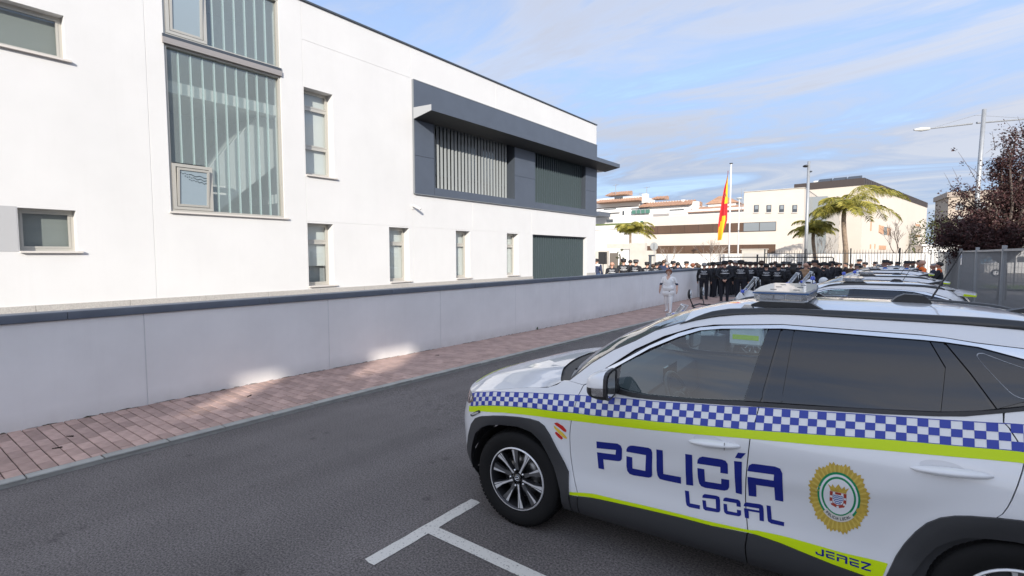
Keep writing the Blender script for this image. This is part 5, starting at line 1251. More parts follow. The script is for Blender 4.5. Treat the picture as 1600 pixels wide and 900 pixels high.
# --- second cream building with dark cornice, rotated about ten degrees
pc=gp(1345,62); B2=thing('cornice_building','cream building with dark brown metal cornice right of the flag','building',(pc.x,pc.y,0),R(-9.5))
zc1=zpx(280,62); zc0=zpx(291,62)
wL=7.6; wR=44
MB().box(-wL,0,0,wR,-.1,zc0).build('body',M_cream,B2); MB().box(-wL-.08,.08,-.08,wR+.1,zc0+.001,zc1).build('cornice',M_corn,B2)
for k in range(50): MB().box(.081,.11,.3+k*.86,.34+k*.86,zc0+.02,zc1-.02).build('cornice_seam',M_gap,B2)
zf=lambda py: zpx(py,62)
for (pa,pb) in ((345,351),(382,388)):
    z0,z1=zf(pb),zf(pa)
    MB().box(-4.4,-3.1,-.04,-.002,z0,z1).build('terracotta_panel',M_terr,B2)
    for (a,b) in ((-5.15,-4.6),(-2.9,-2.35)): MB().box(a,b,-.05,-.002,z0,z1).build('window',M_pane,B2)
for (y0_,y1_,pa,pb,m_) in ((4,4.5,345,360,M_terr),(8.5,9.2,348,362,M_terr),(9.4,11.2,349,363,M_terr),(11.4,13.2,350,364,M_paneg),(13.4,15.5,351,364,M_terr),(34,38,333,338,M_terr),(34,38,356,361,M_terr),(4.2,4.7,382,389,M_terr),(9.0,13.0,383,390,M_terr),(6.5,6.9,381,389,M_terr)):
    MB().box(.002,.05,y0_,y1_,zf(pb),zf(pa)).build('terracotta_panel' if m_ is M_terr else 'window',m_,B2)
for k in range(3): MB().prism([(0,zc1),(1.0,zc1),(1.0,zc1+.42),(.9,zc1+.42)],'x',-5.0+k*1.6,-3.6+k*1.6).build('solar_panel',M_slated,B2)
MB().box(-6.6,-5.4,4,6,zc1+.01,zc1+.7).build('roof_box',M_stucco,B2)
# --- white terraced apartments with terracotta roofs
YC=100.0
ap=thing('apartment_block','white terraced apartment block with terracotta tiled roofs in the distance','building',(0,YC,0))
def CX(px,py): p=at_y(px,py,YC); return p.x,p.z
def crect(nm,pa,pb,ya,yb,m,dy,par=ap,depth=1.0):
    a,_=CX(pa,ya); b,_=CX(pb,ya); c0,z1=CX((pa+pb)/2,ya); _,z0=CX((pa+pb)/2,yb)
    return MB().box(a,b,dy,dy+depth,z0,z1).build(nm,m,par)
crect('body',905,1082,323,412,M_stucco,0,depth=14); crect('lower_terrace',900,1000,360,415,M_stucco,-3,depth=2.9)
crect('penthouse',905,994,308,322.6,M_stucco,2.0,depth=8); crect('penthouse',998,1068,313,322.6,M_stucco,2.5,depth=8)
def roofp(pa,pb,ya,yb,dy,nm='tiled_roof',par=ap,rise=1.6):
    a,z1=CX(pa,ya); b,_=CX(pb,ya); _,z0=CX(pa,yb)
    r=MB().prism([(dy-.6,z0),(dy+2.6,z1),(dy+2.6,z0)],'x',a,b).build(nm,M_tile,par)
    n=int((b-a)/.55)
    for k in range(n):
        x=a+(b-a)*(k+.5)/n
        t=MB(); t.tube([(x,dy-.62,z0+.05),(x,dy+2.5,z1+.05)],.13,6); t.build('tile_row',M_tile,r)
    return r
roofp(930,1000,312,318,-.3); roofp(1000,1082,316.5,324.5,-.3)
roofp(937,971,297.5,304.5,3.0); roofp(1009,1029,304,309.5,3.2); roofp(1066,1083,313,320,3.2)
crect('chimney',1000,1008,302,316,M_stucco,1.0,depth=1); crect('chimney',1060,1066,311,318,M_stucco,1.5,depth=1)
crect('arched_window',954,967,305,310,M_pane,1.85,depth=.14)
for (pa,pb,ya,yb) in ((943,966,326,332),(986,1016,325,331),(1046,1072,327,335)): 
    w=crect('balcony_recess',pa,pb,ya,yb,M_stuccog,-.12,depth=.11); crect('awning_shade',pa+1,pb-3,ya,ya+1.6,M_pane,-.2,w,.07)
crect('balcony_front',942,970,328,332.6,M_stucco,-.6,depth=.3)
crect('balcony_front',989,1017,328,333.8,mat('green_balcony_glass',(.07,.17,.13),.25),-.6,depth=.1)
for k in range(3): crect('balcony_post',995.5+7*k,996.5+7*k,327.5,334,M_pole,-.66,depth=.05)
crect('window',973,975.5,329.5,336,M_pane,-.12,depth=.1); crect('window',958,968,344,349,M_pane,-3.15,depth=.1); crect('window',1001,1005,345,352,mat('green_blind',(.05,.13,.10),.5),-.12,depth=.1)
for (pa,pb) in ((932,940),(955,961)): crect('window',pa,pb,372,380,M_stuccog,-3.1,depth=.08)
crect('parapet',900,1000,351,353.5,mat('planter_green',(.12,.15,.06),.9),-3.3,depth=.3); crect('ledge',900,1003,353.6,360,M_stucco,-3.2,depth=.2)
crect('brick_vent',1021,1045,334,337.6,mat('vent_brick',(.30,.28,.27),.9),-.1,depth=.09)
crect('roof_slab',925,957,334,340.5,M_slate,-6,depth=5)
for (px,ya,yb) in ((1003,290,304),(954,286,300),(992,300,309),(1034,310,319)):
    a,z1=CX(px,ya); _,z0=CX(px,yb); t=MB(); t.tube([(a,2.5,z0-.5),(a,2.5,z1)],.07,5)
    t.tube([(a-.7,2.5,z1-.2),(a+.7,2.5,z1-.1)],.04,4); t.build('aerial',M_pole,ap)
wb=thing('white_house','white house with red tile roof behind the flagpole','building',(0,84,0))
def HX(px,py): p=at_y(px,py,84); return p.x,p.z
a,z1=HX(1075,328); b,z0=HX(1165,340); MB().box(a,b,0,10,-.1,z1).build('body',M_stucco,wb)
a2,zz1=HX(1100,306); b2,_=HX(1144,306); _,zz0=HX(1120,316); MB().prism([(a2-.4,zz0),(b2+.4,zz0),((a2+b2)/2+.4,zz1),((a2+b2)/2-.4,zz1)],'y',2,7).build('tiled_roof',M_tile,wb)
MB().box(a2,b2,2.3,6.7,z1-.3,zz0-.01).build('attic',M_stucco,wb); MB().prism([(-.5,z1-.5),(2.5,z1+.6),(2.5,z1-.5)],'x',a,b).build('tiled_roof',M_tile,wb)
MB().box(a+.4,a+1.2,1,2,z1,z1+1.4).build('chimney',M_stucco,wb)
# tan tower far right and low white building
tw=thing('tan_block','tan apartment tower rising behind the dark purple tree','building',tuple(gp(1572,120)),R(8))
zT_=zpx(306,120); MB().box(-11,16,0,14,-.1,zT_).build('body',mat('tan_render',(.42,.35,.28),.9),tw); MB().box(-11.4,16.4,-.4,14.4,zT_+.01,zT_+1.2).build('roof_edge',mat('tan_edge',(.36,.30,.25),.9),tw)
for r_ in range(4):
    for k in range(6): MB().box(-9.6+k*4,-8+k*4,-.06,-.002,zT_-3.2-3*r_,zT_-1.6-3*r_).build('window',M_paneg,tw)
lw=thing('low_white_building','low white building beyond the iron railings at the right edge','building',tuple(gp(1600,58)),R(6))
MB().box(-9,8,0,6,-.1,3.0).build('body',M_stucco,lw); MB().box(-9.2,8.2,-.2,6.2,3.001,3.2).build('roof_edge',M_stuccog,lw)
for k in range(4): MB().box(-8+k*4,-6.4+k*4,-.06,-.002,.9,2.2).build('window',M_paneg,lw)
# white ribbed wall under the cream building, concrete gateway to its left
rw=thing('ribbed_wall','white ribbed wall standing in front of the cream building','wall',(0,50,0))
a=at_y(1022,400,50).x; b=at_y(1475,400,50).x
n=int((b-a)/1.9)
for k in range(n):
    x=a+(b-a)*k/n; m_=MB(); m_.box(x,x+(b-a)/n-.02,.05,.2,-.1,2.05)
    for q in range(6): m_.box(x+.05+q*.31,x+.2+q*.31,0,.0499,-.05,2.0)
    m_.build('wall_panel',M_stucco,rw)
cg=thing('concrete_gateway','pale concrete gateway with lintel left of the ribbed wall','wall',(0,46,0))
def GX(px,py): p=at_y(px,py,46); return p.x,p.z
a,z1=GX(984,380); b,_=GX(1008,380); MB().box(a,b,0,.5,-.1,z1).build('pier',M_conc,cg); c_,z2=GX(1023,391.5); MB().box(b+.01,c_,0,.4,-.1,z2).build('side_wall',M_conc,cg)
e,z3=GX(948,381); MB().box(e,a-.01,0,.5,z3-.45,z1-.03).build('lintel',M_conc,cg); MB().box(e+1.3,a-.02,.3,.36,-.1,z3-.5).build('white_gate',M_stucco,cg)
f_,_=GX(936,381); MB().box(f_-1.5,e,.1,.5,-.1,z3-.7).build('side_wall',M_conc,cg); MB().box(e+.2,e+1.1,.25,.3,0,z3-.9).build('doorway',mat('door_brown',(.13,.11,.09),.7),cg)
cbx=thing('concrete_cabinet','grey concrete utility cabinet behind the sliding gate','cabinet',tuple(gp(1178,38)),R(4))
MB().box(-.85,.85,0,.5,0,2.36,.02).build('body',M_conc,cbx); MB().box(-.7,-.02,-.02,-.001,.3,2.1).build('door',mat('cabinet_door',(.44,.42,.39),.6),cbx); MB().box(.02,.7,-.02,-.001,.3,2.1).build('door',mat('cabinet_door',(.44,.42,.39),.6),cbx)
MB().box(-.92,.92,-.06,.56,2.361,2.42).build('lid',M_conc,cbx)
# --- street sign seen from behind
sp=gp(1022,37); sg=thing('round_road_sign','round road sign seen from behind on a grey post','sign',tuple(sp))
zs_=zpx(385,37); MB().tube([(0,0,0),(0,0,zs_+.3)],.03,8).build('post',M_pole,sg); MB().lathe([(.001,-.035),(.29,-.035),(.30,-.03),(.29,-.04)],'y',(0,0,zs_),28).build('disc',mat('sign_back',(.40,.41,.40),.5,metal=.3),sg)
MB().box(-.05,.05,-.06,-.036,zs_-.2,zs_+.2).build('clamp',M_pole,sg)
pb_=gp(1016,33); g_=thing('bollard_light','dark grey bollard light post behind the boundary wall','post',tuple(pb_)); MB().tube([(0,0,0),(0,0,1.9)],.09,10).build('shaft',M_slated,g_); MB().box(-.09,.28,-.09,.09,1.9,1.99,.01).build('lamp_head',M_slated,g_)
# --- black iron railings and sliding gate
def railing(name,label,a,b,h,step,par_kw=None,m=M_dark,low=.15):
    a=Vector(a); b=Vector(b); L=(b-a).length; d=(b-a)/L
    t=thing(name,label,'fence',tuple(a),math.atan2(d.y,d.x))
    n=int(L/step); pk=MB().box(-.010,.010,-.010,.010,low,h-.1); pk.add([(-.01,-.01,h-.1),(.01,-.01,h-.1),(.01,.01,h-.1),(-.01,.01,h-.1),(0,0,h+.03)],[(0,1,4),(1,2,4),(2,3,4),(3,0,4)])
    pd=meshdata('picket',pk.v,pk.f,m)
    for k in range(n+1):
        o=bpy.data.objects.new('picket',pd); link(o,t); o.location=(L*k/n,0,0)
    for z in (low+.08,h-.22): box('rail',0,L,-.018,.018,z-.02,z+.02,m,t)
    k=0
    while k*2.4<L+.1: box('post',k*2.4-.035,k*2.4+.035,-.035,.035,0,h+.08,m,t); k+=1
    return t
YF=37.5
railing('iron_railing','tall black iron railing with pointed bars behind the crowd',(at_y(1195,395,YF).x,YF,0),(at_y(1466,395,YF).x,YF,0),2.28,.145)
sgt=thing('sliding_gate','black framed sliding gate standing open behind the officers','gate',(at_y(1126,402,33).x,33,0))
L=at_y(1302,402,33).x-at_y(1126,402,33).x
box('top_bar',0,L,-.03,.03,1.80,1.86,M_dark,sgt); box('end_bar',-.03,.03,-.03,.03,.1,1.799,M_dark,sgt); box('end_bar',L-.03,L+.03,-.03,.03,.1,1.799,M_dark,sgt); box('bottom_bar',.031,L-.031,-.03,.03,.1,.16,M_dark,sgt)
pk=MB().box(-.009,.009,-.009,.009,.161,1.799); pd=meshdata('bar',pk.v,pk.f,M_dark)
x=2.2
while x<L-.1: o=bpy.data.objects.new('bar',pd); link(o,sgt); o.location=(x,0,0); x+=.13
box('post',2.05,2.13,-.05,.05,0,2.0,M_dark,sgt)
# --- grey mesh fence on the right
mf=thing('mesh_fence','galvanised mesh fence with steel posts behind the parked cars','fence',(2.80,0,0),R(1.58))
posts=[14.6,19.5,24.3,28.8,33.4,38.2]
M_mesh=mat('mesh_wire',(.24,.245,.25),.5,metal=.4)
for y in posts: box('post',-.05,.05,y-.05,y+.05,0,2.22,M_pole,mf,.008)
for a,b in zip(posts,posts[1:]):
    box('top_rail',-.03,.03,a+.051,b-.051,2.06,2.12,M_pole,mf); box('bottom_rail',-.03,.03,a+.051,b-.051,.08,.13,M_pole,mf)
    w=MB(); y=a+.08
    st_=.055
    while y<b-.06: w.box(-.0025,.0025,y-.0025,y+.0025,.131,2.059); y+=.05
    for z in [.25+.2*k for k in range(9)]: w.box(.0022,.006,a+.052,b-.052,z-.002,z+.002)
    tag(w.build('wire_mesh',M_mesh,mf),kind='stuff')
nt_=box('notice',0,0.01,0,.32,0,.45,M_dwhite,None); nt_.location=(1.98,28.0,1.55); tag(nt_,'small white paper notice fixed to the mesh fence','notice')
box('notice_print',-.004,-.001,.04,.28,.28,.40,mat('notice_ink',(.25,.33,.5),.6),nt_)
wm=thing('white_marker_post','thin white post standing just beyond the mesh fence','post',(3.05,21.4,0)); box('shaft',-.06,.06,-.03,.03,0,1.2,M_dwhite,wm,.005); box('reflector',-.061,-.0605,-.02,.02,.9,1.1,M_slate,wm)
railing('iron_railing','black iron railing beyond the mesh fence at the right edge',(3.2,44,0),(12.5,44,0),1.9,.16)
tag(obj('verge',[(3,40,.01),(14,40,.01),(14,43.8,.01),(3,43.8,.01)],[(0,1,2,3)],mat('grass_ground',(.06,.085,.03),.95,var=.3,vscale=2)),kind='structure')
gr=MB()
for k in range(2600):
    x,y=rng.uniform(3,14),rng.uniform(40,43.8); h=rng.uniform(.06,.2); a=rng.uniform(0,6.28); dx,dy=math.cos(a)*.02,math.sin(a)*.02
    gr.add([(x-dx,y-dy,.01),(x+dx,y+dy,.01),(x+rng.uniform(-.05,.05),y+rng.uniform(-.05,.05),h)],[(0,1,2)])
tag(gr.build('grass',mat('grass_blade',(.07,.11,.03),.8)),'rough green grass strip beyond the mesh fence','grass',kind='stuff')
bc=thing('blue_container','blue recycling container beyond the iron railing','container',tuple(gp(1545,52)),0)
MB().prism([(-.55,.1),(.55,.1),(.6,1.35),(.35,1.6),(-.35,1.6),(-.6,1.35)],'y',0,.9).build('body',mat('bin_blue',(.04,.20,.34),.5),bc); MB().box(-.3,.3,-.02,-.001,1.0,1.25).build('slot',M_black,bc)
for s_ in (-.5,.5): MB().lathe([(.001,-.04),(.09,-.04),(.09,.04),(.001,.04)],'x',(s_,.45,.09),10).build('wheel',M_rub,bc)
# white van half hidden beyond the fence
vn=thing('white_van','white van parked beyond the iron railing at the right edge','van',tuple(gp(1592,44)),R(10))
MB().prism([(-2.2,.35),(2.3,.35),(2.35,1.0),(2.25,1.95),(-.9,1.95),(-1.5,1.25),(-2.25,1.05)],'y',0,1.7).build('body',M_stucco,vn)
MB().prism([(-1.35,1.25),(-.85,1.8),(-.2,1.8),(-.2,1.25)],'y',-.012,-.001).build('side_window',M_pane,vn); MB().box(-.1,1.9,-.012,-.001,1.28,1.78).build('side_window',M_pane,vn)
for s_ in (-1.45,1.5):
    w=MB(); w.lathe([(.001,-.1),(.2,-.1),(.33,-.09),(.34,.05),(.2,.06)],'y',(s_,.05,.34),18); w.build('wheel',M_rub,vn,True); MB().lathe([(.001,-.105),(.19,-.104)],'y',(s_,.05,.34),14).build('rim',M_alloy,vn)
# --- lamp posts
def lp(px,top,d,name,label): return thing(name,label,'lamp post',tuple(gp(px,d))),zpx(top,d)
l1,zl=lp(1259,255,34,'street_lamp','slim grey street lamp post with dark heads beside the two palms')
MB().tube([(0,0,0),(0,0,zl*.45),(0,0,zl)],[.12,.10,.085],12).build('pole',M_pole,l1,True)
MB().ell((-.16,0,zl-.28),(.20,.14,.09)).build('lamp_head',M_black,l1,True); MB().tube([(0,0,zl-.35),(-.10,0,zl-.29)],.03,6).build('arm',M_black,l1); MB().ell((.12,0,zl-.66),(.10,.07,.06)).build('camera_head',M_slated,l1,True); MB().tube([(0,0,zl-.66),(.08,0,zl-.66)],.025,6).build('arm',M_black,l1)
MB().lathe([(.17,0),(.17,.35),(.12,.4)],'z',seg=14).build('base_sleeve',M_pole,l1)
l2,zl=lp(1522,177,36,'street_lamp','tall street lamp post with long double arm above the dark tree')
MB().tube([(0,0,0),(.0,0,zl*.5),(.12,0,zl)],[.15,.14,.125],12).build('pole',M_pole,l2,True)
rv=Vector((rt.x,rt.y,0)).normalized()
pa=at(1452,201,36)-Vector(l2.location); pb=at(1640,183,36)-Vector(l2.location)
MB().tube([pa,at(1519,193,36)-Vector(l2.location)],[.045,.07],8).build('arm',M_pole,l2); MB().tube([at(1526,192,36)-Vector(l2.location),pb],[.07,.045],8).build('arm',M_pole,l2)
hd=at(1428,203,36)-Vector(l2.location); MB().tube([hd,hd+(pa-hd)*.45,pa],[.06,.15,.10],8).build('lamp_head',mat('lamp_grey',(.50,.50,.48),.4),l2)
q=at(1524,180,36)-Vector(l2.location)
MB().tube([q,at(1460,199,36)-Vector(l2.location)],.012,4).build('stay_cable',M_pole,l2); MB().tube([q,at(1620,186,36)-Vector(l2.location)],.012,4).build('stay_cable',M_pole,l2)
l3,zl=lp(1153,312,44,'street_lamp','thin pale lamp post just right of the flagpole'); MB().tube([(0,0,0),(0,0,zl)],[.07,.05],8).build('pole',mat('pale_post',(.55,.54,.52),.5),l3); MB().ell((0,0,zl+.05),(.25,.18,.09)).build('lamp_head',mat('lamp_grey',(.50,.50,.48),.4),l3,True)
# --- flagpole and flag (separate things)
fp,zl=lp(1139,258,36,'flagpole','tall white flagpole carrying the Spanish flag'); fp['category']='flagpole'
MB().tube([(0,0,0),(0,0,zl)],[.06,.045],10).build('pole',mat('white_pole',(.70,.70,.70),.4),fp,True); MB().lathe([(.001,.05),(.12,.04),(.12,0),(.05,-.02)],'z',(0,0,zl),12).build('finial',M_black,fp)
fo=at(1138,268,36); nz_,nx=40,16; v=[];f=[];fm=[]
for i in range(nz_+1):
    t=i/nz_; py=266+(374-266)*t
    left=1138-(4*min(1,t*4)+12*ss(0,.9,t)) ; right=1138-.6 if t<.72 else 1138-.6-9*((t-.72)/.28)
    for j in range(nx+1):
        s_=j/nx; px=right+(left-right)*s_
        p=at(px,py+2*s_,36); fold=.16*math.sin(s_*math.pi*2.6+t*1.2)*(.25+t)
        p=p+Vector((fw.x,fw.y,0)).normalized()*fold; v.append(p-fo)
M_fr=mat('flag_red',(.50,.015,.02),.7); M_fy=mat('flag_yellow',(.78,.50,.015),.7)
def stripe(t,s_):
    d=s_*1.15+t*.85     # hanging cloth: stripes run down steeply
    if t<.10: return 0
    if t<.45: return 1 if s_<.80 or t<.25 else 0
    if t<.62: return 0
    return 1 if s_<.62 else 0
for i in range(nz_):
    for j in range(nx):
        a=i*(nx+1)+j; f.append((a,a+1,a+nx+2,a+nx+1)); t=(i+.5)/nz_; s_=(j+.5)/nx; q=s_+.22*math.sin(t*5)
        k=0
        if .07<t<.48: k=1 if q<.86-.5*max(0,t-.28) else 0
        elif t>=.66: k=1 if .12<q<.62 else 0
        fm.append(k)
fl=obj('flag',v,f,[M_fr,M_fy],None,True,fm,fo); tag(fl,'red and yellow Spanish flag hanging limp from the flagpole','flag')
em=MB(); 
for (dx,dz,w_,h_) in ((-.10,-1.72,.16,.20),(-.10,-1.56,.10,.08)): em.box(dx-w_/2,dx+w_/2,-.30,-.29,dz-h_/2,dz+h_/2)
o=em.build('coat_of_arms',mat('arms_red',(.35,.05,.04),.7),fl)
# --- vegetation
def leafmat(name,c1,c2,rough=.6):
    m=bpy.data.materials.new(name); m.use_nodes=True; n=m.node_tree; b=n.nodes['Principled BSDF']; b.inputs['Roughness'].default_value=rough
    g=n.nodes.new('ShaderNodeNewGeometry'); r=n.nodes.new('ShaderNodeValToRGB'); r.color_ramp.elements[0].color=(*c1,1); r.color_ramp.elements[1].color=(*c2,1)
    n.links.new(g.outputs['Random Per Island'],r.inputs[0]); n.links.new(r.outputs[0],b.inputs['Base Color'])
    t=n.nodes.new('ShaderNodeBsdfTranslucent'); n.links.new(r.outputs[0],t.inputs[0]); x=n.nodes.new('ShaderNodeMixShader'); x.inputs[0].default_value=.25
    n.links.new(b.outputs[0],x.inputs[1]); n.links.new(t.outputs[0],x.inputs[2]); n.links.new(x.outputs[0],n.nodes['Material Output'].inputs[0]); return m
M_palm=leafmat('palm_leaf',(.15,.17,.03),(.50,.42,.08)); M_trunk=mat('palm_trunk',(.23,.17,.12),.9,var=.3,vscale=5,bump=.5,bscale=14)
def palm(name,label,base,h,crown,nf,rad,seed,bias=None,pr=.17):
    rn=random.Random(seed); t=thing(name,label,'palm tree',tuple(base),0,'palm trees beyond the crowd')
    pts=[(.12*math.sin(k*.5),.05*math.sin(k*.8),h*k/10) for k in range(11)]
    MB().tube(pts,[pr*1.25 if k==0 else pr*(1.05-.02*k) for k in range(11)],10).build('trunk',M_trunk,t,True)
    top=Vector(pts[-1])
    MB().tube([top-Vector((0,0,.2)),top+Vector((0,0,.5))],[pr*.9,pr*.35],8).build('crownshaft',mat('crownshaft',(.16,.15,.06),.7),t)
    for i in range(nf):
        a=2*math.pi*i/nf+rn.uniform(-.25,.25); el=rn.uniform(.15,1.5); L=rad*rn.uniform(.8,1.15)
        if bias: 
            sd=rv*math.cos(a); w=math.cos(a-bias[0]); L*=1+bias[1]*max(0,w)**2
        dirh=Vector((math.cos(a)*rv.x-math.sin(a)*fw.x,math.cos(a)*rv.y-math.sin(a)*fw.y,0)).normalized()
        n=16; P=[]; p=top+Vector((0,0,.3)); e=el
        for k in range(n+1):
            P.append(p.copy()); p=p+(dirh*math.cos(e)+Vector((0,0,1))*math.sin(e))*(L/n); e-=(el*.85+rn.uniform(.35,1.2))/n*1.25
        fr=MB(); fr.tube(P,[.028*(1-k/(n+1))+.006 for k in range(n+1)],4)
        sdv=dirh.cross(Vector((0,0,1)))
        for k in range(2,n+1):
            for q in range(6):
                f_=(k-q/6)/n; idx=min(k,n); b=P[idx-1].lerp(P[idx],1-q/6) if idx>0 else P[0]
                ln=rad*.40*math.sin(math.pi*min(1,.15+f_*.85))**.6*rn.uniform(.8,1.1)
                for sg_ in (-1,1):
                    tip=b+sdv*sg_*ln*rn.uniform(.45,.75)+dirh*ln*.35+Vector((0,0,-1))*ln*rn.uniform(.35,.95)+Vector((0,0,ln*.12))
                    md=(b+tip)/2+Vector((0,0,ln*.12)); wv=dirh*.012
                    fr.add([b-wv,b+wv,md+wv*.9,tip,md-wv*.9],[(0,1,2,3,4)])
        fr.build('frond',M_palm,t)
    return t
d=38; palm('palm_tree','tall palm with long fronds swept to the right, in front of the cornice building',gp(1319,d),zpx(330,d)-.2,0,26,2.6,1,(0.0,.9),.18)
d=42; palm('palm_tree','shorter bushy palm immediately right of the slim street lamp',gp(1272,d),zpx(366,d),0,22,1.9,2,None,.15)
d=52; palm('palm_tree','small yellow green palm in front of the white apartments',gp(986,d),zpx(366,d),0,22,2.1,3,(0,.45),.14)
M_bark=mat('bark_grey',(.11,.085,.07),.9,var=.25,vscale=8); M_barkp=mat('bark_pale',(.30,.25,.21),.9)
def grow(rn,p,d,L,r,lev,mb,tips,spread=.6,shrink=.72,up_=.12,nb=(2,3),minr=.006):
    n=4; pts=[p]; rr=[r]; q=p.copy(); dd=d.copy()
    for k in range(n):
        dd=(dd+Vector((rn.uniform(-1,1),rn.uniform(-1,1),rn.uniform(-.6,1)))*.13+Vector((0,0,up_*.2))).normalized(); q=q+dd*(L/n); pts.append(q.copy()); rr.append(max(minr,r*(1-.32*(k+1)/n)))
    mb.tube(pts,rr,6 if r>.05 else 4,False)
    tips.append((q.copy(),lev,pts))
    if lev<=0: return
    for i in range(rn.randint(*nb)):
        a=rn.uniform(0,6.28); o=dd.orthogonal().normalized(); o.rotate(Matrix.Rotation(a,3,dd))
        nd=(dd+o*rn.uniform(.5,1.1)*spread+Vector((0,0,up_))).normalized()
        grow(rn,pts[-1] if i<2 else pts[2],nd,L*shrink*rn.uniform(.85,1.15),rr[-1]*.78,lev-1,mb,tips,spread,shrink,up_,nb,minr)
def bare_tree(label,base,h,seed,lev=5,r=.07,m=M_barkp):
    rn=random.Random(seed); t=thing('bare_tree',label,'tree',tuple(base),0,'leafless small trees'); mb=MB(); tips=[]
    mb.tube([(0,0,0),(0.03,0,h*.22),(0,.02,h*.42)],[r*1.2,r,r*.85],8); mb.build('trunk',m,t)
    cr=MB()
    for i in range(4):
        a=i*1.57+rn.uniform(-.4,.4); grow(rn,Vector((0,.02,h*.42)),Vector((math.cos(a)*.6,math.sin(a)*.6,.8)).normalized(),h*.24,r*.55,lev-1,cr,tips,.55,.76,.10,(2,3),.009)
    cr.build('crown',m,t)
bare_tree('leafless round tree before the right side of the cornice building',gp(1405,42),3.9,11,5,.09,M_bark)
bare_tree('small leafless tree beside the flagpole',gp(1110,40),3.0,12,4,.04)
bare_tree('slender leafless sapling right of the round sign',gp(1046,40),2.9,13,3,.03)
bare_tree('leafless tree between the two tall palms',gp(1285,44),3.4,14,4,.05)
bare_tree('leafless sapling close to the sliding gate',gp(1122,42),2.8,15,3,.03)
M_plum=leafmat('plum_leaf',(.022,.009,.010),(.10,.038,.034),.7)
def tuft(mb,c,rn,n,rad,sz):
    for k in range(n):
        o=Vector((rn.gauss(0,1),rn.gauss(0,1),rn.gauss(0,1)))*rad*.5; p=c+o
        a=Vector((rn.uniform(-1,1),rn.uniform(-1,1),rn.uniform(-1.2,.4))).normalized(); b=a.orthogonal().normalized(); b.rotate(Matrix.Rotation(rn.uniform(0,6.28),3,a)); s_=sz*rn.uniform(.6,1.3)
        mb.add([p-a*s_,p+b*s_*.42,p+a*s_,p-b*s_*.42],[(0,1,2,3)])
def plum(label,base,px_d):
    rn=random.Random(21); t=thing('plum_tree',label,'tree',tuple(base)); mb=MB(); tips=[]; B=Vector(base)
    fork=Vector((0.0,0,1.55))
    MB().tube([(0,0,0),(.02,0,.7),tuple(fork)],[.17,.14,.13],10).build('trunk',M_bark,t,True)
    d=px_d
    tg=[(1470,352),(1466,380),(1488,392),(1518,390),(1475,365),(1505,320),(1590,205),(1612,190),(1640,200),(1570,225),(1485,340),(1500,300),(1478,375),(1530,330),(1548,305),(1560,265),(1585,235),(1600,260),(1620,215),(1575,320),(1610,310),(1640,290),(1650,340),(1510,375),(1540,370),(1590,365),(1630,375),(1500,352),(1660,250),(1600,345),(1560,352)]
    lv=MB(); br=MB()
    for (px,py) in tg:
        e=at(px,py,d+rn.uniform(-1.3,1.3))-B; m1=fork.lerp(e,.4)+Vector((rn.uniform(-.2,.2),rn.uniform(-.2,.2),.25)); m2=fork.lerp(e,.75)+Vector((rn.uniform(-.2,.2),rn.uniform(-.2,.2),.1))
        P=[fork,m1,m2,e]; br.tube(P,[.075,.05,.03,.015],6,False)
        for k in range(16):
            f_=rn.uniform(.40,1.0); s0=m1.lerp(m2,(f_-.4)/.35) if f_<.75 else m2.lerp(e,(f_-.75)/.25)
            dr=Vector((rn.uniform(-1,1),rn.uniform(-1,1),rn.uniform(-.35,1))).normalized(); ln=rn.uniform(.25,.7)
            e2=s0+dr*ln; br.tube([s0,s0.lerp(e2,.5)+Vector((0,0,.03)),e2],[.014,.01,.006],4,False)
            for q in range(3): tuft(lv,s0.lerp(e2,.3+.32*q),rn,22,.32,.062)
    # bare whips standing out of the crown
    for (xa,ya,xb,yb) in ((1530,290,1497,237),(1540,285,1508,255),(1560,250,1532,255),(1565,225,1540,240),(1590,215,1572,190),(1600,215,1590,182),(1610,215,1625,180),(1490,300,1475,270),(1482,320,1465,300),(1555,235,1550,205),(1500,290,1488,262),(1575,240,1560,210),(1525,300,1506,285),(1515,305,1500,300)):
        a=at(xa,ya,d)-B; b=at(xb,yb,d+rn.uniform(-.5,.5))-B; br.tube([a,a.lerp(b,.5)+Vector((0,0,.06)),b],[.012,.009,.004],4,False)
        for q in range(2): tuft(lv,a.lerp(b,.25*q+.1),rn,7,.14,.05)
    for (px,py) in ((1490,234),(1504,255)): tuft(lv,at(px,py,d)-B,rn,14,.10,.055)
    tuft(lv,at(1463,333,d)-B,rn,22,.2,.055)
    br.build('limbs',M_bark,t); lv.build('crown',M_plum,t)
plum('dark purple leaved plum tree behind the mesh fence at the right',gp(1568,22),22)
# evergreen trees far right behind
M_ever=leafmat('evergreen_leaf',(.03,.045,.015),(.13,.14,.04))
def bush(name,label,base,w,h,seed,m,th=.25,n=60,sz=.16,grp=None):
    rn=random.Random(seed); t=thing(name,label,'tree',tuple(base),0,grp); MB().tube([(0,0,0),(.05,0,h*.4),(0,0,h*.75)],[.16,.12,.05],7).build('trunk',M_bark,t)
    lv=MB()
    for k in range(n):
        a=rn.uniform(0,6.28); z=rn.uniform(.22,1); r_=math.sqrt(rn.random())*w*(1-(abs(z-.55)/.6)**2*.75); tuft(lv,Vector((r_*math.cos(a),r_*math.sin(a),h*z)),rn,26,w*th,sz)
    lv.build('crown',m,t)
bush('evergreen_tree','yellow green tree between the cornice building and the plum tree',gp(1468,80),4.2,7.2,31,M_ever,n=70,sz=.22)
bush('evergreen_tree','rounded green tree behind the white van at the right edge',gp(1594,70),4.2,5.2,32,M_ever,n=60,sz=.2)
bush('brown_shrub','brown winter shrub below the yellow green tree',gp(1478,64),3.2,2.6,33,leafmat('brown_leaf',(.06,.035,.02),(.16,.09,.05)),n=40,sz=.16)
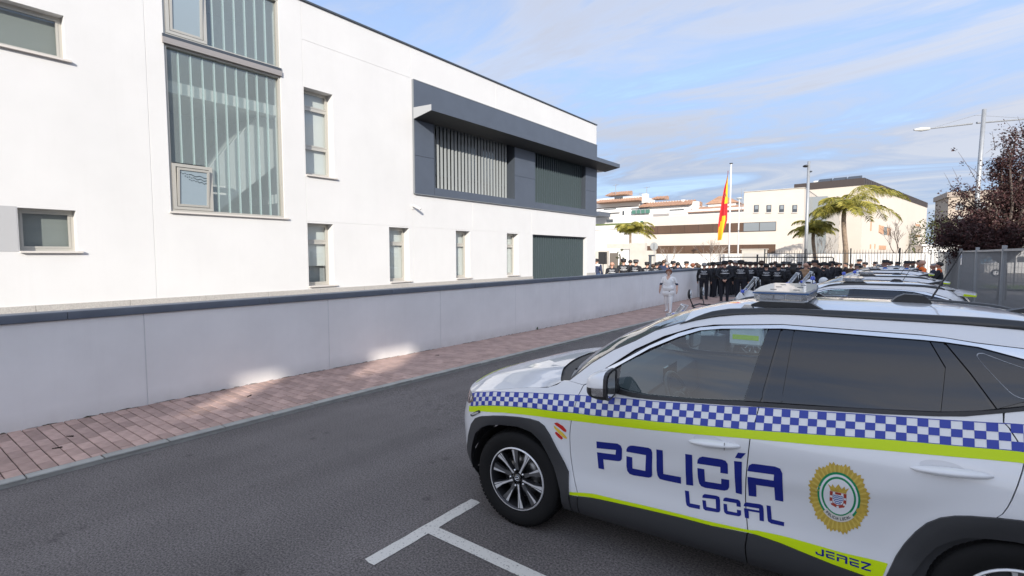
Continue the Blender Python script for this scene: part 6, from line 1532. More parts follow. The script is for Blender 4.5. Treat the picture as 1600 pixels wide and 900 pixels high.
bush('hedge_shrub','small potted green shrub on the terrace edge by the small palm',gp(969,46),.35,2.6,34,M_ever,n=14,sz=.06)
# ------------------------------------------------------------------ people: one continuous body each, grown from tapered limbs and remeshed
M_skin=mat('skin',(.50,.28,.20),.55); M_skin2=mat('skin_light',(.62,.40,.31),.55); M_navy=mat('uniform_black',(.012,.013,.018),.8,var=.15,vscale=20); M_trou=mat('uniform_trousers',(.013,.014,.022),.85)
M_shoe=mat('black_shoe',(.01,.01,.01),.4); M_vblue=mat('vest_blue',(.03,.16,.52),.7); M_vor=mat('vest_orange',(.85,.16,.02),.7); M_tan=mat('tan_coat',(.34,.21,.12),.85); M_scrub=mat('white_scrubs',(.86,.86,.86),.85,bump=.2,bscale=14); M_brownc=mat('brown_coat',(.07,.045,.035),.85); M_suit=mat('dark_suit',(.015,.016,.022),.75); M_shirt=mat('white_shirt',(.7,.7,.7),.7); M_jean=mat('blue_jeans',(.03,.06,.14),.85); M_refl=mat('reflective_grey',(.55,.56,.58),.5); M_denim=mat('navy_jacket',(.02,.03,.07),.8)
M_hb=mat('hair_black',(.012,.010,.009),.6); M_hbr=mat('hair_brown',(.06,.033,.02),.6); M_hg=mat('hair_grey',(.28,.27,.26),.6); M_hred=mat('hair_auburn',(.20,.065,.03),.6); M_capb=mat('cap_black',(.012,.013,.017),.7); M_eye=mat('eye_dark',(.02,.015,.012),.4); M_lip=mat('lips',(.35,.10,.09),.5)
# material slots of a body: 0 skin 1 top 2 sleeves 3 trousers 4 shoes 5 shoulder/vest yoke
def limbs(pose,fat=1.0,walk=0.0,wide=1.0):
    P=[]; A=lambda a,b,ra,rb,m: P.append((np.array(a,float),np.array(b,float),ra,rb,m))
    for s in (-1,1):
        st=walk*s
        hip=(s*.09*wide,.01,.90); knee=(s*.098*wide,.0-.13*st-.03*abs(walk),.49); ank=(s*.10*wide,.03-.24*st+(.10*walk if st<0 else 0),.09+(.05*walk if st<0 else 0))
        A(ank,knee,.050,.064*fat,3); A(knee,hip,.066*fat,.092*fat,3); A((ank[0],ank[1],ank[2]+.02),(ank[0],ank[1],ank[2]-.03),.05,.05,3)
        A((ank[0],ank[1]+.03,ank[2]-.048),(ank[0]+s*.015,ank[1]-.15,ank[2]-.052),.042,.036,4)
    A((-.07*wide,0,.93),(.07*wide,0,.93),.118*fat,.118*fat,3)
    A((-.045*wide,0,.99),(.045*wide,0,.99),.128*fat,.128*fat,1); A((0,0,1.02),(0,-.01,1.20),.142*fat,.150*fat,1); A((-.085,0,1.27),(.085,0,1.27),.118,.118,1); A((-.14,.015,1.385),(.14,.015,1.385),.072,.072,5)
    A((-.05,.0,1.42),(.05,.0,1.42),.062,.062,5)
    A((0,.012,1.43),(0,.0,1.54),.054,.054,0)
    A((0,.018,1.645),(0,.0,1.62),.098,.092,0); A((0,-.028,1.60),(0,-.040,1.555),.070,.052,0); A((0,-.105,1.612),(0,-.115,1.592),.011,.015,0)
    for s in (-1,1):
        A((s*.094,.012,1.615),(s*.098,.014,1.59),.016,.012,0)
        sh=np.array((s*.195,.012,1.375))
        if pose=='side': el=(s*.245,.03,1.12); wr=(s*.25,-.045,.885)
        elif pose=='behind': el=(s*.27,.09,1.13); wr=(s*.07,.165,.96)
        elif pose=='front': el=(s*.27,.0,1.13); wr=(s*.06,-.19,1.0)
        elif pose=='folded': el=(s*.265,-.06,1.13); wr=(-s*.06,-.20,1.16+.02*s)
        elif pose=='camera': el=(s*.24,-.14,1.28); wr=(s*.06,-.21,1.60)
        elif pose=='phone': el=(s*.25,.02,1.12) if s<0 else (s*.25,-.10,1.16); wr=(s*.25,-.05,.89) if s<0 else (s*.10,-.26,1.28)
        elif pose=='walk': el=(s*.30,.05+.05*s*walk,1.13); wr=(s*.335,-.03-.10*s*walk,.90)
        el=np.array(el); wr=np.array(wr)
        A(sh,el,.062*(1+.2*(fat-1)),.050,2); A(el,wr,.049,.037,2)
        d=(wr-el)/np.linalg.norm(wr-el); side=np.cross(d,[0,0,1.]) if abs(d[2])<.8 else np.array([0,-1.,0]); side=side-d*side.dot(d); side/=np.linalg.norm(side); nrm=np.cross(d,side)
        pm=wr+d*.085; A(wr+d*.01,pm,.030,.028,0); A(wr+d*.03+side*.022,pm+side*.022,.018,.017,0); A(wr+d*.03-side*.022,pm-side*.022,.018,.017,0)
        for q,(o,l) in enumerate(((-.030,.060),(-.010,.072),(.010,.068),(.030,.052))):
            a=pm+side*o; b=a+d*l*.55+nrm*s*.006; c=b+d*l*.42+nrm*s*(.018); A(a,b,.0105,.0095,0); A(b,c,.0095,.008,0)
        th=wr+d*.03+side*.030; A(th,th+side*.026+d*.030,.013,.011,0); A(th+side*.026+d*.030,th+side*.032+d*.062,.011,.009,0)
    return P
def sdf(P,X):
    out=np.full(len(X),1e9); lab=np.zeros(len(X),int)
    for a,b,ra,rb,m in P:
        ab=b-a; L=ab.dot(ab)+1e-9; t=np.clip((X-a)@ab/L,0,1); d=np.linalg.norm(X-a-t[:,None]*ab,axis=1)-(ra+(rb-ra)*t)
        k=d<out; out=np.where(k,d,out); lab=np.where(k,m,lab)
    return out,lab
_BODY={}
def body_mesh(key,pose,fat=1.0,walk=0,wide=1.0,voxel=.0135,extra=None):
    if key in _BODY: return _BODY[key]
    P=limbs(pose,fat,walk,wide)
    if extra: P+=[(np.array(a,float),np.array(b,float),ra,rb,m) for a,b,ra,rb,m in extra]
    mb=MB()
    for a,b,ra,rb,m in P:
        a_,b_=Vector(a),Vector(b); d=(b_-a_); L=d.length; d=d.normalized() if L>1e-5 else Vector((0,0,1)); n=4; pts=[];rr=[]
        for k in range(n,0,-1): t=math.pi/2*k/n; pts.append(a_-d*ra*math.sin(t)); rr.append(max(1e-4,ra*math.cos(t)))
        pts.append(a_); rr.append(ra); pts.append(b_); rr.append(rb)
        for k in range(1,n+1): t=math.pi/2*k/n; pts.append(b_+d*rb*math.sin(t)); rr.append(max(1e-4,rb*math.cos(t)))
        mb.tube(pts,rr,12)
    me=meshdata('body_src',mb.v,mb.f,[]); o=bpy.data.objects.new('body_src',me); COL.objects.link(o)
    md=o.modifiers.new('r','REMESH'); md.mode='VOXEL'; md.voxel_size=voxel
    sm=o.modifiers.new('s','SMOOTH'); sm.factor=.45; sm.iterations=3
    dg=bpy.context.evaluated_depsgraph_get(); dg.update(); ev=o.evaluated_get(dg); nm=bpy.data.meshes.new_from_object(ev); nm.name='body'
    bpy.data.objects.remove(o); bpy.data.meshes.remove(me)
    nm.materials.clear()
    for q in range(6): nm.materials.append(M_navy)
    C=np.zeros(len(nm.vertices)*3); nm.vertices.foreach_get('co',C); C=C.reshape(-1,3)
    cen=np.array([C[list(p.vertices)].mean(0) for p in nm.polygons]); _,lab=sdf(P,cen)
    nm.polygons.foreach_set('material_index',lab.astype(np.int32)); nm.polygons.foreach_set('use_smooth',[True]*len(nm.polygons)); nm.update()
    _BODY[key]=(nm,P); return _BODY[key]
_PART={}
def shared(key,fn):
    if key not in _PART: _PART[key]=fn()
    return _PART[key]
def part(name,me,parent,m=None):
    o=bpy.data.objects.new(name,me); link(o,parent)
    if m is not None:
        o.material_slots[0].link='OBJECT'; o.material_slots[0].material=m
    return o
G5F={'P':["111","101","111","100","100"],'O':["111","101","101","101","111"],'L':["100","100","100","100","111"],'I':["1","1","1","1","1"],'C':["111","100","100","100","111"],'A':["010","101","111","101","101"]}
def back_print(P,tag_):
    """POLICIA / LOCAL and a reflective band following the back of the jacket"""
    torso=[p for p in P if p[4] in (1,5)]
    def by(x,z):
        ys=np.linspace(.30,.02,90); X=np.stack([np.full(90,x),ys,np.full(90,z)],1); d,_=sdf(torso,X); k=np.argmax(d<.003); return ys[k]+.004
    mb=MB()
    def quad(x0,x1,z0,z1):
        n=max(1,int(abs(x1-x0)/.05)); 
        for k in range(n):
            a=x0+(x1-x0)*k/n; b=x0+(x1-x0)*(k+1)/n
            mb.add([(a,by(a,z0),z0),(a,by(a,z1),z1),(b,by(b,z1),z1),(b,by(b,z0),z0)],[(0,1,2,3)])
    for txt,z,h in (('POLICIA',1.345,.045),('LOCAL',1.290,.035)):
        W=sum(len(G5F[c][0])+1 for c in txt)-1; cw=.0095; x=W*cw/2
        for c in txt:
            g=G5F[c]
            for r_ in range(5):
                for k in range(len(g[0])):
                    if g[r_][k]=='1': quad(x-k*cw,x-(k+1)*cw,z-h*(r_+1)/5+h/2,z-h*r_/5+h/2)
            x-=(len(g[0])+1)*cw
    quad(.15,-.15,1.205,1.235)
    return meshdata('back_print',mb.v,mb.f,M_refl)
def hair_mesh(kind):
    mb=MB()
    def shell(r,z0,front,yo=.014):
        v=[];f=[];nu,nv=18,9
        for i in range(nv+1):
            for k in range(nu):
                t=2*math.pi*k/nu; fr=max(0,-math.sin(t)); lim=z0+(front-z0)*fr**.7
                a0=math.acos(max(-1,min(1,(lim)/r))); a=a0*i/nv
                rr=r*(1+.02*math.sin(5*t+i))
                v.append((rr*math.sin(a)*math.cos(t)*.97,yo+rr*math.sin(a)*math.sin(t)*1.10,1.638+r*math.cos(a)))
        for i in range(nv):
            for k in range(nu): f.append((i*nu+k,(i+1)*nu+k,(i+1)*nu+(k+1)%nu,i*nu+(k+1)%nu))
        mb.add(v,f)
    if kind=='short': shell(.107,-.05,.055)
    elif kind=='bob': shell(.125,-.115,.06); 
    elif kind=='long': shell(.118,-.10,.055); mb.tube([(0,.10,1.60),(0,.115,1.45),(0,.12,1.30)],[.085,.09,.05],10)
    elif kind=='curly':
        rn=random.Random(2); shell(.115,-.09,.05)
        for k in range(60):
            t=rn.uniform(0,6.28); a=rn.uniform(0,1.9)
            if math.sin(t)<-.5 and a>.9: continue
            mb.ell((.118*math.sin(a)*math.cos(t),.014+.125*math.sin(a)*math.sin(t),1.645+.115*math.cos(a)),(.03,.03,.03),6,5)
    elif kind=='cap':      # peaked service cap
        mb.lathe([(.106,1.655),(.112,1.685),(.114,1.712),(.100,1.738),(.06,1.752),(.001,1.756)],'z',(0,.012,0),20)
        v=[];n=10
        for k in range(n+1):
            t=math.pi+math.pi*k/n; v+=[(.104*math.cos(t),.012+.106*math.sin(t),1.668),(.112*math.cos(t),-.0+.175*math.sin(t),1.648)]
        mb.add(v,[(2*k,2*k+1,2*k+3,2*k+2) for k in range(n)])
    elif kind=='hat':      # wide brim field hat
        mb.lathe([(.170,1.672),(.175,1.680),(.106,1.69),(.104,1.75),(.08,1.775),(.001,1.78)],'z',(0,.012,0),20)
    return meshdata('hair',mb.v,mb.f,M_hb,True)
def band_mesh():
    mb=MB(); n=40
    for k in range(n):
        for r_ in range(2):
            if (k+r_)%2: continue
            a,b=2*math.pi*k/n,2*math.pi*(k+1)/n; z0=1.662+.012*r_; rr=.1075+.004*r_
            mb.add([(rr*math.cos(a),.012+rr*math.sin(a),z0),(rr*math.cos(b),.012+rr*math.sin(b),z0),((rr+.002)*math.cos(b),.012+(rr+.002)*math.sin(b),z0+.012),((rr+.002)*math.cos(a),.012+(rr+.002)*math.sin(a),z0+.012)],[(0,1,2,3)])
    return meshdata('cap_band',mb.v,mb.f,M_refl)
def belt_mesh():
    mb=MB(); mb.lathe([(.158,.985),(.165,.99),(.165,1.025),(.158,1.03)],'z',(0,0,0),20); mb.v=[(x*1.12,y*.86,z) for x,y,z in mb.v]
    mb.box(.135,.205,-.05,.05,.90,1.03,.01); mb.box(-.205,-.14,-.03,.04,.93,1.03,.01)
    return meshdata('duty_belt',mb.v,mb.f,M_shoe)
def face_mesh():
    mb=MB()
    for s in (-1,1): mb.ell((s*.034,-.089,1.628),(.011,.005,.006),8,6); mb.box(s*.034-.017,s*.034+.017,-.096,-.088,1.643,1.648)
    return meshdata('eyes',mb.v,mb.f,M_eye)
def mouth_mesh():
    mb=MB(); mb.ell((0,-.091,1.562),(.022,.006,.006),8,6); return meshdata('mouth',mb.v,mb.f,M_lip)
def person(label,x,y,h,rz,top,pose='side',hair='short',hairm=None,skin=None,trou=None,yoke=None,sleeve=None,printed=False,belt=False,fat=1.0,group='uniformed officers and guests in the crowd'):
    key=(pose,fat); nm,P=body_mesh(key,pose,fat)
    t=thing('person',label,'person',(x,y,GZ(y)),rz,group); s=h/1.75; bulk=1.17 if pose!='camera' else 1.1; t.scale=(s*bulk,s*bulk*.98,s)
    b=bpy.data.objects.new('body',nm); link(b,t)
    for i,m in enumerate((skin or M_skin,top,sleeve or top,trou or M_trou,M_shoe,yoke or top)):
        b.material_slots[i].link='OBJECT'; b.material_slots[i].material=m
    if hair:
        part('cap' if hair in('cap','hat') else 'hair',shared(hair,lambda:hair_mesh(hair)),t,hairm or (M_capb if hair in('cap','hat') else M_hb))
        if hair=='cap':
            part('hair',shared('short',lambda:hair_mesh('short')),t,M_hb if hairm is None else M_hb); (part('cap_band',shared('band',band_mesh),t) if int(abs(x*37+y*11))%3==0 else None)
    if printed: part('back_print',shared(('print',)+key,lambda:back_print(P,key)),t)
    if belt: part('duty_belt',shared('belt',belt_mesh),t)
    part('eyes',shared('eyes',face_mesh),t); part('mouth',shared('mouth',mouth_mesh),t)
    return t
OFF=dict(top=M_navy,trou=M_trou)
def put(label,px,ytop,d,face,**k):
    """face: degrees, 0 looks at the camera, 180 away, positive turns to the photo's right"""
    g=gp(px,d); h=CAM_H-(ytop-398.6)*d/FPX-GZ(20)*.5; h=max(1.52,min(1.90,h)); toc=math.atan2(-g.x,g.y)      # rz so that local -Y points at the camera
    rz=math.atan2(-g.x,g.y)*-1
    rz=math.atan2(g.y,g.x)-math.pi/2+R(face)
    return person(label,g.x,g.y,h,rz,**k)
# group standing on the road past the wall end
put('grey haired officer standing nearest the end of the boundary wall, back turned',1101,408.5,23.4,170,printed=True,belt=True,pose='side',hair='short',hairm=M_hg,**OFF)
put('capped officer looking right, just behind the grey haired officer by the wall',1115,408,24.6,120,belt=True,pose='front',hair='cap',**OFF)
put('officer half hidden left of the one holding a hand behind the back',1123,408,25.3,165,printed=True,pose='side',hair='cap',**OFF)
put('officer with back turned and hands clasped behind, wide stance on the road',1133,405.8,22.4,182,printed=True,belt=True,pose='behind',hair='cap',**OFF)
put('dark haired man in dark suit with white collar facing left',1141,404.5,26.5,-120,top=M_suit,trou=M_suit,pose='front',hair='short',yoke=M_suit)
put('grey haired man in dark suit with white collar among the officers',1148,405,26.8,-110,top=M_suit,trou=M_suit,pose='front',hair='short',hairm=M_hg)
put('tallest officer with back turned, standing closest to the motorcycles',1158,404.8,22.2,178,printed=True,belt=True,pose='side',hair='cap',**OFF)
put('officer with back turned right of the tallest officer',1172.5,407.6,24.2,188,printed=True,pose='front',hair='cap',**OFF)
put('person with curly dark hair in black jacket',1190.5,407,25.0,176,pose='side',hair='curly',hairm=M_hbr,**OFF)
put('capped officer with back turned in front of the curly haired person',1198,410.5,22.6,180,printed=True,belt=True,pose='front',hair='cap',**OFF)
put('grey jacketed person before the railing left of the sloping cap',1212,407,28,160,top=mat('grey_jacket',(.06,.065,.075),.8),pose='side',hair='short',hairm=M_hbr)
put('officer with a white banded cap looking right, back printed',1217.5,410.2,21.6,150,printed=True,belt=True,pose='phone',hair='cap',**OFF)
put('officer behind the white banded cap wearing a dark peaked cap',1225,407.5,25,170,printed=True,pose='side',hair='cap',**OFF)
put('long haired person in a plain black coat with back turned',1241,409.5,21.2,170,top=M_suit,pose='front',hair='long',trou=M_suit)
put('bald man in a tan coat',1260,409.5,22.9,150,top=M_tan,pose='side',hair=None,trou=M_suit,fat=1.15)
put('officer seen behind the bald man in tan coat',1265.5,407.5,24,200,pose='side',hair='cap',**OFF)
put('tall officer looking left beside the bald man in tan coat',1273.5,405,22,-60,pose='side',hair='cap',**OFF)
put('officer standing behind the parked motorcycle helmets',1281,409.5,24,-100,pose='side',hair='cap',**OFF)
put('officer in cap looking left, left of the tall palm trunk',1300,407,24,-70,pose='phone',hair='cap',**OFF)
put('shorter officer in cap touching the tall palm trunk',1312,410,29,-80,pose='front',hair='cap',**OFF)
put('person in a brown coat right of the tall palm trunk',1331,411,28,170,top=M_brownc,pose='side',hair='short',hairm=M_hbr)
put('officer with blue shoulders and banded cap above the car roofs',1340.5,410.8,21.8,-75,top=M_vblue,sleeve=M_navy,trou=M_trou,pose='side',hair='cap')
put('officer in a dark hat behind the banded cap',1343,405.2,29,-60,pose='side',hair='hat',**OFF)
put('blue jacketed officer in wide hat facing left above the car roofs',1383.5,406,21.5,-85,top=M_vblue,sleeve=M_vblue,trou=M_trou,pose='side',hair='hat')
put('blue jacketed officer behind the one in wide hat',1391,407.5,27,-85,top=M_vblue,trou=M_trou,pose='side',hair='cap')
put('officer in blue jacket and peaked hat left of the orange vests',1417.5,407.5,21.2,-80,top=M_vblue,sleeve=M_navy,trou=M_trou,pose='side',hair='hat')
put('bald volunteer with orange shoulders facing left',1441,405.2,20.8,-70,top=M_navy,yoke=M_vor,sleeve=M_vor,trou=M_trou,pose='folded',hair=None)
put('volunteer with orange shoulders behind the bald one',1436,405.5,26,-80,top=M_navy,yoke=M_vor,sleeve=M_navy,trou=M_trou,pose='side',hair='short')
put('dark haired volunteer with orange shoulders next to the mesh fence',1468,408.2,20.5,-95,top=M_navy,yoke=M_vor,sleeve=M_navy,trou=M_trou,pose='folded',hair='short')
put('grey haired person beside the dark haired orange volunteer',1459.5,410.5,20.9,-75,top=M_denim,trou=M_trou,pose='folded',hair='short',hairm=M_hg)
for px,yt,d,fc,hr,nb in (
  (1109,409,26.5,175,'cap','the grey haired officer nearest the wall end'),
  (1128,407.5,27,170,'short','the officer with hands clasped behind'),
  (1152,406.5,28,185,'cap','the two men in dark suits'),
  (1165,407.5,27,175,'cap','the tallest officer with printed back'),
  (1181,408,26.5,180,'cap','the officer left of the curly haired person'),
  (1206,408.5,27,170,'short','the officer with printed back below the concrete cabinet'),
  (1233,408,27.5,185,'cap','the long haired person in black coat, left side'),
  (1250,408.5,27,175,'cap','the bald man in the tan coat, left side'),
  (1288,408.5,27,190,'cap','the helmets on the motorcycles'),
  (1294,409.5,22.8,-90,'cap','the officer in cap left of the tall palm trunk'),
  (1307,409,28,180,'cap','the tall palm trunk, left side'),
  (1322,409.5,28.5,-80,'short','the tall palm trunk, right side'),
  (1352,409,28,-90,'cap','the officer with blue shoulders, right side'),
  (1368,409,28,-95,'hat','the blue jacketed officers, left side'),
  (1403,408.5,28,-85,'cap','the two blue jacketed officers, right side'),
  (1427,408,28,-80,'hat','the orange volunteers, left side')):
    put('dark clothed person behind '+nb,px,yt,d,fc,pose='side' if px%2 else 'front',hair=hr,group='people half hidden in the back of the crowd',**OFF)
# people in the courtyard seen over the wall
put('person in navy jacket with white stripes beside the loudspeaker',932.5,398.6,29,150,top=M_denim,sleeve=M_denim,trou=M_jean,yoke=M_shirt,pose='side',hair='short')
put('bald officer right of the loudspeaker stand',956.5,407.6,25.5,175,printed=True,pose='side',hair=None,**OFF)
put('tall capped officer second from the loudspeaker, seen over the wall',974.5,402.4,26.5,182,printed=True,belt=True,pose='side',hair='cap',**OFF)
put('person with dark hair half hidden right of the tall capped officer',985,404.5,30,180,pose='side',hair='short',top=M_suit)
put('capped officer glancing right before the concrete pier',994,404,26,150,printed=True,pose='side',hair='cap',**OFF)
put('capped officer in front of the bollard light',1011.5,407.6,26,165,printed=True,pose='front',hair='cap',**OFF)
put('brown haired woman between two officers behind the wall',1021,411,28,170,pose='side',hair='bob',hairm=M_hbr,top=M_suit,skin=M_skin2)
put('capped officer left of the photographer behind the wall',1027,408.4,27,150,printed=True,pose='side',hair='cap',**OFF)
put('dark haired onlooker just left of the photographer',1031,408,29,175,pose='side',hair='curly',top=M_denim)
put('photographer in navy jacket raising a camera behind the wall',1037.5,404.6,28,165,pose='camera',hair='short',hairm=M_hbr,top=M_denim)
put('man in dark jacket right of the photographer',1042.5,407.6,27,200,pose='side',hair='short',hairm=M_hg,top=M_denim)
put('capped officer looking right above the walking woman',1052.5,406.3,26.5,120,printed=True,pose='side',hair='cap',**OFF)
put('man in dark jacket raising a camera to the right of the walking woman',1059.5,407.8,27,175,pose='camera',hair='short',top=M_denim)
put('officer in field hat right of the walking woman, back printed',1073,407.6,26.5,180,printed=True,pose='side',hair='hat',**OFF)
put('auburn haired guest close to the end of the wall',1083,410,28,160,pose='side',hair='bob',hairm=M_hred,top=M_brownc,skin=M_skin2)
put('fair skinned guest behind the auburn haired one',1089,409,31,170,pose='side',hair='short',hairm=M_hbr,top=M_suit,skin=M_skin2)
put('brown haired guest at the very end of the wall coping',1092,411.5,27,175,pose='side',hair='bob',hairm=M_hbr,top=M_suit,skin=M_skin2)
# woman in white walking on the pavement
wg=Vector((-6.50,17.7,PZ+GZ(17.7)))
ex=[((-.10,0,.80),(.10,0,.80),.150,.150,1),((-.06,-.01,1.0),(.06,-.01,1.0),.165,.165,1),((0,-.02,1.22),(0,-.02,1.30),.165,.155,1)]
nm,P=body_mesh('woman','walk',1.15,.55,1.05,.0115,ex)
wt=thing('person','woman with auburn hair in white tunic and trousers walking along the pavement','person',tuple(wg),math.atan2(wg.y,wg.x)-math.pi/2+R(-14)); s=1.54/1.75; wt.scale=(s*1.04,s*1.04,s)
b=bpy.data.objects.new('body',nm); link(b,wt)
for i,m in enumerate((M_skin2,M_scrub,M_scrub,M_scrub,M_dwhite,M_scrub)): b.material_slots[i].link='OBJECT'; b.material_slots[i].material=m
# bare forearms below dark undershirt cuffs
nm2=nm; pol=nm.polygons; C=np.zeros(len(nm.vertices)*3); nm.vertices.foreach_get('co',C); C=C.reshape(-1,3)
nm.materials.append(M_denim); nm.materials.append(M_skin2)
for p_ in pol:
    if p_.material_index==2:
        z=C[list(p_.vertices)].mean(0)[2]
        if z<1.11: p_.material_index=7
        elif z<1.19: p_.material_index=6
    elif p_.material_index in (5,1):
        c=C[list(p_.vertices)].mean(0)
        if c[1]<-.03 and c[2]>1.33 and abs(c[0])<(c[2]-1.30)*.55: p_.material_index=7
part('hair',shared('bob',lambda:hair_mesh('bob')),wt,M_hred); part('eyes',shared('eyes',face_mesh),wt); part('mouth',shared('mouth',mouth_mesh),wt)
MB().box(.06,.10,-.19,-.182,.86,.89).build('badge_clip',M_black,wt)
MB().lathe([(.185,.665),(.19,.67),(.185,.675)],'z',(0,0,.0),18).build('tunic_hem',mat('hem_grey',(.5,.5,.5),.8),wt)
# ------------------------------------------------------------------ loudspeaker on tripod behind the wall
lsp=gp(942.5,25.5); ls=thing('loudspeaker','black loudspeaker on a tripod stand seen over the wall','loudspeaker',tuple(lsp),math.atan2(lsp.y,lsp.x)-math.pi/2+R(-25))
zb=zpx(412.5,25.5); zt=zpx(393.5,25.5)
MB().prism([(-.19,-.15),(.19,-.15),(.13,.17),(-.13,.17)],'z',zb,zt).build('cabinet',M_black,ls); MB().box(-.16,.16,-.158,-.151,zb+.04,zt-.04).build('grille',mat('speaker_grille',(.03,.03,.032),.6),ls)
box('handle',-.165,-.16,-.03,.05,zb+.25,zb+.36,M_gap,ls)
std=thing('speaker_stand','black tripod stand carrying the loudspeaker','stand',tuple(lsp)); MB().tube([(0,0,.15),(0,0,zb-.005)],.02,8).build('pole',M_black,std)
for k in range(3):
    a=k*2.094; MB().tube([(0,0,.75),(.5*math.cos(a),.5*math.sin(a),.012)],.013,6).build('leg',M_black,std)
# the camera held up by the photographer
pc_=gp(1037.5,28); cm=thing('photo_camera','black camera held up by the photographer behind the wall','camera',(pc_.x,pc_.y,1.62)); cm.rotation_euler=(0,0,math.atan2(pc_.y,pc_.x)-math.pi/2+R(165))
MB().box(-.075,.075,-.30,-.23,-.05,.05,.01).build('body',M_black,cm); MB().tube([(0,-.30,0),(0,-.42,0)],[.04,.045],10).build('lens',M_black,cm); MB().box(-.03,.03,-.29,-.24,.051,.13,.006).build('flash',M_black,cm)
# ------------------------------------------------------------------ police motorcycles parked between the cars
M_mw=mat('moto_white',(.70,.71,.72),.3,coat=.8); M_screen=glassmat('moto_screen',(.75,.78,.80),haze=(.6,.62,.62),hz=.18); M_bb=mat('beacon_blue',(.02,.07,.55),.2,coat=.8)
def moto(label,loc,rz,sh=.42,fz=1.0,fwid=1.0):
    t=thing('police_motorcycle',label,'motorcycle',loc,rz,'police motorcycles parked between the cars')
    for x in (-.78,.74):
        w=bpy.data.objects.new('wheel',None); link(w,t); w.location=(x,0,.31)
        MB().lathe([(.22,-.05),(.26,-.065),(.30,-.05),(.312,0),(.30,.05),(.26,.065),(.22,.05)],'y',seg=28).build('tyre',M_rub,w,True)
        r_=MB(); r_.lathe([(.225,-.04),(.21,-.03),(.21,.03),(.225,.04)],'y',seg=28)
        for k in range(5):
            a=k*1.2566; r_.tube([(.03*math.cos(a),0,.03*math.sin(a)),(.215*math.cos(a),0,.215*math.sin(a))],.016,5)
        r_.lathe([(.05,-.05),(.05,.05)],'y',seg=10); r_.build('rim',M_alloyd,w)
    MB().prism([(-1.0,.60),(-.55,.72),(-.50,.66),(-.95,.50)],'y',-.09,.09).build('front_mudguard',M_mw,t)
    for s in (-1,1): MB().tube([(-.78,s*.09,.31),(-.50,s*.09,.95)],.026,8).build('fork',M_chrome,t)
    fa=MB()
    secs=[(-.72,.10,.72,.95),(-.62,.24,.60,1.10),(-.40,.33,.48,1.15),(-.05,.31,.45,1.02),(.15,.24,.50,.90)]
    v=[];f=[]
    for x,w_,z0,z1 in secs:
        w_*=fwid; z1=z0+(z1-z0)*fz
        v+=[(x,-w_,z0),(x,-w_*1.05,(z0+z1)/2),(x,-w_*.55,z1),(x,w_*.55,z1),(x,w_*1.05,(z0+z1)/2),(x,w_,z0)]
    for i in range(4):
        for k in range(6): f.append((i*6+k,i*6+(k+1)%6,(i+1)*6+(k+1)%6,(i+1)*6+k))
    f+=[(5,4,3,2,1,0),tuple(range(24,30))]
    fr_=obj('fairing',v,[q[::-1] for q in f],M_mw,t,True); MB().prism([(-.05,1.0),(.25,1.02),(.32,.86),(-.05,.8)],'y',-.16,.16).build('fuel_tank',M_mw,t)
    MB().prism([(-.1,.28),(.35,.28),(.35,.62),(-.1,.6)],'y',-.22,.22).build('engine',M_alloyd,t)
    MB().prism([(.22,.80),(.55,.78),(.62,.88),(1.0,.92),(1.02,.80),(.5,.62),(.22,.66)],'y',-.16,.16).build('seat',M_black,t)
    MB().box(-.735,-.715,-.10,.10,.80,.94).build('headlamp',M_lens,fr_); MB().box(-.60,.1,-.337,-.333,.72,.80).build('checker_strip',M_blue,fr_)
    # windscreen: curved sheet
    v=[];n=10
    for i in range(5):
        q=i/4
        for k in range(n+1):
            a=-1+2*k/n; v.append((-.60+.30*q*(sh/.42)+.10*a*a,a*(.24-.05*q)*fwid,(1.08 if fz==1 else .96)+sh*q-.03*a*a))
    sc_=obj('windscreen',v,[(i*(n+1)+k,i*(n+1)+k+1,(i+1)*(n+1)+k+1,(i+1)*(n+1)+k) for i in range(4) for k in range(n)],M_screen,t,True)
    rim=[v[4*(n+1)+k] for k in range(n+1)]; MB().tube([v[0]]+[v[i*(n+1)] for i in range(1,4)]+rim+[v[i*(n+1)+n] for i in range(3,-1,-1)],.010,5,False).build('screen_edge',M_mw,sc_)
    hb=MB(); hb.tube([(-.10,-.40,1.09),(-.22,-.25,1.12),(-.28,0,1.10),(-.22,.25,1.12),(-.10,.40,1.09)],.014,6); hb.build('handlebar',M_black,t)
    for s in (-1,1):
        MB().tube([(-.10,s*.40,1.09),(-.06,s*.46,1.085)],.021,8).build('grip',M_rub,t); MB().tube([(-.16,s*.36,1.10),(-.20,s*.40,1.22),(-.22,s*.42,1.28)],.010,6).build('mirror_stalk',M_black,t)
        mm=MB(); mm.ell((-.22,s*.43,1.345),(.030,.055,.085),12,8); mr=mm.build('mirror',M_black,t,True); MB().ell((-.195,s*.43,1.345),(.010,.046,.074),12,8).build('mirror_glass',mat('mirror_silver',(.75,.78,.8),.04,metal=1),mr,True)
        bb=MB(); bb.lathe([(.045,0),(.045,.05),(.03,.075),(.001,.08)],'z',(-.52,s*.31,1.10 if fz==1 else .90),12); bb.build('blue_beacon',M_bb,t,True); MB().tube([(-.50,s*.16,1.02 if fz==1 else .82),(-.52,s*.31,1.099 if fz==1 else .899)],.015,5).build('beacon_arm',M_black,t)
        MB().box(.45,.95,s*.20,s*.42,.52,.84,.03).build('pannier',M_mw,t); MB().box(.5,.9,s*.4205,s*.424,.62,.70).build('lime_strip',M_lime,t)
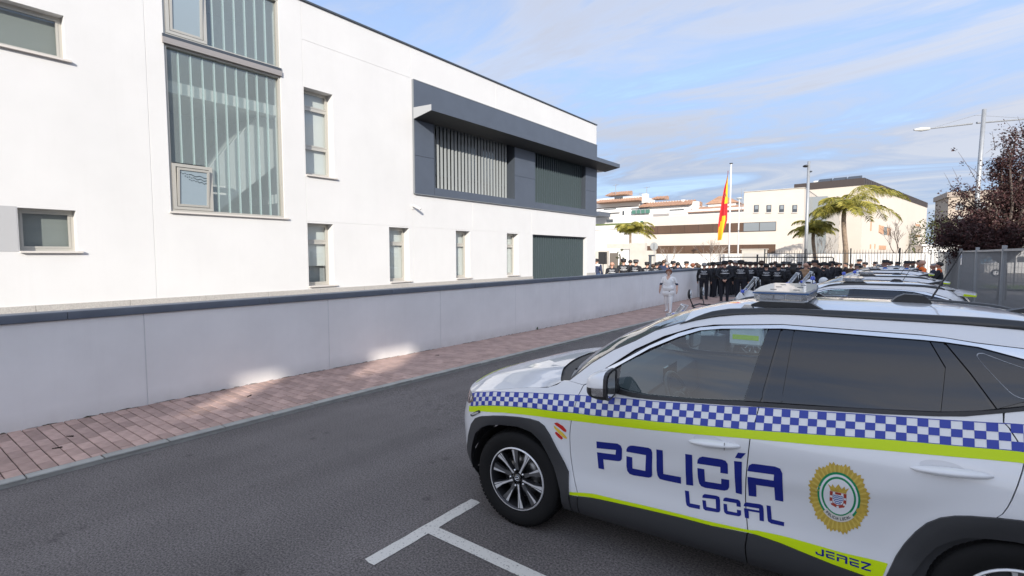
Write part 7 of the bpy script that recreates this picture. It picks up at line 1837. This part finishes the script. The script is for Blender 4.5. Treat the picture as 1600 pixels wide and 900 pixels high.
    MB().box(.72,1.05,-.2,.2,.93,1.12,.03).build('top_case',M_mw,t); MB().tube([(1.0,0,1.1),(1.02,0,1.45)],.010,6).build('beacon_mast',M_black,t)
    MB().lathe([(.05,0),(.055,.06),(.03,.09),(.001,.095)],'z',(1.02,0,1.45),12).build('rear_beacon',M_bb,t,True)
    MB().tube([(.05,-.12,.3),(.10,-.32,.02)],.014,6).build('side_stand',M_black,t)
    return t
mo=moto('nearest white police motorcycle, its mirror showing above the first car bonnet',(-2.73,9.43,GZ(9.4)),R(3),.16,.72,.62)
mo2=None
for lab,lc,a in (('second police motorcycle, blue beacons left of the nearest light bar',(-2.73,14.4,GZ(14.4)),5),('third police motorcycle with a white helmet on it',(-2.43,19.0,GZ(19)),4),('farthest police motorcycle, below the officers by the palm trunk',(-2.25,20.7,GZ(20.7)),2)):
    if mo2 is None: mo2=c=moto(lab,lc,R(a))
    else:
        c=copy_tree(mo2); c.location=lc; c.rotation_euler=(0,0,R(a)); c['label']=lab
def helmet(label,loc,rz):
    t=thing('helmet',label,'helmet',loc,rz,'motorcycle helmets')
    v=MB(); v.ell((0,0,.13),(.15,.125,.14),18,12); v.build('shell',M_mw,t,True)
    vi=MB(); n=10; q=[]
    for k in range(n+1):
        a=math.pi-1.1+2.2*k/n; q+=[(.155*math.cos(a),.13*math.sin(a),.09),(.150*math.cos(a),.126*math.sin(a),.18)]
    vi.add(q,[(2*k,2*k+1,2*k+3,2*k+2) for k in range(n)]); vi.build('visor',M_gblk,t,True)
    MB().box(-.10,.02,-.05,.05,-.005,.03,.01).build('chin_bar',M_mw,t); MB().tube([(-.06,-.128,.10),(.08,-.128,.16)],.012,5).build('blue_stripe',M_blue,t)
helmet('white helmet resting on the third motorcycle right of the light bar',(-2.30,19.0,GZ(20)+1.03),R(40)); helmet('white helmet resting on the farthest motorcycle',(-2.12,20.7,GZ(20)+1.03),R(200))
helmet('white and blue helmet on the second motorcycle seat',(-2.28,14.42,GZ(14)+.90),R(10))
